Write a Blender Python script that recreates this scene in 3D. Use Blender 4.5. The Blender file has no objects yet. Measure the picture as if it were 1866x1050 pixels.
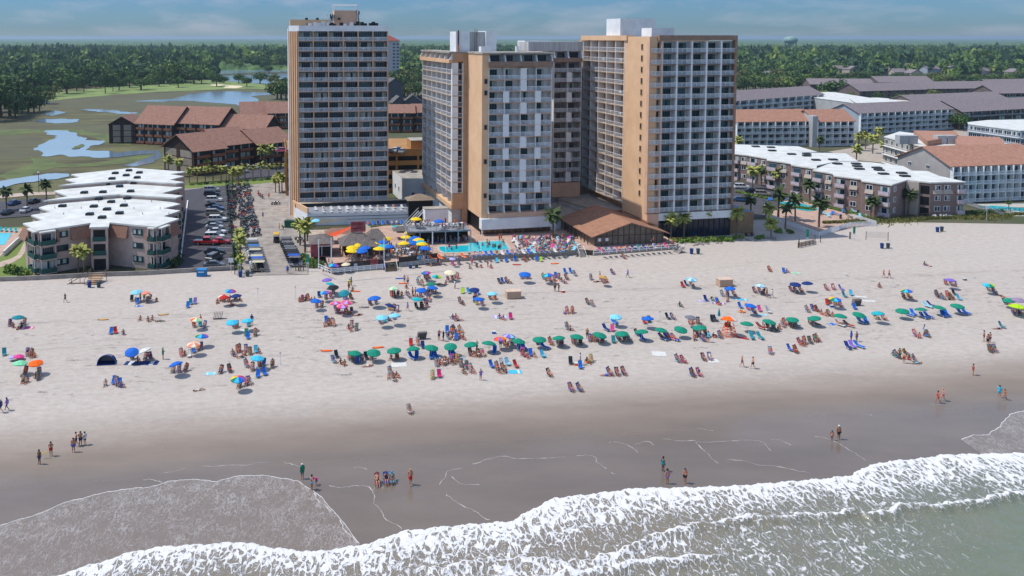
import bpy, bmesh, math, random
import numpy as np
from mathutils import Vector, Matrix, noise
rnd = random.Random(7)
SC = bpy.context.scene
COL = SC.collection
PI = math.pi
R = math.radians
# ------------------------------------------------------------ camera
CH, FPX, PPX, PPY, TH = 49.0, 1500.0, 740.0, 169.0, math.atan(100/1500)
cam = bpy.data.cameras.new('camera'); camo = bpy.data.objects.new('camera', cam); COL.objects.link(camo)
cam.sensor_width = 36; cam.lens = FPX/1866*36; cam.clip_end = 60000; cam.clip_start = 1
cam.shift_x = (933-PPX)/1866; cam.shift_y = -(525-PPY)/1866
camo.location = (0, 0, CH); camo.rotation_euler = (PI/2-TH, 0, 0)
SC.camera = camo
ct, st = math.cos(TH), math.sin(TH)
def G(px, py, z=0.0):
 """ground point seen at a pixel of the photograph, at height z"""
 a = (px-PPX)/FPX; b = -(py-PPY)/FPX
 ry = ct + b*st; rz = -st + b*ct
 t = (z-CH)/rz
 return (a*t, ry*t, z)
def HZ(px, py, pyb):
 """height seen at py above the ground point px,pyb"""
 x, y, _ = G(px, pyb)
 b = -(py-PPY)/FPX
 t = y/(ct+b*st)
 return CH + (-st+b*ct)*t
# ------------------------------------------------------------ materials
def lin(h):
 if isinstance(h, str):
  c = [int(h[i:i+2], 16)/255 for i in (0, 2, 4)]
  return tuple(v/12.92 if v <= .04045 else ((v+.055)/1.055)**2.4 for v in c)
 return tuple(h)
_M = {}
def mat(name, col, rough=.7, var=.12, scale=1.0, bump=0.0, metal=0.0, col2=None, spec=.3, stretch=(1, 1, 1), detail=4, coord='Object', trans=0.0, alpha=1.0):
 if name in _M: return _M[name]
 m = bpy.data.materials.new(name); m.use_nodes = True; _M[name] = m
 nt = m.node_tree; N = nt.nodes; L = nt.links; b = N['Principled BSDF']
 c = lin(col)
 b.inputs['Roughness'].default_value = rough; b.inputs['Metallic'].default_value = metal
 b.inputs['Specular IOR Level'].default_value = spec
 if alpha < 1: b.inputs['Alpha'].default_value = alpha
 c2 = lin(col2) if col2 else tuple(max(0, v*(1-var*2)) for v in c)
 tc = N.new('ShaderNodeTexCoord'); mp = N.new('ShaderNodeMapping'); mp.inputs['Scale'].default_value = tuple(scale*s for s in stretch)
 L.new(tc.outputs[coord], mp.inputs[0])
 no = N.new('ShaderNodeTexNoise'); no.inputs['Scale'].default_value = 1; no.inputs['Detail'].default_value = detail; no.inputs['Roughness'].default_value = .65
 L.new(mp.outputs[0], no.inputs['Vector'])
 rp = N.new('ShaderNodeValToRGB'); rp.color_ramp.elements[0].position = .32; rp.color_ramp.elements[1].position = .68
 c1 = tuple(min(1, v*(1+var*.5)) for v in c)
 rp.color_ramp.elements[0].color = (*c1, 1); rp.color_ramp.elements[1].color = (*c2, 1)
 L.new(no.outputs['Fac'], rp.inputs[0]); L.new(rp.outputs[0], b.inputs['Base Color'])
 if bump:
  bp = N.new('ShaderNodeBump'); bp.inputs['Strength'].default_value = min(1, bump); bp.inputs['Distance'].default_value = .1*max(1, bump)
  L.new(no.outputs['Fac'], bp.inputs['Height']); L.new(bp.outputs[0], b.inputs['Normal'])
 return m
# ------------------------------------------------------------ mesh builder
class MB:
 def __init__(s): s.v = []; s.f = []; s.m = []
 def face(s, pts, m=0):
  i = len(s.v); s.v += [tuple(p) for p in pts]; s.f.append(tuple(range(i, i+len(pts)))); s.m.append(m)
 def box(s, x0, y0, z0, x1, y1, z1, m=0, M=None):
  i = len(s.v)
  P = [(x0,y0,z0),(x1,y0,z0),(x1,y1,z0),(x0,y1,z0),(x0,y0,z1),(x1,y0,z1),(x1,y1,z1),(x0,y1,z1)]
  if M is not None: P = [tuple(M @ Vector(p)) for p in P]
  s.v += P
  for q in ((0,3,2,1),(4,5,6,7),(0,1,5,4),(1,2,6,5),(2,3,7,6),(3,0,4,7)):
   s.f.append(tuple(i+k for k in q)); s.m.append(m)
 def prism(s, pts, z0, z1, m=0, mt=None):
  n = len(pts); i = len(s.v)
  a = sum(pts[k][0]*pts[(k+1) % n][1]-pts[(k+1) % n][0]*pts[k][1] for k in range(n))
  if a < 0: pts = pts[::-1]
  s.v += [(p[0], p[1], z0) for p in pts]+[(p[0], p[1], z1) for p in pts]
  for k in range(n):
   j = (k+1) % n; s.f.append((i+k, i+j, i+n+j, i+n+k)); s.m.append(m)
  s.f.append(tuple(i+n+k for k in range(n))); s.m.append(m if mt is None else mt)
  s.f.append(tuple(i+k for k in range(n))[::-1]); s.m.append(m)
 def tube(s, p, q, r, n=6, m=0, r2=None, cap=True):
  p = Vector(p); q = Vector(q); d = q-p
  if d.length < 1e-6: return
  d.normalize(); a = d.orthogonal().normalized(); b = d.cross(a); r2 = r if r2 is None else r2
  i = len(s.v)
  for c, rr in ((p, r), (q, r2)):
   for k in range(n):
    t = 2*PI*k/n; s.v.append(tuple(c+a*(rr*math.cos(t))+b*(rr*math.sin(t))))
  for k in range(n):
   j = (k+1) % n; s.f.append((i+k, i+j, i+n+j, i+n+k)); s.m.append(m)
  if cap:
   s.f.append(tuple(i+k for k in range(n))[::-1]); s.m.append(m)
   s.f.append(tuple(i+n+k for k in range(n))); s.m.append(m)
 def path(s, pts, r, n=6, m=0):
  for a, b in zip(pts, pts[1:]): s.tube(a, b, r, n, m)
 def ball(s, c, r, m=0, n=8, k=5, sc=(1, 1, 1)):
  i = len(s.v)
  for j in range(k+1):
   ph = PI*j/k
   for t in range(n):
    a = 2*PI*t/n
    s.v.append((c[0]+r*sc[0]*math.sin(ph)*math.cos(a), c[1]+r*sc[1]*math.sin(ph)*math.sin(a), c[2]+r*sc[2]*math.cos(ph)))
  for j in range(k):
   for t in range(n):
    u = (t+1) % n
    s.f.append((i+j*n+t, i+(j+1)*n+t, i+(j+1)*n+u, i+j*n+u)); s.m.append(m)
 def lathe(s, prof, n=12, m=0, c=(0, 0), mats=None):
  i = len(s.v)
  for r, z in prof:
   for t in range(n):
    a = 2*PI*t/n; s.v.append((c[0]+r*math.cos(a), c[1]+r*math.sin(a), z))
  for j in range(len(prof)-1):
   for t in range(n):
    u = (t+1) % n; s.f.append((i+j*n+t, i+j*n+u, i+(j+1)*n+u, i+(j+1)*n+t)); s.m.append(mats[t] if mats else m)
 def mesh(s, name, mats, smooth=False):
  me = bpy.data.meshes.new(name); me.from_pydata(s.v, [], s.f)
  for x in (mats if isinstance(mats, (list, tuple)) else [mats]): me.materials.append(x)
  if any(s.m): me.polygons.foreach_set('material_index', s.m)
  if smooth: me.polygons.foreach_set('use_smooth', [True]*len(s.f))
  me.update(); return me
 def build(s, name, mats, parent=None, loc=(0, 0, 0), rz=0, smooth=False):
  return put(name, s.mesh(name, mats, smooth), parent, loc, rz)
def put(name, me, parent=None, loc=(0, 0, 0), rz=0, sc=None):
 o = bpy.data.objects.new(name, me); COL.objects.link(o); o.location = loc; o.rotation_euler = (0, 0, rz)
 if sc: o.scale = sc if isinstance(sc, tuple) else (sc,)*3
 if parent: o.parent = parent
 return o
ALL = []
def tag(o, label, cat, group=None, kind=None):
 o['label'] = label; o['category'] = cat
 if group: o['group'] = group
 if kind: o['kind'] = kind
 ALL.append(o); return o
def thing(name, label, cat, loc=(0, 0, 0), rz=0, group=None):
 o = bpy.data.objects.new(name, None); COL.objects.link(o); o.location = loc; o.rotation_euler = (0, 0, rz); o.empty_display_size = .3
 return tag(o, label, cat, group)
def struct(o, kind='structure', label=None):
 o['kind'] = kind
 if label: o['label'] = label
 return o
def ctree(o, loc, rz, label=None, parent=None, sc=None):
 """copy of a thing with its parts and sub-parts"""
 c = o.copy(); COL.objects.link(c)
 if parent is None:
  c.location = loc; c.rotation_euler = (o.rotation_euler[0], o.rotation_euler[1], rz)
  if sc: c.scale = (sc,)*3
  if label: c['label'] = label
  ALL.append(c)
 else: c.parent = parent
 for ch in KIDS.get(o.name, ()): ctree(ch, None, None, None, c)
 return c
KIDS = {}
def know(o):
 KIDS[o.name] = [c for c in COL.objects if c.parent == o]
 for c in KIDS[o.name]: know(c)
USED = set()
def inst(proto, loc, rz, label=None, sc=None, slots=None):
 """first use moves the prototype itself, later uses copy it"""
 if proto.name not in USED:
  USED.add(proto.name)
  if proto.name not in KIDS: know(proto)
  proto.location = loc; proto.rotation_euler = (0, 0, rz)
  if sc: proto.scale = (sc,)*3
  if label: proto['label'] = label
  if proto not in ALL: ALL.append(proto)
  return proto
 return ctree(proto, loc, rz, label, sc=sc)
def newobj(name, v, f, mats, mi=None, smooth=False, parent=None):
 me = bpy.data.meshes.new(name)
 v = np.asarray(v, dtype=np.float32); f = np.asarray(f, dtype=np.int32)
 k = f.shape[1]
 me.vertices.add(len(v)); me.vertices.foreach_set('co', v.ravel())
 me.loops.add(f.size); me.loops.foreach_set('vertex_index', f.ravel())
 me.polygons.add(len(f)); me.polygons.foreach_set('loop_start', np.arange(len(f), dtype=np.int32)*k)
 try: me.polygons.foreach_set('loop_total', np.full(len(f), k, dtype=np.int32))
 except Exception: pass
 for x in (mats if isinstance(mats, (list, tuple)) else [mats]): me.materials.append(x)
 if mi is not None: me.polygons.foreach_set('material_index', np.asarray(mi, dtype=np.int32))
 if smooth: me.polygons.foreach_set('use_smooth', np.ones(len(f), dtype=bool))
 me.update(calc_edges=True)
 o = bpy.data.objects.new(name, me); COL.objects.link(o)
 if parent: o.parent = parent
 return o
def smooth_poly(P, n=5, closed=True):
 out = []; k = len(P)
 rng = range(k) if closed else range(k-1)
 for i in rng:
  if closed: a, b, c, d = P[i-1], P[i], P[(i+1) % k], P[(i+2) % k]
  else: a, b, c, d = P[max(0, i-1)], P[i], P[i+1], P[min(k-1, i+2)]
  for j in range(n):
   t = j/n
   out.append(tuple(.5*((2*b[q])+(-a[q]+c[q])*t+(2*a[q]-5*b[q]+4*c[q]-d[q])*t*t+(-a[q]+3*b[q]-3*c[q]+d[q])*t**3) for q in (0, 1)))
 if not closed: out.append(tuple(P[-1][:2]))
 return out
def sheet(name, px, z, m, smooth=0, world=False):
 pts = px if world else [G(*p, z)[:2] for p in px]
 if smooth:
  far = pts[0][1] > 250; pts = smooth_poly(pts, smooth*(4 if far else 1))
  if far: pts = [(a+3.5*noise.noise(Vector((a*.07, c*.04, z*40)))+1.5*noise.noise(Vector((a*.3, c*.2, 5))), c+9*noise.noise(Vector((a*.06, c*.04, z*40+9)))+3*noise.noise(Vector((a*.25, c*.15, 2)))) for a, c in pts]
 b = MB(); n = len(pts)
 a = sum(pts[k][0]*pts[(k+1) % n][1]-pts[(k+1) % n][0]*pts[k][1] for k in range(n))
 if a < 0: pts = pts[::-1]
 b.face([(p[0], p[1], z) for p in pts])
 return struct(b.build(name, m))
class Frame:
 def __init__(s, x, y, ang): s.x, s.y, s.a = x, y, R(ang); s.c, s.s = math.cos(s.a), math.sin(s.a)
 def __call__(s, u, v, z=None):
  p = (s.x+u*s.c-v*s.s, s.y+u*s.s+v*s.c)
  return p if z is None else (*p, z)
# ------------------------------------------------------------ world, sun
SUN_EL, SUN_AZ = R(60), R(-88)      # azimuth measured from +Y towards +X: the sun stands to the left
sd = Vector((math.sin(SUN_AZ)*math.cos(SUN_EL), math.cos(SUN_AZ)*math.cos(SUN_EL), math.sin(SUN_EL)))
sl = bpy.data.lights.new('sun', 'SUN'); sl.energy = 3.1; sl.angle = R(.5); sl.color = (1, .95, .88)
so = bpy.data.objects.new('sun', sl); COL.objects.link(so); so.rotation_euler = sd.to_track_quat('Z', 'Y').to_euler()
w = bpy.data.worlds.new('World'); SC.world = w; w.use_nodes = True
nt = w.node_tree; N = nt.nodes; L = nt.links
bg = N['Background']
sky = N.new('ShaderNodeTexSky'); sky.sky_type = 'NISHITA'; sky.sun_disc = False; sky.sun_elevation = SUN_EL; sky.sun_rotation = SUN_AZ
sky.altitude = 30; sky.air_density = 1.0; sky.dust_density = .6; sky.ozone_density = 2
tc = N.new('ShaderNodeTexCoord'); sx = N.new('ShaderNodeSeparateXYZ'); L.new(tc.outputs['Generated'], sx.inputs[0])
rp = N.new('ShaderNodeValToRGB'); L.new(sx.outputs['Z'], rp.inputs[0])
cr = rp.color_ramp; cr.elements[0].position = 0; cr.elements[0].color = (.29, .38, .49, 1)
cr.elements[1].position = .16; cr.elements[1].color = (1, 1, 1, 1)
e = cr.elements.new(.012); e.color = (.20, .33, .52, 1)
e = cr.elements.new(.06); e.color = (.15, .29, .52, 1)
mx = N.new('ShaderNodeMix'); mx.data_type = 'RGBA'; mx.blend_type = 'MULTIPLY'; mx.inputs['Factor'].default_value = 1
L.new(sky.outputs[0], mx.inputs['A']); L.new(rp.outputs[0], mx.inputs['B'])
mp = N.new('ShaderNodeMapping'); mp.inputs['Scale'].default_value = (6, 6, 24); mp.inputs['Location'].default_value = (1.3, .2, 0); L.new(tc.outputs['Generated'], mp.inputs[0])
cn = N.new('ShaderNodeTexNoise'); cn.inputs['Scale'].default_value = 1.6; cn.inputs['Detail'].default_value = 7; cn.inputs['Roughness'].default_value = .55; L.new(mp.outputs[0], cn.inputs['Vector'])
cr2 = N.new('ShaderNodeValToRGB'); cr2.color_ramp.elements[0].position = .47; cr2.color_ramp.elements[1].position = .72; L.new(cn.outputs['Fac'], cr2.inputs[0])
cm = N.new('ShaderNodeMath'); cm.operation = 'MULTIPLY'; cm.inputs[1].default_value = .45; L.new(cr2.outputs[0], cm.inputs[0])
mc = N.new('ShaderNodeMix'); mc.data_type = 'RGBA'; L.new(cm.outputs[0], mc.inputs['Factor']); L.new(mx.outputs['Result'], mc.inputs['A']); mc.inputs['B'].default_value = (2.7, 2.75, 3.3, 1)
L.new(mc.outputs['Result'], bg.inputs[0]); bg.inputs[1].default_value = .15
SC.view_settings.view_transform = 'Standard'; SC.view_settings.look = 'None'; SC.view_settings.exposure = .42
SC.cycles.max_bounces = 6; SC.cycles.transparent_max_bounces = 12; SC.cycles.volume_bounces = 0
SC.cycles.use_denoising = True
# ------------------------------------------------------------ haze
HAZE = .00008
if HAZE:
 b = MB(); b.box(-30000, -300, -1.5, 44000, 43000, 75)
 hm = bpy.data.materials.new('haze_air'); hm.use_nodes = True; nt = hm.node_tree; nt.nodes.remove(nt.nodes['Principled BSDF'])
 pv = nt.nodes.new('ShaderNodeVolumePrincipled'); pv.inputs['Color'].default_value = (.5, .66, .8, 1); pv.inputs['Density'].default_value = HAZE; pv.inputs['Anisotropy'].default_value = .2
 nt.links.new(pv.outputs[0], nt.nodes['Material Output'].inputs['Volume'])
 struct(b.build('haze', hm), 'stuff')
# ------------------------------------------------------------ ground sheets
Y0, X1 = 20, 56000
ground_m = mat('scrub_ground', '39402a', .95, .35, .02, 0, col2='4a4630')
b = MB(); b.face([(-X1, 120, -.05), (X1, 120, -.05), (X1, 58000, -.05), (-X1, 58000, -.05)]); struct(b.build('ground', ground_m))
def sand_material():
 m = bpy.data.materials.new('beach_sand'); m.use_nodes = True; nt = m.node_tree; N = nt.nodes; L = nt.links; B = N['Principled BSDF']
 def mth(op, a, b=None, clamp=False):
  n = N.new('ShaderNodeMath'); n.operation = op; n.use_clamp = clamp
  for i, x in enumerate((a, b)):
   if x is None: continue
   if hasattr(x, 'links'): L.new(x, n.inputs[i])
   else: n.inputs[i].default_value = x
  return n.outputs[0]
 def nz(scale, det=5, rough=.6, stretch=(1, 1, 1), off=(0, 0, 0)):
  mp = N.new('ShaderNodeMapping'); mp.inputs['Scale'].default_value = stretch; mp.inputs['Location'].default_value = off; mp.inputs['Rotation'].default_value = (0, 0, R(-9)); L.new(tc.outputs['Object'], mp.inputs[0])
  n = N.new('ShaderNodeTexNoise'); n.inputs['Scale'].default_value = scale; n.inputs['Detail'].default_value = det; n.inputs['Roughness'].default_value = rough; L.new(mp.outputs[0], n.inputs['Vector']); return n.outputs['Fac']
 def mr(x, a, b, c=0, d=1):
  n = N.new('ShaderNodeMapRange'); n.interpolation_type = 'SMOOTHSTEP'; L.new(x, n.inputs[0])
  for i, q in enumerate((a, b, c, d)): n.inputs[i+1].default_value = q
  return n.outputs[0]
 def mix(f, a, b):
  n = N.new('ShaderNodeMix'); n.data_type = 'RGBA'
  if hasattr(f, 'links'): L.new(f, n.inputs['Factor'])
  else: n.inputs['Factor'].default_value = f
  for k, x in (('A', a), ('B', b)):
   if hasattr(x, 'links'): L.new(x, n.inputs[k])
   else: n.inputs[k].default_value = (*lin(x), 1)
  return n.outputs['Result']
 tc = N.new('ShaderNodeTexCoord'); sp = N.new('ShaderNodeSeparateXYZ'); L.new(tc.outputs['Object'], sp.inputs[0])
 t = mth('SUBTRACT', sp.outputs['Y'], mth('MULTIPLY', sp.outputs['X'], .17))
 big = nz(.05, 4, .6, (.35, 1, 1)); t = mth('ADD', t, mth('MULTIPLY', mth('SUBTRACT', big, .5), 9))
 t = mth('ADD', t, mth('MULTIPLY', mth('SUBTRACT', nz(.5, 5, .7, (.4, 1, 1)), .5), 4))
 wet = mr(t, 114, 99); wetter = mr(t, 104, 90)
 dark = mr(t, 104, 100)
 fine = nz(9, 3, .8); mid = nz(1.2, 6, .75, (.6, 1, 1)); soft = nz(.12, 5, .6, (.4, 1, 1))
 dry = mix(mr(mid, .3, .7), 'bbb2a9', 'a59c94'); dry = mix(mth('MULTIPLY', mr(soft, .35, .7), .5), dry, 'aea69d')
 dry = mix(mth('MULTIPLY', mr(fine, .52, .75), .35), dry, '8f867f')
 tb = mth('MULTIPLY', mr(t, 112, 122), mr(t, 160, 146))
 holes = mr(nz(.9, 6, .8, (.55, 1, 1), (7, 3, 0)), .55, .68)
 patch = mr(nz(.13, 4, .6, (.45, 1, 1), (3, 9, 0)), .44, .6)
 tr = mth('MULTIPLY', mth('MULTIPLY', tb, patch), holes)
 dry = mix(mth('MULTIPLY', tr, .9), dry, '7d756e')  # shade in the trampled hollows painted darker into the dry sand
 ln = mr(mth('ABSOLUTE', mth('SUBTRACT', t, 149.5)), 1.6, .2)
 dry = mix(mth('MULTIPLY', mth('MULTIPLY', ln, mr(nz(.6, 5, .7, (.3, 2, 1)), .45, .6)), .35), dry, '6f675f')
 for tt, k in ((138.5, .8), (140.6, .8), (129, .5), (163, .5), (165, .5)):
  l2 = mr(mth('ABSOLUTE', mth('SUBTRACT', mth('ADD', t, mth('MULTIPLY', big, 3)), tt)), .38, .1); dry = mix(mth('MULTIPLY', mth('MULTIPLY', l2, mr(nz(.25, 4, .7, (.3, 2, 1), (tt, 0, 0)), .4, .55)), k*.4), dry, '857b72')
 w1 = mix(mth('MULTIPLY', mr(nz(.3, 6, .65, (.25, 1, 1)), .3, .75), .6), '877b70', '746a60')
 w2 = mix(mr(soft, .3, .7), '70655b', '61574e')
 c = mix(wet, dry, w1); c = mix(mth('MULTIPLY', wetter, .8), c, w2)
 L.new(c, B.inputs['Base Color'])
 ro = mth('SUBTRACT', .95, mth('MULTIPLY', wetter, .72)); ro = mth('SUBTRACT', ro, mth('MULTIPLY', wet, .1))
 L.new(ro, B.inputs['Roughness']); L.new(mth('ADD', .1, mth('MULTIPLY', wetter, .3)), B.inputs['Specular IOR Level'])
 bp = N.new('ShaderNodeBump'); bp.inputs['Distance'].default_value = .16
 dryf = mth('SUBTRACT', 1, wet)
 h = mth('ADD', mth('MULTIPLY', mid, mth('ADD', .25, mth('MULTIPLY', tb, 1.0))), mth('MULTIPLY', nz(3.2, 5, .8), .45))
 h = mth('SUBTRACT', h, mth('MULTIPLY', tr, .9))
 L.new(mth('MULTIPLY', h, mth('ADD', .03, dryf)), bp.inputs['Height']); bp.inputs['Strength'].default_value = .75
 L.new(bp.outputs[0], B.inputs['Normal'])
 return m
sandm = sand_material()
sand_px = [(-900, 560), (-150, 512), (0, 506), (330, 497), (470, 480), (620, 470), (760, 465), (1050, 452), (1200, 440), (1330, 415), (1420, 375), (1480, 380), (1600, 398), (1760, 398), (1866, 390), (2300, 372)]
pts = [G(*p)[:2] for p in sand_px]
pts = [(-260, 20), ]+[(p[0], p[1]) for p in pts]+[(400, 20)]
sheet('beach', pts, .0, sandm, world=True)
asphalt = mat('asphalt', '4b4a50', .9, .15, .6, .3)
oldroad = mat('sandy_road', '9d958c', .95, .16, .35, .3, col2='7c756f')
grassm = mat('lawn_grass', '5a7035', .95, .3, .3, .5, col2='6e7a3c')
fairway = mat('fairway_grass', '7c8a50', .95, .25, .03, 0, col2='5c6f3c')
marsh = mat('marsh_grass', '62623f', .95, .3, .06, 0, col2='403a2a', detail=8, stretch=(.5, 1, 1))
mud = mat('marsh_mud', '4a4535', .9, .3, .08, 0, col2='5a5c3e', detail=8, stretch=(.4, 1, 1))
brightmarsh = mat('marsh_edge_grass', '5f693c', .95, .3, .1, 0, col2='4a5232', detail=8)
def water_mat(name, col, rough=.08, bump=.05, scale=.6):
 m = mat(name, col, rough, .1, .02, 0, spec=.5); nt = m.node_tree; N = nt.nodes; L = nt.links
 n = N.new('ShaderNodeTexNoise'); n.inputs['Scale'].default_value = scale; n.inputs['Detail'].default_value = 4
 tc = N.new('ShaderNodeTexCoord'); L.new(tc.outputs['Object'], n.inputs['Vector'])
 bp = N.new('ShaderNodeBump'); bp.inputs['Strength'].default_value = bump; L.new(n.outputs['Fac'], bp.inputs['Height']); L.new(bp.outputs[0], N['Principled BSDF'].inputs['Normal']); return m
pondm = water_mat('marsh_water', '6d8294', .12, .1)
poolm = water_mat('pool_water', '1fb7c4', .1, .25, 2.2)
sheet('marsh_ground', [(-500, 420), (340, 352), (620, 330), (620, 150), (300, 152), (-500, 172)], .03, marsh)
sheet('golf_fairway', [(60, 176), (110, 168), (240, 155), (330, 148), (420, 146), (540, 150), (540, 163), (440, 162), (330, 166), (230, 171), (150, 178), (80, 183)], .12, fairway, 4)
sheet('mud_flat', [(90, 182), (250, 172), (420, 165), (540, 168), (540, 205), (430, 212), (330, 200), (220, 206), (100, 196)], .08, mud, 4)
sheet('mud_flat', [(-20, 235), (60, 222), (160, 226), (230, 238), (200, 268), (130, 236), (60, 240), (-20, 247)], .08, mud, 4)
sheet('mud_flat', [(-20, 252), (60, 247), (90, 268), (60, 288), (-20, 285)], .08, mud, 4)
sheet('marsh_edge', [(0, 238), (90, 236), (180, 240), (235, 262), (200, 262), (150, 243), (80, 240), (0, 247)], .11, brightmarsh, 4)
sheet('marsh_edge', [(60, 285), (110, 296), (200, 292), (282, 280), (282, 292), (200, 300), (90, 305), (30, 330), (0, 340), (0, 322), (50, 300)], .11, brightmarsh, 3)
ponds = [
 [(75, 240), (120, 239), (152, 248), (165, 254), (198, 257), (190, 262), (165, 266), (158, 272), (200, 277), (200, 286), (130, 286), (110, 281), (85, 284), (66, 276), (74, 264), (96, 254), (92, 245)],
 [(200, 277), (282, 277), (290, 292), (230, 302), (280, 282), (200, 286)],
 [(245, 184), (310, 180), (350, 171), (400, 167), (440, 167), (497, 169), (490, 172), (455, 176), (470, 180), (460, 193), (448, 196), (430, 190), (390, 187), (340, 184), (290, 186)],
 [(80, 217), (110, 216), (150, 216), (140, 222), (95, 225)],
 [(85, 207), (100, 202), (125, 203), (110, 207), (90, 211)],
 [(150, 200), (200, 202), (246, 206), (230, 208), (170, 204)],
 [(380, 140), (440, 137), (540, 135), (540, 154), (470, 152), (420, 148), (385, 145)],
 [(390, 128), (450, 124), (540, 121), (540, 130), (470, 132), (400, 135)],
 [(-40, 336), (0, 330), (60, 320), (110, 313), (130, 318), (60, 330), (0, 342), (-40, 350)],
 [(60, 184), (75, 182), (88, 188), (70, 190)],
]
for i, p in enumerate(ponds): sheet('marsh_pond', p, .15+.012*i, pondm, 4)
sheet('marsh_islet', [(137, 266), (147, 263), (153, 266), (147, 270), (138, 270)], .3, brightmarsh, 3)
sandtrap = mat('bunker_sand', 'd8c9a8', .95, .1, .3)
for p in ([(410, 157), (425, 156), (440, 158), (425, 161), (412, 160)], [(382, 155), (400, 154), (410, 155), (395, 157)], [(95, 160), (110, 158), (108, 162)]):
 sheet('sand_bunker', p, .2, sandtrap, 3)
town = mat('town_ground', '55523f', .95, .3, .05, 0, col2='3f4a2c')
sheet('town_ground', [(700, 360), (1340, 400), (2600, 420), (2600, 140), (1340, 130), (700, 150)], .03, town)
sheet('street', [(150, 352), (340, 343), (530, 327), (1340, 318), (1340, 330), (530, 336), (440, 345), (300, 352), (150, 361)], .06, oldroad)
sheet('access_road', [(443, 336), (532, 326), (540, 400), (560, 430), (562, 500), (432, 502), (418, 420)], .09, oldroad)
sheet('parking_lot', [(331, 347), (412, 338), (431, 492), (322, 497), (320, 430)], .12, asphalt)
sheet('parking_lot', [(-60, 372), (90, 360), (78, 392), (-60, 402)], .12, asphalt)
sheet('parking_lot', [(430, 305), (524, 296), (524, 322), (430, 330)], .12, asphalt)
sheet('parking_lot', [(1330, 330), (1420, 338), (1440, 355), (1400, 395), (1330, 400)], .12, asphalt)
sheet('lawn', [(155, 352), (290, 346), (445, 338), (520, 330), (520, 326), (440, 331), (300, 340), (155, 345)], .10, grassm)
sheet('lawn', [(-80, 420), (62, 412), (66, 505), (-80, 510)], .10, grassm)
pav = mat('pavement', 'b3a596', .9, .12, .5, .2, col2='9c8878')
sheet('pavement', [(-60, 360), (60, 350), (150, 349), (150, 353), (60, 356), (-60, 367)], .15, pav)
sheet('path', [(0, 478), (30, 466), (45, 440), (50, 445), (38, 470), (0, 487)], .14, pav, 3)
sheet('courtyard', [(545, 420), (1010, 405), (1050, 450), (1000, 460), (545, 470)], .07, pav)
sheet('courtyard', [(1160, 405), (1360, 395), (1330, 420), (1220, 440), (1190, 430)], .07, pav)
sheet('street', [(1500, 278), (1600, 262), (1640, 270), (1640, 300), (1560, 292)], .07, mat('pale_street', 'a89d90', .9, .12, .3))
sheet('street', [(1735, 225), (1780, 222), (1775, 262), (1740, 262)], .07, mat('pale_street', 'a89d90'))
white_line = mat('road_paint', 'c8c8c4', .8, .1, 2)
b = MB()
for k in range(15):
 y = 349+k*10.2
 if y > 486: break
 p = G(386+k*1.1, y, .14); b.box(p[0], p[1]-.06, .14, p[0]+6.2, p[1]+.06, .145)
struct(b.build('bay_markings', white_line))
# ------------------------------------------------------------ the sea
edge_px = [(-260, 1130), (0, 1075), (100, 1050), (150, 1033), (180, 1025), (240, 1005), (300, 995), (360, 992), (440, 987), (500, 998), (570, 1005), (625, 998), (680, 988), (700, 980), (730, 968), (800, 960), (880, 953), (930, 950), (975, 925), (1010, 907), (1050, 903), (1100, 897), (1160, 889), (1250, 888), (1340, 885), (1400, 880), (1500, 872), (1550, 866), (1562, 859), (1580, 849), (1620, 840), (1680, 835), (1720, 828), (1866, 825), (2100, 812), (2500, 800)]
def curve_y(px, z=.05):
 P = [G(a, b, z)[:2] for a, b in px]; P.sort()
 xs = np.array([p[0] for p in P]); ys = np.array([p[1] for p in P]); return lambda X: np.interp(X, xs, ys)
eY = curve_y(edge_px)
c2px = [(-300, 1190), (300, 1048), (420, 1062), (600, 1060), (820, 1038), (900, 1026), (1080, 1030), (1220, 972), (1290, 960), (1345, 950), (1440, 946), (1500, 943), (1560, 937), (1580, 943), (1660, 925), (1740, 925), (1866, 900), (2500, 860)]
c3px = [(-300, 1250), (560, 1075), (1000, 1060), (1180, 1030), (1240, 1022), (1320, 1024), (1380, 1050), (1500, 1085), (2300, 1085)]
c2Y = curve_y(c2px); c3Y = curve_y(c3px)
rs = np.random.RandomState(3)
def wob(X, amps):
 r = np.zeros_like(X)
 for a, f, p in amps: r += a*np.sin(X*f+p)
 return r
NX, NY = 1500, 330
X = np.linspace(-75, 135, NX)
E = eY(X)+wob(X, [(.10, 2.1, 1), (.07, 4.7, 2), (.05, 9.1, .3), (.03, 17.3, 4), (.02, 31, 1)])
C2 = c2Y(X)+wob(X, [(.2, 1.1, 1), (.15, 2.3, 3), (.1, 4.9, 0)]); C3 = c3Y(X)+wob(X, [(.2, .9, 1), (.15, 2.1, 2)])
T = (np.linspace(0, 1, NY)**1.25)*52
XX = np.repeat(X[:, None], NY, 1); YY = E[:, None]-T[None, :]; D = np.repeat(T[None, :], NX, 0)
D2 = YY-C2[:, None]; D3 = YY-C3[:, None]
def ss(x, a, b): t = np.clip((x-a)/(b-a), 0, 1); return t*t*(3-2*t)
m2 = ss(XX, -8, 6)*(1-.6*ss(XX, 62, 76)); m3 = ss(XX, -30, -12)*(1-ss(XX, 27, 33))
Z = .03+.13*ss(D, 0, .35)+.05*ss(D, 0, 3)
Z += m2*.42*np.exp(-((D2+.35)/.75)**2)*ss(D, 0, 1.5)+m3*.5*np.exp(-((D3+.3)/.8)**2)
Z += .05*np.sin(XX*.55+YY*.9+1)*np.sin(YY*.7-XX*.2)*ss(D, 2, 7)+.02*np.sin(XX*1.7+YY*2.3)*ss(D, 1, 4)
Z += (.05*ss(D, 0, .5)*(1-ss(D, 6, 10)))*(np.sin(XX*3.1+YY*1.7)*np.sin(YY*4.3-XX*1.9))*.5
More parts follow.
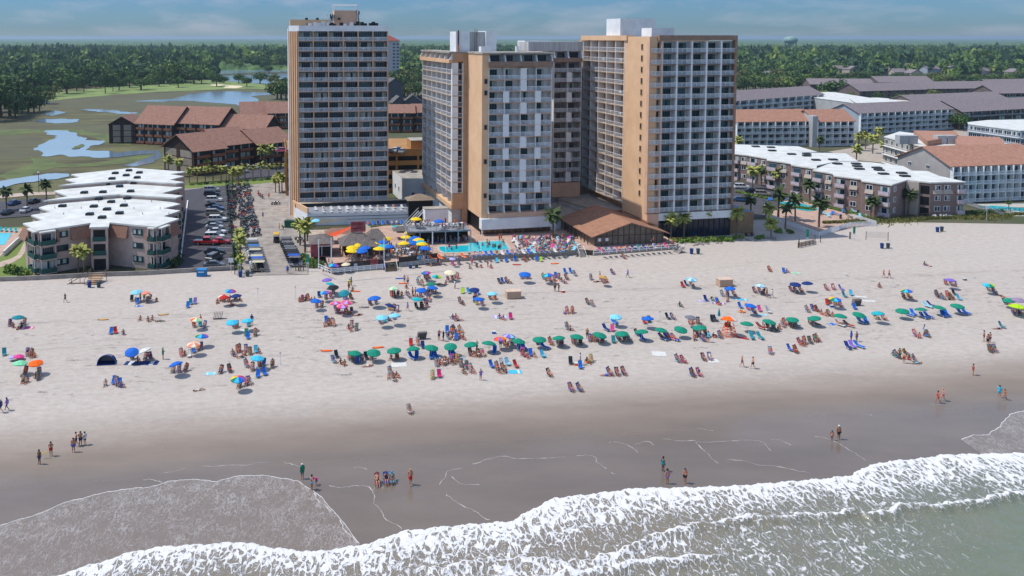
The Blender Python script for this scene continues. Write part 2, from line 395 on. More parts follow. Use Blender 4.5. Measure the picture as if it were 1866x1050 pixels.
wd = 7.0+1.5*np.sin(X*.11+.5)+1.2*ss(X, -6, 20)
foam = 1.0-.26*ss(D, .1, 1.4)-.33*ss(D/wd[:, None], .12, 1.0)-.5*ss(D/wd[:, None], .95, 1.5)
f2 = m2*(.98*np.exp(-np.clip(-(D2-.25), 0, 99)/1.1)*ss(D2, .55, .15))
f2 = np.maximum(f2, m2*(.60-.25*ss(-D2, .5, 5))*(D2 < .1)*(1-ss(XX, 24, 46))*(1-ss(-D2, 3.5, 7)))
f3 = m3*(.97*np.exp(-np.clip(-(D3-.2), 0, 99)/1.6)*ss(D3, .5, .1))
foam = np.maximum(foam, np.maximum(f2, f3)); foam = np.where((m2 > .3) & (D2 < -.2), np.maximum(f2, f3)*.9+.1*foam, foam)
foam = np.maximum(foam, .42*(1-ss(XX, 40, 70))*ss(D, 5, 9)*(1-ss(D, 13, 22)))
foam = np.clip(foam, 0, 1); foam[:, 0:2] = 1.0
V = np.stack([XX, YY, Z], -1).reshape(-1, 3)
I = np.arange(NX*NY).reshape(NX, NY)
Fq = np.stack([I[:-1, 1:], I[1:, 1:], I[1:, :-1], I[:-1, :-1]], -1).reshape(-1, 4)
def sea_material():
 m = bpy.data.materials.new('sea_water'); m.use_nodes = True; nt = m.node_tree; N = nt.nodes; L = nt.links; B = N['Principled BSDF']
 tc = N.new('ShaderNodeTexCoord'); at = N.new('ShaderNodeAttribute'); at.attribute_name = 'foam'
 def new(t, **k):
  n = N.new(t)
  for a, v in k.items(): setattr(n, a, v)
  return n
 def mth(op, a, b):
  n = new('ShaderNodeMath', operation=op)
  for i, x in enumerate((a, b)):
   if hasattr(x, 'links'): L.new(x, n.inputs[i])
   else: n.inputs[i].default_value = x
  return n.outputs[0]
 mp = new('ShaderNodeMapping'); mp.inputs['Rotation'].default_value = (0, 0, R(38)); mp.inputs['Scale'].default_value = (1.0, .45, 1); L.new(tc.outputs['Object'], mp.inputs[0])
 wn = new('ShaderNodeTexNoise'); wn.inputs['Scale'].default_value = .9; wn.inputs['Detail'].default_value = 5; L.new(mp.outputs[0], wn.inputs['Vector'])
 va = new('ShaderNodeVectorMath', operation='MULTIPLY_ADD'); L.new(wn.outputs['Color'], va.inputs[0]); va.inputs[1].default_value = (1.9, 1.9, 0); L.new(mp.outputs[0], va.inputs[2])
 vo = new('ShaderNodeTexVoronoi', feature='DISTANCE_TO_EDGE'); vo.inputs['Scale'].default_value = 1.5; L.new(va.outputs[0], vo.inputs['Vector'])
 vo2 = new('ShaderNodeTexVoronoi', feature='DISTANCE_TO_EDGE'); vo2.inputs['Scale'].default_value = 4.2; L.new(va.outputs[0], vo2.inputs['Vector'])
 n2 = new('ShaderNodeTexNoise'); n2.inputs['Scale'].default_value = 3.5; n2.inputs['Detail'].default_value = 7; n2.inputs['Roughness'].default_value = .7; L.new(va.outputs[0], n2.inputs['Vector'])
 lowf = new('ShaderNodeTexNoise'); lowf.inputs['Scale'].default_value = .22; lowf.inputs['Detail'].default_value = 4; L.new(tc.outputs['Object'], lowf.inputs['Vector'])
 d = mth('MINIMUM', mth('MULTIPLY', vo.outputs['Distance'], 1.0), mth('MULTIPLY', vo2.outputs['Distance'], 2.6))
 d = mth('ADD', d, mth('MULTIPLY', mth('SUBTRACT', n2.outputs['Fac'], .5), .55))
 f = mth('ADD', at.outputs['Fac'], mth('MULTIPLY', mth('SUBTRACT', lowf.outputs['Fac'], .5), .55))
 th = mth('SUBTRACT', mth('MULTIPLY', mth('MULTIPLY', f, f), .40), .03)
 mr = new('ShaderNodeMapRange', interpolation_type='SMOOTHSTEP'); L.new(mth('SUBTRACT', th, d), mr.inputs[0]); mr.inputs[1].default_value = -.06; mr.inputs[2].default_value = .05
 al = new('ShaderNodeMapRange'); L.new(at.outputs['Fac'], al.inputs[0]); al.inputs[1].default_value = .05; al.inputs[2].default_value = .42
 fo = mth('MULTIPLY', mr.outputs[0], al.outputs[0])
 sol = new('ShaderNodeMapRange', interpolation_type='SMOOTHSTEP'); L.new(at.outputs['Fac'], sol.inputs[0]); sol.inputs[1].default_value = .93; sol.inputs[2].default_value = .995
 fo = mth('MAXIMUM', fo, mth('MULTIPLY', sol.outputs[0], .93))
 bw = new('ShaderNodeMix', data_type='RGBA'); sp = new('ShaderNodeSeparateXYZ'); L.new(tc.outputs['Object'], sp.inputs[0])
 g = new('ShaderNodeMapRange'); L.new(mth('ADD', mth('SUBTRACT', sp.outputs['X'], mth('MULTIPLY', sp.outputs['Y'], .9)), mth('MULTIPLY', lowf.outputs['Fac'], 30)), g.inputs[0]); g.inputs[1].default_value = -38; g.inputs[2].default_value = 8
 L.new(g.outputs[0], bw.inputs['Factor']); bw.inputs['A'].default_value = (*lin('827868'), 1); bw.inputs['B'].default_value = (*lin('68705c'), 1)
 cf = new('ShaderNodeMix', data_type='RGBA'); L.new(n2.outputs['Fac'], cf.inputs['Factor']); cf.inputs['A'].default_value = (.62, .61, .60, 1); cf.inputs['B'].default_value = (.84, .84, .83, 1)
 cm = new('ShaderNodeMix', data_type='RGBA'); L.new(fo, cm.inputs['Factor']); L.new(bw.outputs['Result'], cm.inputs['A']); L.new(cf.outputs['Result'], cm.inputs['B'])
 L.new(cm.outputs['Result'], B.inputs['Base Color'])
 L.new(mth('ADD', .12, mth('MULTIPLY', fo, .75)), B.inputs['Roughness']); B.inputs['Specular IOR Level'].default_value = .4
 rip = new('ShaderNodeTexNoise'); rip.inputs['Scale'].default_value = 1.1; rip.inputs['Detail'].default_value = 6; rip.inputs['Roughness'].default_value = .6; L.new(tc.outputs['Object'], rip.inputs['Vector'])
 hh = mth('ADD', mth('MULTIPLY', rip.outputs['Fac'], .6), mth('MULTIPLY', mth('MULTIPLY', fo, mth('ADD', .3, n2.outputs['Fac'])), .9))
 bp = new('ShaderNodeBump'); bp.inputs['Strength'].default_value = .8; bp.inputs['Distance'].default_value = .3; L.new(hh, bp.inputs['Height']); L.new(bp.outputs[0], B.inputs['Normal'])
 return m
sea = newobj('sea', V, Fq, sea_material(), smooth=True); struct(sea)
a = sea.data.attributes.new('foam', 'FLOAT', 'POINT'); a.data.foreach_set('value', foam.astype(np.float32).ravel())
b = MB(); b.face([(-3000, -300, -.1), (3000, -300, -.1), (3000, 75, -.1), (-3000, 75, -.1)]); struct(b.build('deep_water', water_mat('deep_water', '5c6f60', .2, .3, .3)))
film_m = bpy.data.materials.new('backwash_film'); film_m.use_nodes = True
def film_material(m):
 nt = m.node_tree; N = nt.nodes; L = nt.links; B = N['Principled BSDF']
 tc = N.new('ShaderNodeTexCoord'); mp = N.new('ShaderNodeMapping'); mp.inputs['Rotation'].default_value = (0, 0, R(-25)); mp.inputs['Scale'].default_value = (1.3, .5, 1); L.new(tc.outputs['Object'], mp.inputs[0])
 n = N.new('ShaderNodeTexNoise'); n.inputs['Scale'].default_value = 1.0; n.inputs['Detail'].default_value = 5; L.new(mp.outputs[0], n.inputs['Vector'])
 va = N.new('ShaderNodeVectorMath'); va.operation = 'MULTIPLY_ADD'; L.new(n.outputs['Color'], va.inputs[0]); va.inputs[1].default_value = (2.4, 2.4, 0); L.new(mp.outputs[0], va.inputs[2])
 vo = N.new('ShaderNodeTexVoronoi'); vo.feature = 'DISTANCE_TO_EDGE'; vo.inputs['Scale'].default_value = 2.6; L.new(va.outputs[0], vo.inputs['Vector'])
 at = N.new('ShaderNodeAttribute'); at.attribute_name = 'foam'
 big = N.new('ShaderNodeTexNoise'); big.inputs['Scale'].default_value = .35; big.inputs['Detail'].default_value = 5; big.inputs['Roughness'].default_value = .7; L.new(tc.outputs['Object'], big.inputs['Vector'])
 def mth(op, a, b):
  q = N.new('ShaderNodeMath'); q.operation = op
  for i, x in enumerate((a, b)):
   if hasattr(x, 'links'): L.new(x, q.inputs[i])
   else: q.inputs[i].default_value = x
  return q.outputs[0]
 th = mth('MULTIPLY', at.outputs['Fac'], mth('MULTIPLY', mth('SUBTRACT', big.outputs['Fac'], .36), .62))
 mr = N.new('ShaderNodeMapRange'); mr.interpolation_type = 'SMOOTHSTEP'; L.new(mth('SUBTRACT', th, vo.outputs['Distance']), mr.inputs[0]); mr.inputs[1].default_value = -.05; mr.inputs[2].default_value = .05
 rim = N.new('ShaderNodeMapRange'); rim.interpolation_type = 'SMOOTHSTEP'; L.new(mth('ADD', at.outputs['Fac'], mth('MULTIPLY', mth('SUBTRACT', big.outputs['Fac'], .5), .25)), rim.inputs[0]); rim.inputs[1].default_value = .86; rim.inputs[2].default_value = 1.0
 fac = mth('MINIMUM', 1.0, mth('ADD', mth('MULTIPLY', mr.outputs[0], .24), rim.outputs[0]))
 mx = N.new('ShaderNodeMix'); mx.data_type = 'RGBA'; L.new(fac, mx.inputs['Factor']); mx.inputs['A'].default_value = (*lin('756a60'), 1); mx.inputs['B'].default_value = (.68, .67, .66, 1)
 L.new(mx.outputs['Result'], B.inputs['Base Color']); B.inputs['Roughness'].default_value = .3; B.inputs['Specular IOR Level'].default_value = .35
 n3 = N.new('ShaderNodeTexNoise'); n3.inputs['Scale'].default_value = 2.5; L.new(tc.outputs['Object'], n3.inputs['Vector'])
 bp = N.new('ShaderNodeBump'); bp.inputs['Strength'].default_value = .25; bp.inputs['Distance'].default_value = .05; L.new(n3.outputs['Fac'], bp.inputs['Height']); L.new(bp.outputs[0], B.inputs['Normal'])
film_material(film_m)
def film(upper, lower=None, z=.012, peak=.12, drop=9.0, inner=.55, fade=None):
 uY = curve_y(upper, z); P = sorted(G(a, b, z)[:2] for a, b in upper)
 Xs = np.linspace(P[0][0], P[-1][0], 420); U = uY(Xs)+wob(Xs, [(.06, 1.9, 1), (.05, 4.3, 2), (.03, 9.7, 0)])
 Lw = np.minimum(eY(Xs)-.3, U-.5) if lower is None else curve_y(lower, z)(Xs)
 k = 60; S = np.linspace(0, 1, k)**1.6
 XXX = np.repeat(Xs[:, None], k, 1); YYY = U[:, None]+(Lw-U)[:, None]*S[None]
 dist = U[:, None]-YYY; fo = np.where(dist < peak, 1.0, inner*np.exp(-dist/drop)+.05)
 if fade is not None: fo = fo*fade(XXX)
 v = np.stack([XXX, YYY, np.full_like(XXX, z)+.012*(dist < peak*1.5)], -1).reshape(-1, 3); I = np.arange(420*k).reshape(420, k)
 fq = np.stack([I[:-1, 1:], I[1:, 1:], I[1:, :-1], I[:-1, :-1]], -1).reshape(-1, 4)
 o = newobj('shallow_water', v, fq, film_m, smooth=True); struct(o)
 q = o.data.attributes.new('foam', 'FLOAT', 'POINT'); q.data.foreach_set('value', fo.astype(np.float32).ravel()); return o
film([(-260, 1010), (-60, 972), (0, 957), (60, 940), (120, 915), (180, 900), (220, 892), (270, 888), (310, 877), (345, 873), (395, 877), (440, 866), (490, 867), (545, 877), (585, 905), (620, 945), (655, 990)], inner=.75, drop=14, peak=.09)
film([(1750, 800), (1775, 793), (1800, 792), (1820, 778), (1840, 755), (1866, 748), (1950, 735), (2200, 720)], inner=.7, drop=10, peak=.09)
foam_m = mat('foam_line', 'b9b5b0', .8, .12, 2)
def foam_line(name, px, wid=.05, z=.02):
 P = smooth_poly([G(a, b, z)[:2] for a, b in px], 14, False); b = MB(); q = random.Random(len(px)*7+int(px[0][0]))
 prev = None; gap = 0
 for i in range(len(P)-1):
  a = Vector(P[i]); c = Vector(P[i+1]); d = (c-a)
  if d.length < 1e-4: continue
  n = Vector((-d.y, d.x)).normalized(); ww = wid*(.25+1.1*abs(noise.noise(Vector((a.x*.9, a.y*.9, 3))))*2+q.random()*.3)
  off = n*((q.random()-.5)*.07+.5*noise.noise(Vector((a.x*.5, a.y*.5, 1)))+.16*noise.noise(Vector((a.x*2.5, a.y*2.5, 4))))
  if noise.noise(Vector((a.x*.35, a.y*.35, 9))) > .3: prev = None; continue
  cur = [(*(a+n*ww+off), z), (*(a-n*ww+off), z)]
  if prev: b.face([prev[1], cur[1], cur[0], prev[0]])
  prev = cur
 if b.f: struct(b.build(name, foam_m), 'stuff')
for px in ([(300, 862), (360, 852), (400, 848), (470, 845), (500, 841), (525, 844), (550, 852)], [(262, 873), (285, 876), (300, 881)],
           [(900, 835), (890, 837), (850, 850), (815, 860), (803, 875), (806, 886), (822, 905), (850, 925), (875, 942), (893, 948)],
           [(890, 837), (920, 832), (960, 835), (1010, 833), (1075, 830), (1090, 845), (1118, 866)], [(1110, 808), (1130, 806), (1150, 813), (1166, 825)],
           [(1155, 808), (1180, 806), (1190, 812)], [(1208, 799), (1240, 803), (1270, 805), (1310, 806), (1350, 802), (1385, 806), (1400, 822)],
           [(1265, 806), (1280, 820), (1290, 830), (1310, 845)], [(1270, 780), (1285, 782), (1300, 786)], [(1395, 803), (1410, 800), (1425, 803), (1440, 812)],
           [(1485, 796), (1505, 799), (1530, 810), (1560, 825), (1580, 840)], [(1550, 754), (1570, 756), (1588, 755)], [(1685, 733), (1700, 736), (1722, 738)],
           [(600, 885), (620, 889), (640, 884), (665, 885), (683, 900), (685, 918), (700, 940), (735, 965)], [(570, 893), (590, 920), (615, 945), (640, 975), (655, 995)],
           [(645, 853), (655, 850), (670, 856)], [(1325, 835), (1400, 850), (1480, 862)], [(820, 870), (840, 882), (880, 885)]):
 foam_line('foam', px, .036 if px[0][0] != 570 else .06)
# ------------------------------------------------------------ building kit
TAN = mat('tan_stucco', 'b89474', .9, .12, .25, .1); TANB = mat('bright_tan_stucco', 'd3b08e', .9, .1, .2, .1, col2='c9a480')  # sunlit tan walls painted paler than the same stucco on shaded faces
PEACH = mat('peach_stucco', 'cda88f', .9, .1, .25, .1)
WHITE = mat('white_paint', 'dcdedf', .7, .08, .3, .05, col2='c8ccd0'); WHITEB = mat('stained_white_paint', 'b9b9b6', .8, .2, .35, .1, col2='97979a', stretch=(3, 3, .3))
GLASS = mat('dark_glass', '08111d', .2, .2, .6, 0, col2='173047', spec=.35); GLASST = mat('teal_glass', '0a1c26', .2, .2, .6, 0, col2='184048', spec=.25)
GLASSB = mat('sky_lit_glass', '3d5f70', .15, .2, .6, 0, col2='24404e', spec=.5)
CURT = mat('curtain', 'c0c9c4', .8, .2, 2.5, 0, col2='7f9394', stretch=(1, 1, .05)); DARKIN = mat('room_dark', '07090d', .6, .2, .5)  # near-black paint stands in for shade inside rooms, openings and recesses
ALU = mat('aluminium', '9aa2a8', .4, .1, 3, 0, metal=.3)
GRAV = mat('roof_gravel', 'a39d93', .95, .2, .3, .2, col2='847f78'); ROOFW = mat('white_roof_membrane', 'cdcfcc', .8, .08, .3, 0, col2='b4b5af', detail=10)
DKMET = mat('dark_metal', '23262a', .5, .2, 2)
def shingle(name, c, c2, sc=.9):
 m = mat(name, c, .95, .2, sc, .5, col2=c2, detail=8); return m
SH_ORANGE = shingle('orange_shingles', 'a47a66', '8e6857'); SH_BROWN = shingle('brown_shingles', '8f6c5e', '7a5a4c'); SH_GREY = shingle('grey_brown_shingles', '82787a', '6c6365'); SH_RUST = shingle('rust_metal_roof', '97705a', '83604c')
def rail_mat():
 m = bpy.data.materials.new('rail_glass'); m.use_nodes = True; nt = m.node_tree; B = nt.nodes['Principled BSDF']
 B.inputs['Base Color'].default_value = (.78, .86, .92, 1); B.inputs['Roughness'].default_value = .15; B.inputs['Alpha'].default_value = .42
 n = nt.nodes.new('ShaderNodeTexNoise'); n.inputs['Scale'].default_value = 1.2; r = nt.nodes.new('ShaderNodeMapRange'); r.inputs[3].default_value = .2; r.inputs[4].default_value = .46
 tc = nt.nodes.new('ShaderNodeTexCoord'); nt.links.new(tc.outputs['Object'], n.inputs['Vector']); nt.links.new(n.outputs['Fac'], r.inputs[0]); nt.links.new(r.outputs[0], B.inputs['Alpha']); return m
RGL = rail_mat()
_dm = {}
def door_mesh(w, h, k, curt=CURT, gl=GLASS, fr=ALU):
 key = (round(w, 2), round(h, 2), k, curt.name, gl.name, fr.name)
 if key in _dm: return _dm[key]
 q = random.Random(k*31+5); b = MB(); n = max(2, int(round(w/1.0)))
 b.box(-w/2, -.02, 0, w/2, .02, h, 0)
 st_ = [2]*(n*2)
 a = q.randint(0, n*2-2); c = q.randint(1, n) if k % 4 else 0
 c1, c2 = ((1, 1), (2, 0), (0, 1), (n, n-1), (1, 1), (0, 0), (1, 2), (1, 0), (n-1, 0), (0, 0), (2, 1), (0, 2))[k % 12]
 for i in range(n*2): st_[i] = 1 if i < c1 or i >= 2*n-c2 else 2
 pw = w/(2*n)
 for i in range(2*n):
  x = -w/2+i*pw
  b.box(x+.03, -.05, .06, x+pw-.01, -.021, h-.08, st_[i])
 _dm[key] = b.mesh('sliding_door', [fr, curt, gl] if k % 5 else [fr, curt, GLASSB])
 return _dm[key]
def win_mesh(w, h, n=2, fr=WHITE, gl=GLASS, k=0):
 key = ('w', round(w, 2), round(h, 2), n, fr.name, gl.name, k)
 if key in _dm: return _dm[key]
 b = MB(); b.box(-w/2, -.10, 0, w/2, .02, .10); b.box(-w/2, -.10, h-.1, w/2, .02, h)
 for i in range(n+1):
  x = -w/2+(w-.1)*i/n; b.box(x, -.095, .1, x+.1, .02, h-.1)
 b.box(-w/2+.05, -.03, .05, w/2-.05, .015, h-.05, 1)
 if k:
  for i in range(n):
   if (k >> i) & 1: b.box(-w/2+w*i/n+.1, -.045, .3, -w/2+w*(i+.6)/n, -.031, h-.1, 2)
 _dm[key] = b.mesh('window', [fr, gl, CURT]); return _dm[key]
class Bld:
 """one building: an Empty at its base, parts given in world coordinates"""
 def __init__(s, name, label, cat, org, group=None):
  s.o = Vector((org[0], org[1], 0)); s.e = thing(name, label, cat, s.o, 0, group); s.nw = 0; s.extra = {}
 def part(s, name, mb, mats, parent=None, smooth=False, label=None):
  v = [(p[0]-s.o.x, p[1]-s.o.y, p[2]) for p in mb.v]; mb.v = v
  o = mb.build(name, mats, parent or s.e, smooth=smooth)
  if label: o['label'] = label
  return o
 def place(s, name, me, x, y, z, rz, parent=None):
  if name in ('sliding_door', 'window'):
   s.nw += 1
   if s.nw > 100: s.extra.setdefault(me.name, [name, me, []])[2].append((x, y, z, rz)); return None
  return put(name, me, parent or s.e, (x-s.o.x, y-s.o.y, z), rz)
 def done(s):
  if not s.extra: return s.e
  V, F, Mi, mats = [], [], [], []
  for nm, me, L in s.extra.values():
   n = len(me.vertices); co = np.empty(n*3, np.float32); me.vertices.foreach_get('co', co); co = co.reshape(-1, 3)
   fs = [tuple(p.vertices) for p in me.polygons]; mi = [p.material_index for p in me.polygons]
   idx = []
   for m_ in me.materials:
    if m_ not in mats: mats.append(m_)
    idx.append(mats.index(m_))
   for x, y, z, rz in L:
    c, q = math.cos(rz), math.sin(rz); base = len(V)
    for p in co: V.append((x-s.o.x+p[0]*c-p[1]*q, y-s.o.y+p[0]*q+p[1]*c, z+p[2]))
    F += [tuple(base+i for i in f) for f in fs]; Mi += [idx[i] for i in mi]
  b = MB(); b.v, b.f, b.m = V, F, Mi; o = b.build('window', mats, s.e); o['kind'] = 'stuff'; return s.e
def edge(p0, p1):
 p0 = Vector(p0[:2]); p1 = Vector(p1[:2]); d = p1-p0; L = d.length; d.normalize(); return p0, p1, d, Vector((-d.y, d.x)), L, math.atan2(d.y, d.x)
def rail_mesh(L, style, h=1.05, m0=WHITE, panel=None, postd=1.35):
 b = MB(); b.box(0, -.04, h-.09, L, .04, h); b.box(0, -.025, .06, L, .025, .12)
 n = max(1, int(round(L/postd)))
 for i in range(n+1):
  x = i*(L-.06)/n; b.box(x, -.03, 0, x+.06, .03, h-.06)
 if style == 'glass': b.face([(0, 0, .12), (L, 0, .12), (L, 0, h-.06), (0, 0, h-.06)], 1); return b.mesh('railing', [m0, RGL])
 if style == 'solid': b.box(0, -.02, .12, L, .02, h-.06, 1); return b.mesh('railing', [m0, panel or m0])
 n = int(L/.42)
 for i in range(n): x = .1+i*(L-.2)/max(1, n); b.box(x, -.012, .12, x+.04, .012, h-.06)
 return b.mesh('railing', [m0])
def facade(B, p0, p1, zs, fh, n, rec=1.5, proj=.25, slab=PEACH, div=PEACH, wall=WHITE, rail='glass', door=.86, divw=.28, divproj=None, curt=CURT, gl=GLASS, doors=True, slabt=.18, half=False, divz=None, ends=True, zigzag=0):
 p0, p1, d, nn, L, a = edge(p0, p1); z0 = min(zs); z1 = max(zs)+fh; cw = L/n
 b = MB(); b.box(0, 0, z0, L, .25, z1); M = Matrix.Translation((p0.x+nn.x*rec, p0.y+nn.y*rec, 0)) @ Matrix.Rotation(a, 4, 'Z')
 b.v = [tuple(M @ Vector(v)) for v in b.v]; B.part('wall', b, wall)
 sm = MB(); sm.box(0, -proj, -slabt, L, rec, 0)
 for i in range(n) if zigzag else (): sm.prism([(i*cw, -proj), (i*cw+cw*.5, -proj-zigzag), ((i+1)*cw, -proj)], -slabt, 0)
 sm = sm.mesh('balcony', slab)
 rm = rail_mesh(L, rail) if rail else None
 for z in zs:
  o = B.place('balcony', sm, p0.x, p0.y, z, a)
  if rm: put('railing', rm, o, (0, -proj+.05, 0), 0)
 dp = proj if divproj is None else divproj
 dz0, dz1 = divz or (z0-slabt, z1)
 for i in range(0 if ends else 1, n+1 if ends else n):
  b = MB(); b.box(i*cw-divw/2, -dp-.03, dz0, i*cw+divw/2, rec-.01, dz1); M = Matrix.Translation((p0.x, p0.y, 0)) @ Matrix.Rotation(a, 4, 'Z')
  b.v = [tuple(M @ Vector(v)) for v in b.v]; B.part('divider', b, div)
 if doors:
  for z in zs:
   for i in range(n):
    k = rnd.randint(0, 11); w = cw*door-divw; x = (i+.5)*cw
    if half: w = cw*.62; x = (i+.34)*cw
    q = p0+d*x+nn*(rec-.03); B.place('sliding_door', door_mesh(w, fh*.86, k, curt, gl), q.x, q.y, z, a)
def wgrid(B, p0, p1, zs, xs, me, name='window', off=.02):
 p0, p1, d, nn, L, a = edge(p0, p1)
 for z in zs:
  for i, x in enumerate(xs):
   q = p0+d*(x*L)-nn*off; B.place(name, me[rnd.randrange(len(me))] if isinstance(me, list) else me, q.x, q.y, z, a)
def wall_boxes(b, p0, p1, boxes, m=0):
 """boxes in the frame of an edge: (x0,y0,z0,x1,y1,z1), y>0 goes inwards"""
 p0, p1, d, nn, L, a = edge(p0, p1); M = Matrix.Translation((p0.x, p0.y, 0)) @ Matrix.Rotation(a, 4, 'Z')
 for q in boxes: b.box(*q, m, M)
def inset(P, offs):
 """move each edge of a counter-clockwise footprint inwards by its offset"""
 n = len(P); Ls = []
 for k in range(n):
  a, c = Vector(P[k]), Vector(P[(k+1) % n]); d = (c-a).normalized(); nn = Vector((-d.y, d.x)); Ls.append((a+nn*offs[k], d))
 out = []
 for k in range(n):
  (a, d), (c, e) = Ls[k-1], Ls[k]; den = d.x*e.y-d.y*e.x
  t = ((c-a).x*e.y-(c-a).y*e.x)/den; out.append(tuple(a+d*t))
 return out
def gable(B, F, u0, v0, W, D, he, hr, axis, wallm, roofm, over=.7, zb=0, roofname='roof'):
 """walls with gable ends and a pitched roof; axis 'u' has the ridge along the front"""
 P = lambda u, v, z: (*F(u, v), z)
 b = MB(); u1, v1 = u0+W, v0+D; um, vm = (u0+u1)/2, (v0+v1)/2
 b.face([P(u0, v0, zb), P(u1, v0, zb), P(u1, v0, he)]+([P(um, v0, hr)] if axis == 'v' else [])+[P(u0, v0, he)])
 b.face([P(u1, v1, zb), P(u0, v1, zb), P(u0, v1, he)]+([P(um, v1, hr)] if axis == 'v' else [])+[P(u1, v1, he)])
 b.face([P(u1, v0, zb), P(u1, v1, zb), P(u1, v1, he)]+([P(u1, vm, hr)] if axis == 'u' else [])+[P(u1, v0, he)])
 b.face([P(u0, v1, zb), P(u0, v0, zb), P(u0, v0, he)]+([P(u0, vm, hr)] if axis == 'u' else [])+[P(u0, v1, he)])
 B.part('wall', b, wallm)
 b = MB(); o = over; t = .22
 sl = (hr-he)/((D if axis == 'u' else W)/2); dz = o*sl
 if axis == 'u': secs = [((u0-o, v0-o, he-dz), (u1+o, v0-o, he-dz), (u1+o, vm, hr), (u0-o, vm, hr)), ((u1+o, v1+o, he-dz), (u0-o, v1+o, he-dz), (u0-o, vm, hr), (u1+o, vm, hr))]
 else: secs = [((u0-o, v1+o, he-dz), (u0-o, v0-o, he-dz), (um, v0-o, hr), (um, v1+o, hr)), ((u1+o, v0-o, he-dz), (u1+o, v1+o, he-dz), (um, v1+o, hr), (um, v0-o, hr))]
 for s in secs:
  top = [P(u, v, z+t) for u, v, z in s]; bot = [P(u, v, z+.03) for u, v, z in s]; b.face(top); b.face(bot[::-1])
  for k in range(4): j = (k+1) % 4; b.face([bot[k], bot[j], top[j], top[k]])
 return B.part(roofname, b, roofm)
def flat_roofs(B, roofs, wallm, roofm, zb=0, trim=None, over=.0):
 out = []
 for px, z in roofs:
  P = [G(a, c, z)[:2] for a, c in px]
  ar = sum(P[k][0]*P[(k+1) % len(P)][1]-P[(k+1) % len(P)][0]*P[k][1] for k in range(len(P)))
  if ar < 0: P = P[::-1]
  b = MB(); b.prism(P, zb, z-.35); B.part('wall', b, wallm)
  Q = inset(P, [-.25]*len(P)); b = MB(); b.prism(Q, z-.35, z, 1, 0); B.part('roof', b, [roofm, trim or roofm]); out.append(P)
 return out
# ------------------------------------------------------------ the beachfront tower on the road (left tower)
def at(Fr, u, v): return Fr(u, v)
FT = Frame(*G(546, 395.5)[:2], 9); TW = 24.4
B = Bld('hotel_tower', 'tall dark balconied hotel tower with tan ribbed corner beside the access road', 'hotel', FT(12, 8))
foot = [FT(0, 0), FT(TW, 0), FT(TW, 17), FT(-2.2, 17), FT(-2.4, 2.6)]
core = inset(foot, [1.55, 0, 0, 0, 0.02])
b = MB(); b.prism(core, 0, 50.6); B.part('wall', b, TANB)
FHT = 2.75; zs = [4.15+FHT*k for k in range(17)]
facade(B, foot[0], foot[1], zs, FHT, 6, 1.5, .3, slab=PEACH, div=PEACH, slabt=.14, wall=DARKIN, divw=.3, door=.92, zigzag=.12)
b = MB(); b.prism(inset(foot, [-.35, -.1, 0, 0, -.1]), 50.75, 52.3, 0, 1); B.part('parapet', b, [WHITE, GRAV])
b = MB()
L_ = edge(foot[4], foot[0])[4]
for i in range(4): x = .45+i*(L_-.9)/3.2; wall_boxes(b, foot[4], foot[0], [(x, -.32, 0, x+.38, .02, 50.7)])
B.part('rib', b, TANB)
b = MB(); wall_boxes(b, foot[4], foot[0], [(-.4, -.2, 0, -.05, .1, 51.5)]); B.part('downpipe', b, WHITE)
b = MB(); b.prism([FT(-2, 5), FT(9, 5), FT(9, 15), FT(-2, 15)], 52.3, 54.0); B.part('rooftop_room', b, TANB)
ph = [FT(10.2, 5.5), FT(16.6, 5.5), FT(16.6, 12), FT(10.2, 12)]
b = MB(); b.prism(ph, 52.3, 56.6); B.part('rooftop_room', b, PEACH)
b = MB()
for i in range(4): b.tube((*ph[i], 56.6), (*ph[i], 58.2), .09)
for i in range(4): b.tube((*ph[i], 58.2), (*ph[(i+1) % 4], 58.2), .08)
B.part('roof_frame', b, WHITE)
q = random.Random(5)
for i in range(26):
 u = 3+q.random()*19; v = 1.2+q.random()*4; b = MB(); p = FT(u, v); h = .5+q.random()*.7
 b.box(p[0]-.5, p[1]-.35, 52.3, p[0]+.5, p[1]+.35, 52.3+h); B.part('air_conditioner', b, DKMET if q.random() < .6 else WHITE)
for i in range(22):
 u = (8+q.random()*2.4) if i % 2 else (16.5+q.random()*.9); v = 3.8+q.random()*3; p = FT(u, v); b = MB(); z = 52.3+(q.random()*1.5+.8 if u < 12 else 2.2+q.random()*1.4)
 b.tube((*p, 52.3), (*p, z+.9), .035, 5); b.box(p[0]-.12, p[1]-.1, z, p[0]+.12, p[1]+.1, z+1.1); B.part('antenna', b, DKMET if i % 3 else WHITE)
for u in (2.5, 5.5, 11.5): p = FT(u, 5); b = MB(); b.box(p[0]-.35, p[1]-.3, 54, p[0]+.35, p[1]+.3, 54.5); B.part('roof_vent', b, DKMET)
B.done()
DK = mat('deck_boards', '8f9298', .9, .2, .8, .2, col2='737880')
B = Bld('sun_deck_terrace', 'white walled raised sun deck terrace at the foot of the dark hotel tower', 'terrace', FT(12, -5))
dp = [G(560, 390, 3.1)[:2], G(775, 385, 3.1)[:2], FT(32.5, -1.0), FT(-1.5, -1.0)]
b = MB(); b.prism(dp, 0, 3.1, 0, 1); B.part('wall', b, [WHITE, DK])
b = MB(); b.prism([FT(-1.2, -2.4), FT(33, -1.5), FT(33, 0), FT(-1.2, -.3)], 3.1, 4.1, 0, 1); B.part('planter_wall', b, [DKMET, mat('cream_ledge', 'b9ab98', .9)])
a0, a1 = dp[0], dp[1]
e0 = edge(a0, a1); o = put('railing', rail_mesh(e0[4], 'glass', 1.1), B.e, (a0[0]-B.o.x, a0[1]-B.o.y, 3.1), e0[5])
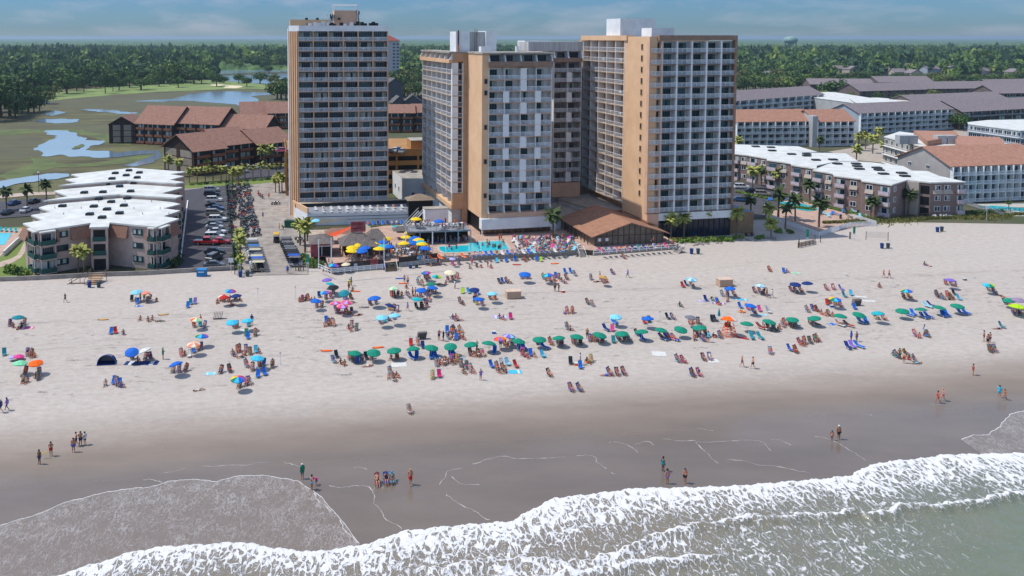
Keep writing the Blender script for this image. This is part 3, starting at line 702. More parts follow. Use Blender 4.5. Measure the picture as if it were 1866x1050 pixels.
b = MB(); wall_boxes(b, a0, a1, [(0, -.06, 2.2, e0[4], .0, 2.35), (0, -.06, 1.4, e0[4], .0, 1.5)]); B.part('trim_line', b, mat('blue_grey_trim', '3f4a5c', .6))
b = MB(); P = [FT(-1.6, -.2), G(546, 392, 5)[:2], dp[0]]; wall_boxes(b, FT(-1.9, .3), dp[0], [(0, 0, 0, edge(FT(-1.9, .3), dp[0])[4], .4, 4.6)]); B.part('side_wall', b, TANB)
# ------------------------------------------------------------ the middle hotel tower
FM = Frame(*G(876, 437)[:2], 12); MW = 17.7
B = Bld('hotel_tower', 'middle hotel tower with white privacy panels and bright tan side wall above the pool', 'hotel', FM(8, 10))
wl = 4.0; wlen = 33
foot = [FM(0, 0), FM(MW, 0), FM(MW, 13), FM(MW-2, 44), FM(-wl, 12+wlen), FM(-wl, 12), FM(0, 12)]
F2 = 2.77; zt = [8.5+F2*k for k in range(12)]
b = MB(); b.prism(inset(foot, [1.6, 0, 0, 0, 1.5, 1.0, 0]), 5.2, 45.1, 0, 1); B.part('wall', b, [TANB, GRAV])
b = MB(); b.prism([FM(.6, .8), FM(MW-.3, .8), FM(MW-.3, 12), FM(0.6, 12)], 0, 5.3); B.part('lobby', b, DARKIN)
fr0, fr1 = FM(1.7, 0), FM(MW, 0)
facade(B, fr0, fr1, zt, F2, 4, 1.55, .3, slab=PEACH, div=WHITE, divw=.12, wall=WHITE, half=True, rail='glass', zigzag=.5, divproj=.45, gl=GLASST)
pan = MB(); pan.box(-.78, -.06, 0, .78, .06, F2-.05); pan = pan.mesh('privacy_panel', WHITE)
LF = edge(fr0, fr1)[4]; pat = 'AABABBABAABA'
for k, c in enumerate(pat[::-1]):
 for x in ((.55,) if c == 'A' else (.27, .78)):
  p0, p1, d, nn, L, a = edge(fr0, fr1); q_ = p0+d*(x*L)-nn*.5; B.place('privacy_panel', pan, q_.x, q_.y, zt[k]-.02, a)
def slant(Bq, p0, p1, n, z0, z1, out0, out1, band, bandm, finm, rec=1.5, glm=GLASS):
 """floor whose fins lean from out0 at z0 to out1 at z1, with a solid band"""
 p0, p1, d, nn, L, a = edge(p0, p1); M = Matrix.Translation((p0.x, p0.y, 0)) @ Matrix.Rotation(a, 4, 'Z')
 b = MB(); b.box(0, -max(out0, out1)-.05, band[0], L, rec, band[1], 0, M); Bq.part('band', b, bandm)
 b = MB(); b.box(0, rec-.1, z0, L, rec+.1, z1, 0, M); Bq.part('wall', b, WHITE)
 for i in range(n+1):
  x = i*L/n; b = MB(); w = .14
  P = [(x-w, -out0, z0), (x+w, -out0, z0), (x+w, rec, z0), (x-w, rec, z0), (x-w, -out1, z1), (x+w, -out1, z1), (x+w, rec, z1), (x-w, rec, z1)]
  P = [tuple(M @ Vector(v)) for v in P]
  for qd in ((0,1,5,4),(1,2,6,5),(2,3,7,6),(3,0,4,7),(4,5,6,7),(0,3,2,1)): b.face([P[j] for j in qd])
  Bq.part('fin', b, finm)
 for i in range(n):
  k = rnd.randint(0, 11); q_ = p0+d*((i+.5)*L/n)+nn*(rec-.15); Bq.place('sliding_door', door_mesh(L/n*.82, (z1-z0)*.9, k, CURT, glm), q_.x, q_.y, z0, a)
slant(B, fr0, fr1, 4, 43.3, 45.0, 1.1, .2, (42.1, 43.3), mat('taupe_band', '8f7768', .9), WHITE)
slant(B, fr0, fr1, 4, 6.5, 8.4, .9, .2, (5.3, 6.5), PEACH, WHITE)
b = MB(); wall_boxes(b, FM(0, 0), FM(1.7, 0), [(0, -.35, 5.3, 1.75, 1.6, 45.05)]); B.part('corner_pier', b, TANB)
wgrid(B, FM(0, -.35), FM(1.7, -.35), [10.2+F2*k for k in (0, 3, 6, 9, 10)], [.55], win_mesh(.9, 1.3, 1, TAN))
b = MB(); b.prism(inset([FM(-.2, -1.2), FM(MW+.3, -1.2), FM(MW+.3, 12), FM(-.2, 12)], [.0]*4), 45.1, 45.5); B.part('roof_slab', b, GRAV)
b = MB(); b.prism([FM(-wl-1.0, 11.5), FM(0, 11.5), FM(0, 45), FM(-wl-.6, 45)], 45.1, 45.5); B.part('roof_slab', b, GRAV)
w0, w1 = FM(-wl, 12+wlen), FM(-wl, 12)
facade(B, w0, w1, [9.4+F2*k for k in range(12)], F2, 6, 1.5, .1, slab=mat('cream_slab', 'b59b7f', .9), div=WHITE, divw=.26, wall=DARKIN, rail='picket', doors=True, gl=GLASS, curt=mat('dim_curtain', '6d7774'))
slant(B, w0, w1, 6, 43.4, 45.1, .9, .1, (42.6, 43.5), TANB, WHITE)
slant(B, w0, w1, 6, 6.3, 9.2, -.4, .2, (5.2, 6.3), TANB, WHITE)
b = MB(); b.prism([FM(-wl+.5, 14), FM(-.3, 14), FM(-.3, 44), FM(-wl+.5, 44)], 0, 5.2); B.part('ground_floor', b, WHITE)
s0, s1 = FM(-wl, 12), FM(-1.3, 12)
facade(B, s0, s1, [9.4+F2*k for k in range(12)], F2, 1, 1.0, .2, slab=mat('cream_slab', 'b59b7f'), div=WHITE, divw=.2, wall=mat('brown_panel', '6b5340', .9), rail='picket', doors=False)
b = MB(); wall_boxes(b, s0, s1, [(0, -.35, 43.0, 2.8, 1.0, 45.2), (0, -.3, 5.2, 2.8, 1, 9.2)]); B.part('band', b, TAN)
b = MB(); wall_boxes(b, FM(-1.3, 12), FM(0, 12), [(0, -.1, 0, 1.35, 1.2, 45.1)]); B.part('pier', b, TAN)
b = MB(); b.prism([FM(-.2, -1.4), FM(MW+1.0, -1.4), FM(MW+1.0, .7), FM(-.2, .7)], 2.7, 5.3); B.part('canopy_band', b, WHITE)
gm = mat('lobby_glass', '2b1f1c', .12, .4, .9, 0, col2='8a6a52', spec=.6)
b = MB(); wall_boxes(b, FM(0, .4), FM(MW, .4), [(0, 0, 0, MW, .1, 2.7)]); B.part('window_wall', b, gm)
b = MB(); wall_boxes(b, FM(0, .4), FM(MW, .4), [(x, -.08, 0, x+.12, -.01, 2.7) for x in [MW*i/12 for i in range(13)]]); B.part('mullion', b, DKMET)
b = MB()
for u in (-.1, MW+.8): wall_boxes(b, FM(u, -1.2), FM(u+1, -1.2), [(0, 0, 0, .25, .25, 2.7)])
B.part('column', b, WHITE)
def room(Bq, Fr, u, v, w, d, z0, z1, m, name='rooftop_room'):
 b = MB(); b.prism([Fr(u, v), Fr(u+w, v), Fr(u+w, v+d), Fr(u, v+d)], z0, z1, 0, 1); Bq.part(name, b, [m, GRAV])
room(B, FM, -2.8, 13, 3.6, 6, 45.5, 50.6, WHITE); room(B, FM, .8, 14, 4.4, 6, 45.5, 50.5, WHITEB); room(B, FM, 5.2, 13.2, 2.8, 7, 45.5, 50.7, WHITE)
room(B, FM, 2.6, 9, 2.6, 2, 45.5, 46.8, WHITE); room(B, FM, 10.8, 6, .7, .7, 45.5, 46.9, WHITE)
b = MB(); p = FM(-2.3, 12.6); b.tube((*p, 47.2), (*p, 50.9), .16, 8); B.part('exhaust_pipe', b, mat('rusty_pipe', '4a2416', .9)); b = MB(); b.tube((*p, 45.5), (*p, 47.2), .2, 8); B.part('exhaust_pipe', b, mat('orange_pipe', 'b9701f', .8))
b = MB(); p = FM(2.3, 13.7); r_ = FM(2.9, 13.7)
b.tube((*p, 45.5), (*p, 51.3), .05, 5); b.tube((*r_, 45.5), (*r_, 51.3), .05, 5)
for k in range(16): b.tube((*p, 45.7+k*.34), (*r_, 45.7+k*.34), .035, 4)
B.part('ladder', b, mat('rust', '5e4638', .9))
B.done()
# ------------------------------------------------------------ right tower with its connecting wing
FR = Frame(*G(1177, 438)[:2], 12); RW = 22.9; F3 = 2.76
B = Bld('hotel_tower', 'widest hotel tower with tall bright tan slit window wall and teal glass front', 'hotel', FR(10, 12))
n3 = 15; zr = [6.8+F3*k for k in range(n3)]
SL = 12.6; SE = 26.5
foot = [FR(0, 0), FR(RW, 0), FR(RW, 20), FR(4, 45), FR(0, 45)]
b = MB(); b.prism(inset(foot, [1.7, 0, 0, 0, 1.6]), 0, 48.2, 0, 1); B.part('wall', b, [TAN, GRAV])
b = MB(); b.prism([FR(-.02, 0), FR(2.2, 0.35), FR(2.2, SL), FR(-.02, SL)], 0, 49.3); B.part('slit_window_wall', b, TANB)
sw = win_mesh(.9, 1.5, 1, TAN); p0, p1 = FR(-.02, SL), FR(-.02, 0)
wgrid(B, p0, p1, [z+.6 for z in zr[1:]], [.72], sw)
facade(B, FR(0.0, 0), FR(3.1, 0), zr, F3, 1, .9, .3, slab=PEACH, div=PEACH, divw=.3, wall=WHITE, rail='glass', door=.98, gl=GLASST)
facade(B, FR(3.2, 0), FR(RW, 0), zr, F3, 5, 1.65, .25, slab=mat('brown_slab', '7b665c', .9), div=WHITE, divw=.42, wall=WHITE, rail='glass', door=.84, zigzag=.35, gl=GLASST, curt=mat('teal_curtain', '5f8486', .8, .3, 2.5, 0, stretch=(1, 1, .05)))
b = MB(); wall_boxes(b, FR(3.2, 0), FR(RW, 0), [(-.2, -.5, 4.7, RW-3.2, 1.7, 6.5)]); B.part('band', b, WHITE)
b = MB(); wall_boxes(b, FR(0, 0), FR(3.2, 0), [(0, -.4, 3.2, 3.0, 1.0, 6.4)]); B.part('band', b, PEACH)
b = MB(); wall_boxes(b, FR(0, 0), FR(RW, 0), [(0.1, .6, 0, RW, .9, 4.7)]); B.part('window_wall', b, GLASS)
b = MB(); wall_boxes(b, FR(0, 0), FR(RW, 0), [(x, .45, 0, x+.14, .59, 4.7) for x in [RW*i/16 for i in range(17)]]); B.part('mullion', b, mat('bronze_frame', '3a2c26', .6))
TAUPE = mat('taupe_band', '8f7768')
b = MB(); wall_boxes(b, FR(0, 0), FR(RW, 0), [(2.25, -.55, 48.4, RW+.1, 1.7, 49.6)]); B.part('band', b, TAUPE)
b = MB(); wall_boxes(b, FR(RW, 0), FR(RW, 20), [(-.3, -.35, 4, .9, .3, 49.5)]); B.part('corner_pier', b, TAUPE)
l0, l1 = FR(0, SL+SE-1.5), FR(0, SL+.1)
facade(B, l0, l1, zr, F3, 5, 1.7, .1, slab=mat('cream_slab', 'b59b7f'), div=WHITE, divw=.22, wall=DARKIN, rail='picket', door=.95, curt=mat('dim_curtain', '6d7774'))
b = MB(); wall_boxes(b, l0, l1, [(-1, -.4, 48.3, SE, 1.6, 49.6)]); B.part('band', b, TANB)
b = MB(); b.prism([FR(1, 10), FR(RW-1, 10), FR(RW-1, 19), FR(5, 42), FR(1, 42)], 48.2, 48.9, 0, 1); B.part('roof_slab', b, [TAN, GRAV])
room(B, FR, .8, 17, 10, 8, 48.9, 54, WHITE); room(B, FR, 2.6, 4, 6, 5, 48.9, 51.4, WHITE)
c0 = G(1006, 392)[:2]; FC = Frame(*c0, 12); CW = 8.0
zc = [9.3+F3*k for k in range(12)]
b = MB(); b.prism([FC(0, 1.5), FC(CW, 1.5), FC(CW+3, 14), FC(0, 14)], 0, 45.3, 0, 1); B.part('wall', b, [WHITEB, GRAV])
facade(B, FC(0, 0), FC(CW, 0), zc, F3, 2, 1.5, .3, slab=mat('brown_slab', '7b665c'), div=WHITE, divw=.14, wall=WHITEB, half=True, rail='glass', zigzag=.4)
for k in range(12):
 if k % 2 == 0: p0, p1, d, nn, L, a = edge(FC(0, 0), FC(CW, 0)); q_ = p0+d*(.55*L)-nn*.4; B.place('privacy_panel', pan, q_.x, q_.y, zc[k]-.02, a)
slant(B, FC(0, 0), FC(CW, 0), 2, 43.5, 45.3, 1.0, .2, (42.35, 43.5), mat('taupe_band', '8f7768'), WHITE)
b = MB(); wall_boxes(b, FC(0, 0), FC(CW, 0), [(-7.5, -.3, 45.35, CW+.3, 8, 47.9)]); B.part('parapet', b, WHITEB)
b = MB(); wall_boxes(b, FC(0, 0), FC(CW, 0), [(-.3, -.3, 5.0, CW, 1.4, 9.0)]); B.part('band', b, PEACH)
room(B, FC, -7.3, 3, 7.5, 6, 45.5, 48.2, WHITE)
B.done()
B = Bld('podium_building', 'low flat gravel roofed podium wedged between the two larger hotel towers', 'building', G(1075, 385))
for px, z in (([(1003, 372), (1062, 355), (1092, 384), (1030, 398), (1003, 402)], 3.6), ([(1018, 362), (1080, 351), (1142, 373), (1136, 381), (1085, 382)], 5.0)):
 P = [G(a, c, z)[:2] for a, c in px]; b = MB(); b.prism(P, 0, z-.25); B.part('wall', b, WHITE); b = MB(); b.prism(inset(P[::-1] if sum(P[k][0]*P[(k+1) % len(P)][1]-P[(k+1) % len(P)][0]*P[k][1] for k in range(len(P))) < 0 else P, [-.3]*len(P)), z-.25, z); B.part('roof', b, GRAV)
FG = Frame(*G(521, 357)[:2], 9)
B = Bld('parking_garage', 'tan multi storey parking garage with dark open slots behind the dark tower', 'parking garage', FG(20, 15))
GT = mat('garage_tan', 'a67c4c', .9, .12, .2, .1)
b = MB()
for k in range(5): b.prism([FG(0, 0), FG(62, 0), FG(62, 34), FG(0, 34)], k*2.9, k*2.9+1.45) if k < 5 else None
B.part('floor_band', b, GT)
b = MB(); b.prism([FG(.5, .5), FG(61.5, .5), FG(61.5, 33.5), FG(.5, 33.5)], .01, 11.5); B.part('interior', b, DARKIN)
b = MB()
for k in range(10): wall_boxes(b, FG(0, 0), FG(62, 0), [(k*6.9-.01, -.05, 0, k*6.9+.6, .4, 13)])
for k in range(6): wall_boxes(b, FG(0, 34), FG(0, 0), [(k*6.6, -.05, 0, k*6.6+.6, .4, 13)])
B.part('column', b, GT)
room(B, FG, 40, 4, 14, 8, 13.05, 16, GT, 'stair_house')
b = MB(); wall_boxes(b, FG(0, 0), FG(62, 0), [(0, -.02, 13.05, 62, .2, 13.9)]); wall_boxes(b, FG(0, 34), FG(0, 0), [(0, -.02, 13.05, 34, .2, 13.9)]); B.part('parapet', b, GT)
FA = Frame(*G(736, 372)[:2], 12)
B = Bld('service_annex', 'plain white service annex between the garage and the middle hotel', 'building', FA(6, 5))
b = MB(); b.prism([FA(0, 0), FA(14, 0), FA(14, 18), FA(0, 18)], 0, 7.2, 0, 1); B.part('wall', b, [WHITE, GRAV]); wgrid(B, FA(0, 0), FA(14, 0), [1], [.2, .6], win_mesh(1, 2.4, 1, WHITE))
wgrid(B, FA(0, 18), FA(0, 0), [2.5], [.3, .6], win_mesh(1.2, 1.6, 1, WHITE))
FX = Frame(*G(694, 158)[:2], 9)
B = Bld('apartment_tower', 'slim pale tower with red roof peeping out behind the dark hotel', 'building', FX(8, 8))
b = MB(); b.prism([FX(0, 0), FX(19, 0), FX(19, 14), FX(0, 14)], 0, 46); B.part('wall', b, mat('pale_wall', 'b5b3b8', .9))
b = MB(); P = [FX(-1, -1), FX(20, -1), FX(20, 15), FX(-1, 15)]; t = (*FX(9.5, 7), 51.5)
for i in range(4): b.face([(*P[i], 46), (*P[(i+1) % 4], 46), t])
B.part('roof', b, mat('red_roof', '8e4a3c', .9))
wgrid(B, FX(0, 0), FX(19, 0), [2+3.3*k for k in range(13)], [.7, .9], win_mesh(2.6, 2, 2, WHITE))
# ------------------------------------------------------------ left zigzag condo
STC = mat('beige_stucco', 'b3a098', .95, .12, .5, .2, col2='a18e86'); MANS = mat('mansard_shingles', '8e6c5c', .95, .2, 2.5, .6, col2='785a4d')
GREENR = mat('green_balcony_panel', '24504c', .7, .15, 1.5)
secs = [
 ([(44.6,406.9),(69.7,419.9),(168,405.3),(165,413.5),(196,412.6),(197.8,404.6),(284.6,412.6),(323.5,398.9),(294.9,394.3),(325.8,384),(294.9,379.9),(326.5,371.9),(312,368.7),(217.2,358.9),(88,373.7),(73.2,377.9),(94.9,386.3),(59.4,392),(81.2,401.2)], 9.4),
 ([(86.9,364.6),(217,353.6),(320,360),(330.4,356.6),(291.5,352.7),(330.4,341.7),(317.8,339.9),(318,336.5),(228.6,333.7),(115.5,345.2),(100.6,347.9),(126.9,357.7)], 10.4),
 ([(114.3,337.2),(231,328),(320,333.7),(332.7,332.1),(307.5,328),(332.7,321.2),(307.5,317.7),(336,313.2),(240,306.3),(131.5,317.7),(148.6,323),(121.2,326.9),(141.7,333)], 11.4)]
B = Bld('zigzag_condo', 'three storey stucco condo with stepped white roofs and green balconies by the beach', 'apartment building', G(190, 440))
flat_roofs(B, secs, STC, ROOFW)
gp = lambda px, py, z=9.4: G(px, py, z)[:2]
A0, A1 = gp(69.7, 419.9), gp(168, 405.3); C0, C1 = gp(197.8, 404.6), gp(284.6, 412.6); D0, D1 = gp(284.6, 412.6), gp(323.5, 398.9); E0, E1 = gp(44.6, 406.9), gp(69.7, 419.9)
zf = [.4, 3.3, 6.2]
wm = [win_mesh(2.6, 1.35, 2, mat('green_frame', '2c5550'), GLASS, k) for k in (0, 1, 3)]
wgrid(B, A0, A1, [z+.9 for z in zf], [.42], wm); wgrid(B, C0, C1, [z+.9 for z in zf], [.62], wm)
def mansard(Bq, p0, p1, x0, x1, z0=6.4, z1=9.1, out=.9, m=MANS):
 p0, p1, d, nn, L, a = edge(p0, p1); M = Matrix.Translation((p0.x, p0.y, 0)) @ Matrix.Rotation(a, 4, 'Z'); b = MB()
 P = [(x0*L, -out, z0), (x1*L, -out, z0), (x1*L, .05, z0), (x0*L, .05, z0), (x0*L, -.1, z1), (x1*L, -.1, z1), (x1*L, .05, z1), (x0*L, .05, z1)]; P = [tuple(M @ Vector(v)) for v in P]
 for qd in ((0,1,5,4),(1,2,6,5),(2,3,7,6),(3,0,4,7),(4,5,6,7),(0,3,2,1)): b.face([P[j] for j in qd])
 Bq.part('mansard_panel', b, m)
mansard(B, A0, A1, .32, .36); mansard(B, A0, A1, .58, .99); mansard(B, C0, C1, .05, .42); mansard(B, C0, C1, .8, .86); mansard(B, D0, D1, .45, .95, out=1.3); mansard(B, E0, E1, 0, .45, out=1.3)
def balconies(Bq, p0, p1, x0, x1, zs, m=GREENR, style='solid', depth=1.3, door=True, frm=WHITE, roofed=True, colr=STC):
 p0, p1, d, nn, L, a = edge(p0, p1); w = (x1-x0)*L; q_ = p0+d*(x0*L)
 sm = MB(); sm.box(0, -depth, -.18, w, 0, 0); sm = sm.mesh('balcony', colr); rm = rail_mesh(w, style, 1.05, m if style == 'solid' else frm, m); rs_ = rail_mesh(depth, style, 1.05, m if style == 'solid' else frm, m)
 for z in zs:
  o = Bq.place('balcony', sm, q_.x, q_.y, z, a); put('railing', rm, o, (0, -depth+.04, 0)); put('railing', rs_, o, (.03, 0, 0), -PI/2); put('railing', rs_, o, (w-.03, 0, 0), -PI/2)
  if door:
   c = q_+d*(w/2)-nn*.02; Bq.place('sliding_door', door_mesh(w*.86, 2.25, rnd.randint(0, 9)), c.x, c.y, z, a)
 if roofed:
  b = MB()
  for x in (0.02, w-.2): wall_boxes(b, q_, q_+d*w, [(x, -depth+.06, min(zs)-.2, x+.18, -depth+.24, max(zs)+2.75)])
  Bq.part('post', b, colr); b = MB(); wall_boxes(b, q_, q_+d*w, [(0, -depth, max(zs)+2.7, w, .05, max(zs)+2.95)]); Bq.part('balcony_roof', b, ROOFW)
balconies(B, A0, A1, .0, .28, zf); balconies(B, D0, D1, .02, .42, zf); balconies(B, C0, C1, .86, .995, zf, depth=.9); balconies(B, E0, E1, .5, .98, zf, depth=.9)
S0, S1 = gp(165, 413.5), gp(196, 412.6); b = MB(); e_ = edge(S0, S1); wall_boxes(b, S0, S1, [(.5, -.03, z+.1, e_[4]-.5, .3, z+2.5) for z in (0, 3.2, 6.2)]); B.part('stair_opening', b, DARKIN)
for z in (3.2, 6.2): o = B.place('railing', rail_mesh(e_[4]-.8, 'solid', 1.05, GREENR, GREENR), S0[0]+.4, S0[1]-.12, z, e_[5])
for (a_, c_, z) in (((294.9, 394.3), (325.8, 384), 9.4), ((294.9, 379.9), (326.5, 371.9), 9.4), ((291.5, 352.7), (330.4, 341.7), 10.4)):
 balconies(B, gp(*a_, z), gp(*c_, z), .25, .95, [z-9, z-6.1, z-3.2], roofed=False, depth=.8)
for px in ((113.8, 377), (171, 377.7), (225.7, 376), (195, 383), (163.5, 392), (217.8, 390), (186, 398), (202.6, 369.3), (180, 364.5), (231.5, 363)):
 p = G(*px, 9.4); b = MB(); b.box(p[0]-.75, p[1]-.7, 9.4, p[0]+.75, p[1]+.7, 9.9); b.box(p[0]-.6, p[1]-.55, 9.9, p[0]+.6, p[1]+.55, 10.0, 1); B.part('skylight', b, [DKMET, GLASS])
for px in ((153.5, 352.5), (187.5, 351.5), (218, 341), (196, 337), (244, 335.5), (238, 350)):
 p = G(*px, 10.4); b = MB(); b.box(p[0]-.75, p[1]-.7, 10.4, p[0]+.75, p[1]+.7, 10.9); b.box(p[0]-.6, p[1]-.55, 10.9, p[0]+.6, p[1]+.55, 11, 1); B.part('skylight', b, [DKMET, GLASS])
for px in ((204, 327), (210, 317), (230, 321), (235, 312), (254, 316), (250, 325)):
 p = G(*px, 11.4); b = MB(); b.box(p[0]-.75, p[1]-.7, 11.4, p[0]+.75, p[1]+.7, 11.9); b.box(p[0]-.6, p[1]-.55, 11.9, p[0]+.6, p[1]+.55, 12, 1); B.part('skylight', b, [DKMET, GLASS])
for k in range(14):
 p = G(100+k*16, 380+13*math.sin(k*2.1), 9.4); b = MB(); b.tube((p[0], p[1], 9.4), (p[0], p[1], 9.85), .1, 6); B.part('roof_vent', b, ALU)
B.done()
# ------------------------------------------------------------ right townhouse row
TAUP = mat('taupe_siding', '83706b', .9, .12, .3, .1, col2='776560', stretch=(.3, .3, 6)); TAUPL = mat('pale_siding', 'a99f94', .9, .1, .3, .1)
B = Bld('townhouse_row', 'taupe three storey condo row with stepped white flat roofs beside its own pool', 'apartment building', G(1520, 380))
secs = [([(1330,263),(1454,267),(1487.7,276.6),(1441.6,277.6),(1401.7,286),(1400.7,289),(1365,283),(1330,279)], 9.2),
 ([(1403.8,283.9),(1441.6,277.6),(1540,279.7),(1562,293.4),(1525.4,293.4),(1486.6,301.7),(1486.6,307),(1443.7,300.5),(1442,297.5),(1398.6,291.4)], 9.8),
 ([(1482.4,310),(1525,293.8),(1580,295.4),(1645,302.8),(1659.6,311),(1689,312),(1710,320.6),(1757,331),(1696,332),(1652,327.3),(1624,336.3),(1572,329.5),(1570,326),(1521,320),(1519,316)], 9.6)]
flat_roofs(B, secs, TAUP, ROOFW)
ww = [win_mesh(1.7, 1.4, 2, WHITE, GLASS, k) for k in (0, 1, 2)]
gq = lambda a, z: G(*a, z)[:2]
pastel = mat('pastel_panel', 'aeb6bd', .7, .4, 2.2, 0, col2='b58f9c')
for a_, c_, z, bx, wx in (((1330, 279), (1365, 283), 9.2, [(.1, .5)], [.75]), ((1365, 283), (1400.7, 289), 9.2, [(.02, .45)], [.75]), ((1398.6, 291.4), (1442, 297.5), 9.8, [(.04, .42)], [.68]), ((1443.7, 300.5), (1486.6, 307), 9.8, [(.04, .4)], [.7]),
   ((1482.4, 310), (1519, 316), 9.6, [(.05, .5)], [.78]), ((1521, 320), (1570, 326), 9.6, [(.05, .42)], [.72]), ((1572, 329.5), (1624, 336.3), 9.6, [(.6, .98)], [.25]), ((1696, 332), (1757, 331), 9.6, [(.78, .99)], [.22, .5])):
 p0, p1 = gq(a_, z), gq(c_, z); zz = [z-8.9, z-6.0, z-3.1]
 for x0, x1 in bx: balconies(B, p0, p1, x0, x1, zz, pastel, 'solid', 1.0, roofed=False, colr=TAUPL)
 wgrid(B, p0, p1, [k+.8 for k in zz], wx, ww)
 for x in wx: mansard(B, p0, p1, x-.15, x+.15, z-3.3, z-2.3, .5, TAUPL)
wgrid(B, gq((1624, 336.3), 9.6), gq((1652, 327.3), 9.6), [1.5, 4.4, 7.3], [.25], ww)
p0, p1 = gq((1652, 327.3), 9.6), gq((1696, 332), 9.6)
b = MB(); e_ = edge(p0, p1); wall_boxes(b, p0, p1, [(.1, -.8, 0, e_[4]*.55, .0, 9.2)]); B.part('stair_wall', b, TAUPL)
b = MB(); wall_boxes(b, p0, p1, [(e_[4]*.6, -.05, z, e_[4]*.97, .3, z+2.3) for z in (.1, 3.1, 6.2)]); B.part('stair_opening', b, DARKIN)
for px, z in [((1377, 268), 9.2), ((1405, 269.5), 9.2), ((1407, 275.5), 9.2), ((1442.5, 282), 9.8), ((1470, 281.5), 9.8), ((1470, 285), 9.8), ((1487, 292.7), 9.8), ((1518, 292), 9.8), ((1526, 299.5), 9.6), ((1560, 299.5), 9.6), ((1562, 304), 9.6), ((1566, 309), 9.6), ((1598, 307), 9.6), ((1602, 311), 9.6), ((1610, 318), 9.6), ((1643, 316.5), 9.6), ((1649, 322), 9.6)]:
 p = G(*px, z); b = MB(); b.box(p[0]-1.2, p[1]-.9, z, p[0]+1.2, p[1]+.9, z+.45); B.part('skylight', b, DKMET)
B.done()
# ------------------------------------------------------------ gabled condos
WWALL = mat('white_siding', 'a6a8a9', .9, .08, .3, 0); BLUEW = mat('blue_white_siding', '9aa3ad', .9, .1, .3, 0); GRWALL = mat('grey_brown_siding', '6d615d', .95, .12, .3, 0); CREAM = mat('cream_siding', 'a89e90', .9, .1, .3)  # bluish shadow tint of white condos painted in; also siding of pale blue houses
def condo(label, pl, pr, D, he, hr, wallm, roofm, nfl, nb, axis='u', wm_=None, bal=True, sidex=(), name='gabled_condo', group=None, fin=True):
 x0, y0, _ = G(*pl); x1, y1, _ = G(*pr); ang = math.degrees(math.atan2(y1-y0, x1-x0)); W = math.hypot(x1-x0, y1-y0); F = Frame(x0, y0, ang)
 B = Bld(name, label, 'apartment building', F(W/2, D/2), group)
 gable(B, F, 0, 0, W, D, he, hr, axis, wallm, roofm)
 fh = (he-.6)/nfl; zs = [.5+k*fh for k in range(nfl)]
 me = wm_ or [win_mesh(min(3, W/nb*.7), fh*.62, 2, WHITE, GLASS, k) for k in (0, 1, 2)]
 p0, p1 = F(0, 0), F(W, 0)
 if bal:
  cw = W/nb
  for i in range(nb):
   if i % 3 == 1 and nb > 4 and not fin: wgrid(B, p0, p1, [z+fh*.2 for z in zs], [(i+.5)/nb], me); continue
   x0_ = p0[0]+(p1[0]-p0[0])*i/nb; y0_ = p0[1]+(p1[1]-p0[1])*i/nb; a = R(ang)
   key = ('bal', round(cw, 1), round(fh, 2), wallm.name)
   if key not in _dm:
    m1 = MB(); m1.box(.1, -1.2, -.15, cw-.1, .02, 0); m1.box(.0, -1.2, -.15, .2, .02, fh-.15)
    _dm[key] = (m1.mesh('balcony', WHITE if wallm is not GRWALL else GRWALL), rail_mesh(cw-.2, 'glass', .95, WHITE if wallm is not GRWALL else mat('grey_rail', '5a5250'), None, 2))
   for z in zs:
    o = B.place('balcony', _dm[key][0], x0_, y0_, z, a); put('railing', _dm[key][1], o, (.1, -1.15, 0))
    c = F((i+.5)*cw, -.02); B.place('sliding_door', door_mesh(cw*.8, fh*.8, rnd.randint(0, 9)), c[0], c[1], z, a)
 else: wgrid(B, p0, p1, [z+fh*.25 for z in zs], [(i+.5)/nb for i in range(nb)], me)
 for x in sidex: wgrid(B, F(0, D), F(0, 0), [z+fh*.25 for z in zs], [x], [win_mesh(1.5, 1.2, 2, WHITE)])
 return B.done()
condo('white condo block with orange roof nearest behind the widest hotel', (1340, 268), (1478, 266), 16, 11.5, 16, WWALL, SH_ORANGE, 4, 10)
condo('short white condo block with orange roof beside the tall white fire wall', (1486, 268), (1555, 266), 16, 11.5, 16, WWALL, SH_ORANGE, 4, 5)
b = MB(); FW = Frame(*G(1479, 268)[:2], -1); b.prism([FW(-.3, -1), FW(2, -1), FW(2, 20), FW(-.3, 20)], 0, 14); o = b.build('fire_wall', WWALL); tag(o, 'tall white fire wall standing between two orange roofed condo blocks', 'wall')
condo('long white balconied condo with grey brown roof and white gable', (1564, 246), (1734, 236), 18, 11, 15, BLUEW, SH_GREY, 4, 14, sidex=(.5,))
condo('white condo with saw tooth brown roofs beside the widest hotel tower', (1330, 216), (1500, 200), 22, 10.5, 15.5, BLUEW, SH_GREY, 3, 12, sidex=(.3, .7))
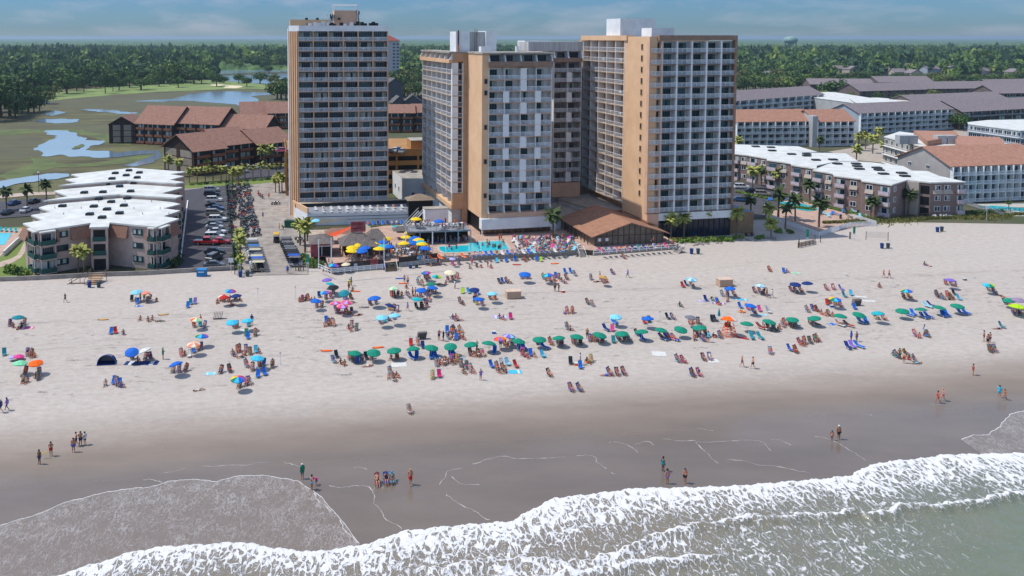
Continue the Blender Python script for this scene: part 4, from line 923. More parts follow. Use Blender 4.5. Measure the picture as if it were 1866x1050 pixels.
for i, (pl, pr, D, he, hr, lb) in enumerate([
  ((1476, 170), (1592, 171), 20, 8, 12.5, 'grey brown roofed condo standing behind the round green tree'), ((1566, 185), (1687, 181), 20, 8, 13, 'grey brown roofed condo with white gable trim behind the white flat roofs'),
  ((1601, 166), (1700, 165), 20, 8, 13, 'long grey roofed condo at the edge of the wood'), ((1686, 180), (1817, 178), 20, 8, 13, 'grey roofed condo in the row nearest the wood, widest roof'),
  ((1808, 174), (1900, 172), 20, 8, 13, 'grey roofed condo cut by the frame edge at the wood'), ((1668, 214), (1836, 205), 20, 9, 13, 'large grey brown condo with stepped roofs behind the white balconied condo'),
  ((1752, 236), (1905, 226), 22, 9.5, 14.5, 'large grey condo with blank gable end and dark balconies'), ((1815, 196), (1920, 194), 22, 10, 15, 'grey brown roofed condo behind the large grey condo')]):
 condo(lb, pl, pr, D, he, hr, GRWALL, SH_GREY, 3, 10 if D > 20 else 8, bal=(D > 21), sidex=(.5,) if D > 20 else (), wm_=[win_mesh(2.2, 1.4, 2, GRWALL)])
def flatblock(label, px, z, wallm, nfl, faces, name='flat_roofed_block', trim=None):
 B = Bld(name, label, 'apartment building', G(px[0][0], px[0][1], z)); P = flat_roofs(B, [(px, z)], wallm, ROOFW)
 for a_, c_, n in faces:
  p0, p1 = G(*a_, z)[:2], G(*c_, z)[:2]; fh = (z-.5)/nfl
  wgrid(B, p0, p1, [.5+fh*k+fh*.15 for k in range(nfl)], [(i+.5)/n for i in range(n)], [win_mesh(2.2, fh*.6, 2, WHITE, GLASS, k) for k in (0, 1)])
  for k in range(nfl):
   e_ = edge(p0, p1); b = MB(); wall_boxes(b, p0, p1, [(0, -.9, .5+fh*k-.2, e_[4], .0, .5+fh*k), (0, -.9, .5+fh*k+.9, e_[4], -.82, .5+fh*k+1)]); B.part('balcony', b, WHITE)
 return B.done()
flatblock('long low white flat roofed block behind the saw tooth condo', [(1440, 166), (1520, 168), (1632, 186), (1560, 188), (1470, 176)], 9, WWALL, 3, [])
flatblock('second white flat roofed block in front of the grey condo roofs', [(1548, 179), (1600, 178), (1740, 190), (1735, 197), (1610, 192), (1560, 187)], 10, WWALL, 3, [])
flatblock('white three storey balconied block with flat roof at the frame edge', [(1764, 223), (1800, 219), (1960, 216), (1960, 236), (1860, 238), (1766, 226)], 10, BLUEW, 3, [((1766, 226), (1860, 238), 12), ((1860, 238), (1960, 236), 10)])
flatblock('pale open sided block with slanting orange roof pieces', [(1612, 249), (1640, 240), (1830, 262), (1800, 283), (1700, 272)], 10.5, CREAM, 3, [((1612, 249), (1700, 272), 9)])
B = Bld('roof_wing', 'pair of orange roof slopes with white parapets on the pale block', 'roof', G(1720, 300))
for px in ([(1665, 238), (1742, 239), (1748, 248), (1690, 257), (1678, 247)], [(1738, 247), (1822, 250), (1830, 259), (1828, 265), (1745, 264)]):
 P = [G(a, c, 12.5)[:2] for a, c in px]; b = MB(); b.prism(P, 10.6, 12.5); B.part('roof_slope', b, SH_ORANGE)
for px in (1643, 1660, 1712, 1730): p = G(px, 262, 10.5); b = MB(); b.box(p[0]-1.6, p[1]-1.5, 10.5, p[0]+1.6, p[1]+1.5, 13.6); B.part('parapet', b, WWALL)
condo('big four storey condo with long orange roof and grey gable by the second pool', (1729, 371), (1905, 363), 20, 11.2, 15.6, mat('pale_grey_siding', 'a19d9a', .9, .08, .3), SH_ORANGE, 4, 13, sidex=(.25, .6))
for i, (px, py, w_, c) in enumerate([(1395, 146, 16, 0), (1475, 118, 22, 1), (1490, 126, 14, 0), (1537, 121, 9, 2), (1566, 122, 9, 0), (1516, 133, 14, 1), (1548, 134, 17, 0), (1655, 128, 12, 1), (1690, 134, 20, 2), (1725, 132, 18, 2), (1600, 138, 20, 0), (1630, 140, 18, 0), (1660, 142, 14, 1), (1790, 138, 20, 0), (1815, 138, 16, 1), (1845, 140, 16, 0), (1380, 84, 14, 2), (1756, 87, 26, 2), (1783, 130, 12, 2), (1388, 113, 8, 2)]):
 x, y, _ = G(px, py); F = Frame(x, y, 10+rnd.randint(-14, 14)); B = Bld('house', ['brown roofed house among trees', 'taupe roofed house among trees', 'pale blue gabled house among trees'][c]+' '+['beyond the condos', 'near the water tower', 'on the wooded side'][i % 3], 'house', (x, y), 'houses in the wood')
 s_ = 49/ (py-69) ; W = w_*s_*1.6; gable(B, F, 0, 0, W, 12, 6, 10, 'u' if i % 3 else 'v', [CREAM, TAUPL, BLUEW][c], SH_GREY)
 wgrid(B, F(0, 0), F(W, 0), [1, 3.8], [.2, .4, .6, .8], win_mesh(1.6, 1.2, 2, WHITE))
# ------------------------------------------------------------ brown condos by the marsh
BRW = mat('dark_brown_wood', '3a2a24', .9, .2, .5); BRG = mat('grey_panel', '8d8478', .9, .12, .3); BRO = mat('orange_wood', '8a5a40', .9, .15, .8)
def marsh_condo(label, F, segs, gend=None):
 B = Bld('marsh_condo', label, 'apartment building', F(10, 5)); u = 0
 for (W, D, v, he, hr) in segs:
  gable(B, F, u, v, W, D, he, hr, 'u', BRW, SH_BROWN, over=1.0)
  n = max(1, int(W/5)); fh = (he-.5)/3
  for k in range(3):
   b = MB(); wall_boxes(b, F(u, v), F(u+W, v), [(.6+i*W/n, -1.3, .6+k*fh, (i+1)*W/n-.6, 0, .6+k*fh+1.0) for i in range(n)][:1]);
   for i in range(n):
    b = MB(); wall_boxes(b, F(u, v), F(u+W, v), [(.5+i*W/n, -1.3, .6+k*fh-.1, (i+1)*W/n-.5, -1.15, .6+k*fh+.95), (.5+i*W/n, -1.3, .6+k*fh-.15, (i+1)*W/n-.5, 0, .6+k*fh)]); B.part('balcony', b, BRO)
   wgrid(B, F(u, v), F(u+W, v), [.6+k*fh], [(i+.5)/n for i in range(n)], [door_mesh(W/n*.6, fh*.8, j) for j in range(5)])
  u += W
 if gend:
  W, D, he = gend
  for k in range(3):
   fh = (he-.5)/3
   for i in range(2): b = MB(); wall_boxes(b, F(0, segs[0][2]+D), F(0, segs[0][2]), [(1.2+i*D*.5, -.06, .5+k*fh, D*.5-1.4+i*D*.5, 0, .5+(k+1)*fh-.35)]); B.part('wall_panel', b, BRG)
   wgrid(B, F(0, segs[0][2]+D), F(0, segs[0][2]), [1.3+k*fh], [.5], win_mesh(1.3, 1.4, 1, BRO))
 return B
x, y, _ = G(354, 321)
marsh_condo('nearer brown roofed marsh condo with dark walls behind the palm row', Frame(x, y, 47), [(13, 20, 0, 9, 14), (14, 20, 2, 9.6, 14.6), (16, 18, -1, 9, 13.5)], (13, 20, 9)).done()
x, y, _ = G(250, 262)
marsh_condo('farther brown roofed marsh condo beside the winding creek', Frame(x, y, -20), [(20, 19, 0, 10, 17), (22, 19, 3, 10.5, 17), (22, 15, 5, 9, 14)]).done()
x, y, _ = G(199, 262); FZ = Frame(x, y, 3); B = Bld('marsh_condo', 'small gable ended brown condo wing with pale grey wall panels', 'apartment building', FZ(5, 5))
gable(B, FZ, 0, 0, 12.2, 16, 9, 12.5, 'v', BRW, SH_BROWN)
for k in range(3):
 for i in range(2): b = MB(); wall_boxes(b, FZ(0, 0), FZ(12, 0), [(1.8+i*5, -.06, .6+k*2.8, 5.2+i*5, 0, .6+k*2.8+2.5)]); B.part('wall_panel', b, BRG)
 wgrid(B, FZ(0, 0), FZ(12, 0), [1+k*2.8], [.5, .93], win_mesh(1.2, 1.5, 1, BRO))
x, y, _ = G(440, 236); marsh_condo('brown roofed condo half hidden by the dark hotel and green tree', Frame(x, y, 12), [(14, 18, 0, 8, 14), (16, 18, -3, 9, 14)]).done()
x, y, _ = G(708, 242); marsh_condo('brown balconied condo seen between the two hotels', Frame(x, y, 2), [(13, 14, 0, 10.5, 14), (9, 14, 3, 10.5, 14)]).done()
for i, (px, py, w_) in enumerate([(706, 186, 14), (716, 200, 10), (738, 200, 12), (756, 196, 10)]):
 x, y, _ = G(px, py); F = Frame(x, y, 20-i*9); B = Bld('house', ['tall dark gabled house', 'grey pyramid roofed house', 'grey hip roofed house', 'small grey roofed house'][i]+' between the two hotels', 'house', (x, y)); gable(B, F, 0, 0, w_*.9, 12, [14, 5, 6, 6][i], [18, 9, 10, 9][i], 'v', mat('slate_siding', '4a4b52'), mat('slate_roof', '63605f', .95, .2, .5))
 wgrid(B, F(0, 0), F(w_*.9, 0), [2], [.3, .7], win_mesh(1.4, 1.2, 2, WHITE))
x, y, _ = G(1440, 101); B = Bld('water_tower', 'pale green water tower on legs above the distant wood', 'water tower', (x, y)); B.e.scale = (1.25, 1.25, 1.36); WT = mat('tank_green', '7f9c98', .6, .1, .1)
b = MB(); b.lathe([(0, 23), (6, 24), (12, 26), (14.5, 29), (14.8, 32), (12.5, 36), (7, 38.5), (0, 39.5)], 24, 0, (x, y)); B.part('tank', b, WT, smooth=True)
for k in range(8): a = k*PI/4; b = MB(); b.tube((x+12.4*math.cos(a), y+12.4*math.sin(a), 0), (x+12.0*math.cos(a), y+12.0*math.sin(a), 27), .7, 6); B.part('leg', b, mat('leg_green', '4f6f6c'))
b = MB(); b.tube((x, y, 0), (x, y, 24), 1.4, 8); B.part('riser', b, WT)
# ------------------------------------------------------------ restaurant hall with brown gable roof
FH = Frame(*G(1078, 455)[:2], 11); HW = 17.2
B = Bld('restaurant_hall', 'brown gable roofed restaurant hall with dark glass front beside the pool deck', 'restaurant', FH(8, 8))
gable(B, FH, 0, -1.5, HW, 18.5, 3.7, 6.3, 'v', mat('dark_window_wall', '4f4841', .3, .5, .5, 0, col2='7a6f64'), SH_RUST, over=1.1, zb=0)
for i in range(13):
 x = .3+i*(HW-.6)/12; h = 3.6+2.5*(1-abs(x-HW/2)/(HW/2)); b = MB(); wall_boxes(b, FH(0, -1.5), FH(HW, -1.5), [(x-.07, -.12, 0, x+.07, -.01, h)]); B.part('mullion', b, mat('wood_frame', '57483d'))
b = MB(); wall_boxes(b, FH(0, -1.5), FH(HW, -1.5), [(0, -.1, 3.3, HW, -.005, 3.5)]); B.part('transom', b, mat('wood_frame', '57483d'))
for i in range(9): b = MB(); wall_boxes(b, FH(0, 16.5), FH(0, -1.5), [(i*2, -.9, 0, i*2+.2, -.7, 3.3)]); B.part('post', b, mat('wood_frame', '57483d'))
for u in (.8, 2.6): b = MB(); wall_boxes(b, FH(u, -1.5), FH(u+1, -1.5), [(0, -.3, 2.3, .7, -.15, 3.0)]); B.part('sign_disc', b, WHITE)
B2 = Bld('roof_wing', 'rusty brown lower lean-to roof between restaurant hall and tan slit wall', 'roof', FH(17, 18))
b = MB()
for (u0, v0, u1, v1, z0, z1) in ((HW-1, 4, HW+1.5, 17, 4.9, 4.0), (9, 18, 17, 25, 4.2, 5.0)):
 P = [(*FH(u0, v0), z0), (*FH(u1, v0), z1), (*FH(u1, v1), z1), (*FH(u0, v1), z0)]; b.face(P); b.face([(p[0], p[1], p[2]-.3) for p in P][::-1])
 for k in range(4): j = (k+1) % 4; b.face([(P[k][0], P[k][1], P[k][2]-.3), (P[j][0], P[j][1], P[j][2]-.3), P[j], P[k]])
 b2 = MB(); b2.prism([FH(u0+.4, v0+.4), FH(u1-.5, v0+.4), FH(u1-.5, v1-.4), FH(u0+.4, v1-.4)], 0, min(z0, z1)-.4); B2.part('wall', b2, BRG)
B2.part('roof', b, SH_RUST)
FJ = Frame(*G(1338, 428)[:2], 12); B = Bld('garden_annex', 'low tan annex with blue grey roof beside the widest hotel', 'building', FJ(3, 5)); b = MB(); b.prism([FJ(-.6, 1), FJ(6, 1), FJ(6, 16), FJ(-.6, 16)], 0, 5.4, 0, 1); B.part('wall', b, [mat('dull_tan', '94795f', .9), mat('blue_grey_roof', '6f8296', .8)])
# ------------------------------------------------------------ vegetation
def leaf_mat(name, c1, c2, c3=None, sc=.06):
 m = bpy.data.materials.new(name); m.use_nodes = True; nt = m.node_tree; N = nt.nodes; L = nt.links; B = N['Principled BSDF']
 ge = N.new('ShaderNodeNewGeometry'); n = N.new('ShaderNodeTexNoise'); n.inputs['Scale'].default_value = sc; n.inputs['Detail'].default_value = 8; n.inputs['Roughness'].default_value = .8; L.new(ge.outputs['Position'], n.inputs['Vector'])
 r = N.new('ShaderNodeValToRGB'); e = r.color_ramp.elements; e[0].position = .36; e[0].color = (*lin(c1), 1); e[1].position = .66; e[1].color = (*lin(c2), 1)
 if c3: q = e.new(.52); q.color = (*lin(c3), 1)
 L.new(n.outputs['Fac'], r.inputs[0]); L.new(r.outputs[0], B.inputs['Base Color']); B.inputs['Roughness'].default_value = .8; B.inputs['Specular IOR Level'].default_value = .15
 return m
LEAF = leaf_mat('leaf_green', '34492a', '587038', '435d31'); LEAFD = leaf_mat('leaf_dark', '2f4429', '526a3c'); LEAFB = leaf_mat('leaf_bright', '4f7030', '86994a', sc=.3)
PALMG = leaf_mat('palm_leaf', '7f8a4a', 'b3ad74', '97994f', sc=.8); PALMD = leaf_mat('palm_leaf_dark', '2c3a26', '55633a', sc=.8)
BARK = mat('bark', '5b4c40', .95, .3, 2, .3); PBARK = mat('palm_bark', '7b6c5c', .95, .3, 3, .4)
def crown_arrays(seed, n, R0=1.0, flat=.72, leaf=.16, nc=14):
 r = np.random.RandomState(seed)
 cc = r.normal(size=(nc, 3)); cc /= np.linalg.norm(cc, axis=1)[:, None]; cc *= (.35+.45*r.rand(nc))[:, None]; cc[:, 2] = np.abs(cc[:, 2])*flat*1.0-.12
 cr = .28+.2*r.rand(nc)
 k = r.randint(0, nc, n); d = r.normal(size=(n, 3)); d /= np.linalg.norm(d, axis=1)[:, None]; d[:, 2] = d[:, 2]*.8+.1
 P = cc[k]+d*(cr[k]*(.72+.35*r.rand(n)))[:, None]
 nn = d+r.normal(size=(n, 3))*.55; nn /= np.linalg.norm(nn, axis=1)[:, None]
 a = np.cross(nn, r.normal(size=(n, 3))); a /= np.linalg.norm(a, axis=1)[:, None]; b = np.cross(nn, a)
 s = leaf*(.6+.8*r.rand(n))[:, None]
 V = np.stack([P-a*s, P-b*s*.7, P+a*s, P+b*s*.7], 1)*R0
 return V.reshape(-1, 3).astype(np.float32)
def quads(nv): return np.arange(nv, dtype=np.int32).reshape(-1, 4)
def tree_proto(i, m, n=700, name='tree'):
 root = bpy.data.objects.new(name, None); COL.objects.link(root)
 b = MB(); q = random.Random(i); b.tube((0, 0, 0), (.02, 0, .38), .04, 7, r2=.028)
 for k in range(5):
  a = k*1.3+q.random(); b.tube((.02, 0, .40), (.3*math.cos(a), .3*math.sin(a), .70+.12*q.random()), .022, 5, r2=.009)
 b.build('trunk', BARK, root)
 V = crown_arrays(100+i, n, .5, leaf=.085, nc=20); V[:, 2] = V[:, 2]*1.45+.52; core = crown_arrays(300+i, 40, .34, leaf=.3); core[:, 2] += .6
 V = np.concatenate([V, core]); newobj('crown', V, quads(len(V)), m, parent=root)
 root['category'] = 'tree'; return root
def set_group(o, g): o['group'] = g; return o
TREES = [tree_proto(0, LEAF), tree_proto(1, LEAFD), tree_proto(2, leaf_mat('leaf_light', '49662f', '86964c', sc=.2)), tree_proto(3, LEAFD), tree_proto(4, LEAF, 520), tree_proto(5, leaf_mat('leaf_olive', '4c5a30', '74794a', sc=.2))]
def tree(px, py, h, label, v=None, group='trees at the edge of the wood', w=1.0):
 x, y, _ = G(px, py); t = TREES[rnd.randrange(len(TREES)) if v is None else v]
 o = inst(t, (x, y, 0), rnd.random()*6.28, label); o.scale = (h*w, h*w, h*rnd.uniform(.85, 1.1)); o['category'] = 'tree'; o['group'] = group; return o
for px, py, h, lb, v, w_ in ((353, 153, 17, 'broad dark tree on the fairway by the pond', 1, 1.5), (338, 152, 16, 'dark tree touching the broad fairway tree', 1, 1.1), (367, 152, 15, 'dark tree on the pond side of the broad fairway tree', 3, 1.1), (122, 171, 18, 'lone round tree at the near fairway edge', 0, 1.4), (257, 164, 13, 'leaning low tree at the fairway edge', 4, 1.8), (435, 152, 12, 'small tree standing at the golf pond', 0, 1.2), (474, 153, 13, 'flat crowned tree at the golf pond near the dark hotel', 4, 1.6), (490, 134, 13, 'tree on the far bank of the golf pond', 0, 1.1),
   (217, 165, 13, 'small tree on the fairway behind two pines', 0, 1.1), (192, 171, 21, 'tall slim pine at the fairway edge', 3, .55), (206, 167, 19, 'second slim pine at the fairway edge', 3, .5), (153, 168, 17, 'slim pine between fairway trees', 3, .6), (408, 152, 9, 'low tree by the golf pond bunker', 0, 1.4), (1522, 178, 15, 'round dark green tree between grey condos', 1, 1.9)): tree(px, py, h, lb, v, w=w_)
for k, (px, py, h) in enumerate([(2, 215, 24), (-18, 222, 24), (18, 212, 24), (30, 207, 22), (52, 205, 17), (62, 207, 13), (72, 203, 10), (10, 198, 25), (-8, 205, 24), (44, 197, 14), (28, 217, 14)]):
 tree(px, py, h, 'dark tree in the clump by the near marsh bank', 1 if k % 2 else 3, 'dark clump of trees by the marsh', 1.15)
q = random.Random(11)
def line(x0, x1, n, yf, h0, h1, lb, grp, w0=1.05):
 for i in range(n):
  px = x0+(x1-x0)*(i+q.random()*.8)/n; tree(px, yf(px)+q.uniform(-3.5, 2.5), q.uniform(h0*.72, h1*.92), lb, None, grp, q.uniform(w0, w0+.5))
line(-20, 120, 16, lambda x: 168-.06*x, 16, 23, 'dark green tree in the front row behind the golf fairway', 'front row of trees behind the fairway')
line(110, 345, 34, lambda x: 160-.045*(x-110), 16, 23, 'green tree in the row behind the fairway paths', 'row of trees behind the fairway paths')
line(250, 380, 14, lambda x: 147, 14, 20, 'tree behind the far fairway', 'trees behind the far fairway')
line(395, 540, 20, lambda x: 124+2*math.sin(x), 16, 24, 'tree on the wooded bank across the golf pond', 'trees across the golf pond')
line(500, 530, 3, lambda x: 182, 14, 18, 'dark green tree on the marsh bank against the dark hotel', 'trees against the dark hotel')
line(455, 520, 4, lambda x: 232, 8, 11, 'bright green tree beside the brown condo roofs', 'trees by the brown condo')
line(712, 765, 9, lambda x: 178, 14, 20, 'tree in the gap between the two hotels', 'trees between the hotels')
line(712, 765, 6, lambda x: 160, 16, 22, 'tree farther back in the gap between two hotels', 'trees between the hotels')
line(1345, 1480, 22, lambda x: 166-.02*(x-1345), 12, 18, 'green tree at the wood edge near the water tower', 'trees by the water tower side')
line(1345, 1500, 16, lambda x: 153, 14, 19, 'green tree in the second row near the water tower', 'trees by the water tower side')
line(1500, 1866, 34, lambda x: 157-.015*(x-1500), 8, 12, 'green tree at the wood edge behind the grey condos', 'trees behind the grey condos')
line(1480, 1880, 30, lambda x: 148, 8, 13, 'green tree farther back behind the grey condos', 'trees behind the grey condos')
for px, py in ((1500, 190), (1548, 192), (1590, 196), (1640, 190), (1655, 196), (1700, 186), (1722, 190), (1745, 200), (1752, 216), (1760, 188), (1790, 184), (1820, 186), (1850, 184), (1640, 176), (1690, 172), (1735, 170), (1780, 168), (1600, 186), (1468, 186), (1842, 205), (1862, 198), (1830, 214), (1740, 226), (1748, 238)): tree(px, py, rnd.uniform(8, 11), 'small tree standing between the grey roofed condos', None, 'trees between the condos', 1.3)
for px, py in ((100, 176), (140, 166), (175, 162), (236, 160), (290, 158), (310, 155), (325, 160), (395, 158), (450, 158), (500, 156), (520, 158), (85, 190), (80, 180)): tree(px, py, rnd.uniform(8, 13), 'small rounded tree dotted over the golf fairway', None, 'fairway trees', 1.3)
def in_px(x, y, z=0):
 d = y*ct-(z-CH)*st; u = y*st+(z-CH)*ct
 return PPX+FPX*x/d, PPY-FPX*u/d
def scatter(Y0_, Y1_, sp, h0, h1, nleaf, leaf, seed, keep, nvar=6):
 r = np.random.RandomState(seed); pts = []
 y = Y0_
 while y < Y1_:
  w = y*1.0; xs = np.arange(-w*.62, w*.88, sp); xs = xs+r.uniform(-sp*.45, sp*.45, len(xs)); ys = y+r.uniform(-sp*.45, sp*.45, len(xs))
  for a, c in zip(xs, ys):
   px, py = in_px(a, c)
   if -60 < px < 1930 and keep(px, py, a, c): pts.append((a, c))
  y += sp
 pts = np.array(pts); tm = [crown_arrays(seed*10+k, nleaf, 1.0, leaf=leaf, nc=10) for k in range(nvar)]; out = []
 for k in range(nvar):
  P = pts[k::nvar]
  if not len(P): continue
  h = r.uniform(h0, h1, len(P)); a = r.uniform(0, 6.28, len(P)); t = tm[k]; w_ = h*r.uniform(.42, .7, len(P))
  x = t[None, :, 0]*np.cos(a)[:, None]-t[None, :, 1]*np.sin(a)[:, None]; yy = t[None, :, 0]*np.sin(a)[:, None]+t[None, :, 1]*np.cos(a)[:, None]
  out.append(np.stack([x*w_[:, None]+P[:, :1], yy*w_[:, None]+P[:, 1:2], t[None, :, 2]*w_[:, None]*1.35+(h*.5)[:, None]], -1).reshape(-1, 3))
 V = np.concatenate(out).astype(np.float32); return V, len(pts)
def keep_near(px, py, x, y):
 if px < 700:
  if px < 390: lim = 146 if px > 120 else 163
  else: lim = 121
  if px > 120 and 150 < py < 146: return False
  return py < lim
 if px < 1330: return py < 150
 if any(abs(px-a) < 26 and 0 < py-c < 9 for a, c in HOUSES): return False
 return py < 143
HOUSES = [(1395, 146), (1475, 118), (1490, 126), (1537, 121), (1566, 122), (1516, 133), (1548, 134), (1655, 128), (1690, 134), (1725, 132), (1600, 138), (1630, 140), (1660, 142), (1790, 138), (1815, 138), (1845, 140), (1380, 84), (1756, 87), (1388, 113)]
V1, n1 = scatter(640, 1250, 11.5, 8, 16, 80, .3, 5, keep_near)
V2, n2 = scatter(1250, 2700, 21, 14, 24, 34, .42, 6, lambda px, py, x, y: not any(abs(px-a) < 20 and 0 < py-c < 5 for a, c in HOUSES) and py > 75 and not (390 < px < 545 and py > 121))
LEAFF = leaf_mat('wood_leaf', '2d4026', '73833f', '486336', sc=.035)
FM4 = [LEAFF, leaf_mat('wood_leaf_light', '45602c', '8b9a4c', sc=.04), leaf_mat('wood_leaf_blue', '2a4030', '4a6746', sc=.04), leaf_mat('wood_leaf_mid', '3a5429', '66803d', sc=.04)]
for V, nl in ((V1, 80), (V2, 34)): mi = np.repeat(np.random.RandomState(3).choice([0, 0, 1, 2, 3], len(V)//4//nl+1), nl)[:len(V)//4]; o = newobj('forest', V, quads(len(V)), FM4, mi); struct(o, 'stuff')
rs = np.random.RandomState(8); rows = 1250*(1.011**np.arange(0, 318)); cols = np.linspace(-.66, .95, 520)
Hh = rs.uniform(3, 13, (len(rows), len(cols)))+4*np.sin(rows[:, None]*.004)+3*np.sin(cols[None]*31+rows[:, None]*.002); Hh[0] = -1
XX = cols[None]*rows[:, None]*(1+rs.uniform(-.0012, .0012, Hh.shape)); YY = np.repeat(rows[:, None], len(cols), 1)*(1+rs.uniform(-.004, .004, Hh.shape))
Hh = Hh*(1-.1*(YY > 5000))+np.where(YY > 3000, 6*rs.rand(*Hh.shape), 0)
I = np.arange(Hh.size).reshape(Hh.shape); o = newobj('forest', np.stack([XX, YY, Hh], -1).reshape(-1, 3), np.stack([I[:-1, :-1], I[:-1, 1:], I[1:, 1:], I[1:, :-1]], -1).reshape(-1, 4), LEAFF); struct(o, 'stuff')
def palm_proto(i, m, h=1.0, nf=46, ln=1.95, name='palm_tree'):
 root = bpy.data.objects.new(name, None); COL.objects.link(root); q = random.Random(50+i)
 b = MB(); top = (.15*q.uniform(-1, 1), .1, 4.6); pts = [(0, 0, 0), (top[0]*.4, .02, 2.3), top]
 b.tube(pts[0], pts[1], .2, 8, r2=.16); b.tube(pts[1], pts[2], .16, 8, r2=.2); b.build('trunk', PBARK, root)
 V = []
 for k in range(nf):
  a = q.random()*6.28; el = q.uniform(-.6, 1.25); L_ = ln*q.uniform(.75, 1.1); p = Vector(top)
  d = Vector((math.cos(a)*math.cos(el), math.sin(a)*math.cos(el), math.sin(el))); side = Vector((-math.sin(a), math.cos(a), 0)); prev = None; n = 5
  for j in range(n+1):
   t = j/n; w = L_*.26*math.sin(PI*min(1, t*.85+.12)); c = p.copy();
   cur = (c+side*w-Vector((0, 0, w*.5)), c, c-side*w-Vector((0, 0, w*.5)))
   if prev:
    V += [prev[0], cur[0], cur[1], prev[1]] if (j+k) % 7 else []
    V += [prev[1], cur[1], cur[2], prev[2]]
   prev = cur; p = p+d*(L_/n); d = (d-Vector((0, 0, .26))).normalized()
 V = np.array([tuple(v) for v in V], np.float32); newobj('crown', V, quads(len(V)), m, parent=root); root['category'] = 'palm tree'; return root
PALMS = [palm_proto(0, PALMG), palm_proto(1, PALMG), palm_proto(2, PALMD), palm_proto(3, PALMD, nf=26)]
BIGP = palm_proto(7, PALMG, nf=54, ln=3.0)
def palm(px, py, s, label, v=None, group=None):
 x, y, _ = G(px, py); t = PALMS[rnd.randrange(2) if v is None else v]; o = inst(t, (x, y, 0), rnd.random()*6.28, label, sc=s*1.02); o['category'] = 'palm tree'
 o['group'] = group or 'palms around the hotels'; return o
for px, py, s, lb, v in ((1008, 442, 1.45, 'dark palm at the corner of the middle hotel and brown hall', 2), (1214, 428, 1.35, 'tall palm at the tan slit wall corner', 0), (1222, 438, 1.1, 'bushy palm in front of the glass lobby near the hall', 1), (1246, 436, 1.15, 'bushy palm third from the brown hall', 0),
   (1282, 430, 1.25, 'slim palm in front of the white hotel band', 1), (1342, 430, 1.25, 'palm at the outer corner of the widest hotel', 0), (1400, 420, 1.2, 'tall palm behind the big feather palm', 1), (1418, 398, 1.5, 'dark palm inside the pool fence nearest the car park', 3), (1449, 403, 1.3, 'dark palm behind the white pool fence', 2), (1431, 417, 1.2, 'dark palm outside the white pool fence', 3), (1492, 415, 1.45, 'tall dark palm at the seaward corner of white pool fence', 2),
   (1368, 402, 1.2, 'dark palm beside the tan annex', 3), (1371, 345, 1.3, 'palm against the condo row nearest the widest hotel', 0), (1387, 340, 1.2, 'palm by the second stair of the condo row', 2), (1414, 349, 1.35, 'tall palm before the condo row balconies', 0), (1475, 372, 1.3, 'palm leaning on the condo row by the small pool', 2), (1655, 392, 1.3, 'palm in the notch of the condo row', 2), (1586, 400, 1.1, 'palm at the seaward corner of condo row', 2), (1594, 398, 1, 'smaller palm at the seaward corner of condo row', 3), (1838, 386, .6, 'small palm beside the second pool', 3),
   (1493, 278, 1.2, 'palm by the orange roofed condo corner', 2), (1565, 275, 1.4, 'palm in the street behind condos', 1), (1577, 272, 1.3, 'second palm in the street behind condos', 1), (1590, 280, 1.4, 'third palm in the street behind condos', 0), (1600, 262, 1.3, 'palm by the open sided block', 0), (1560, 300, 1.3, 'palm behind the condo row roofs', 1), (1610, 290, 1.3, 'palm nearest the open sided block', 1), (1345, 282, 1.3, 'palm between widest hotel and orange condo', 1),
   (143, 496, 1.0, 'bushy palm against the zigzag condo stair', 0), (153, 498, .95, 'second bushy palm against the zigzag condo stair', 1), (438, 478, 1.05, 'palm in the planting strip beside the golf carts', 0), (440, 498, .7, 'short palm at the strip end by the green sign', 1), (436, 452, .8, 'palm in the strip between lot and motorcycles', 0), (435, 340, 1.1, 'palm at the top of the motorcycle rows', 0), (424, 342, 1.1, 'second palm at the top of the motorcycle rows', 1), (556, 460, 1.25, 'tall palm beside the pink bar hut', 0), (547, 448, 1.1, 'palm behind the row of dark golf carts', 1), (560, 440, 1, 'palm near the green dumpster', 1),
   (509, 350, 1.1, 'palm against the parking garage wall', 1), (514, 352, 1, 'second palm against the parking garage wall', 0), (502, 352, .9, 'third palm against the parking garage wall', 0), (307, 320, 1.2, 'palm before the near marsh condo gable', 1), (326, 322, 1.1, 'second palm before the near marsh condo gable', 0), (376, 318, 1, 'palm before the dark marsh condo walls', 1), (482, 308, 1.6, 'palm in the back parking lot', 0), (492, 306, 1.5, 'second palm in the back parking lot', 1), (742, 240, 1.8, 'palm in front of the brown balconied condo', 1),
   (12, 384, 1.2, 'palm at the left condo pool', 2), (50, 382, 1.3, 'palm near the back lot of zigzag condo', 3), (85, 368, 1.2, 'palm behind the zigzag condo roof', 2)): palm(px, py, s, lb, v)
for i in range(13): palm(345+i*14.5, 334-i*1.2, .75+.2*rnd.random(), 'palm in the hedge row along the marsh road', None, 'palms along the marsh road')
x, y, _ = G(1405, 432); o = inst(BIGP, (x, y, 0), .3, 'big feather palm with drooping fronds beside the beach path', sc=.75); o['category'] = 'palm tree'
def bush_proto(i, m, n=260):
 V = crown_arrays(900+i, n, 1.0, leaf=.15, flat=.6); V[:, 2] += .3; o = newobj('shrub', V, quads(len(V)), m); o['category'] = 'shrub'; return o
FLOW = leaf_mat('flowering_leaf', '4a6a2c', 'a05a48', '5f7436', sc=1.6); SEDGE = leaf_mat('dune_leaf', '7a7648', '59642f', sc=.5)
BUSH = [bush_proto(0, LEAFB), bush_proto(1, LEAFB), bush_proto(2, LEAFD), bush_proto(3, FLOW)]
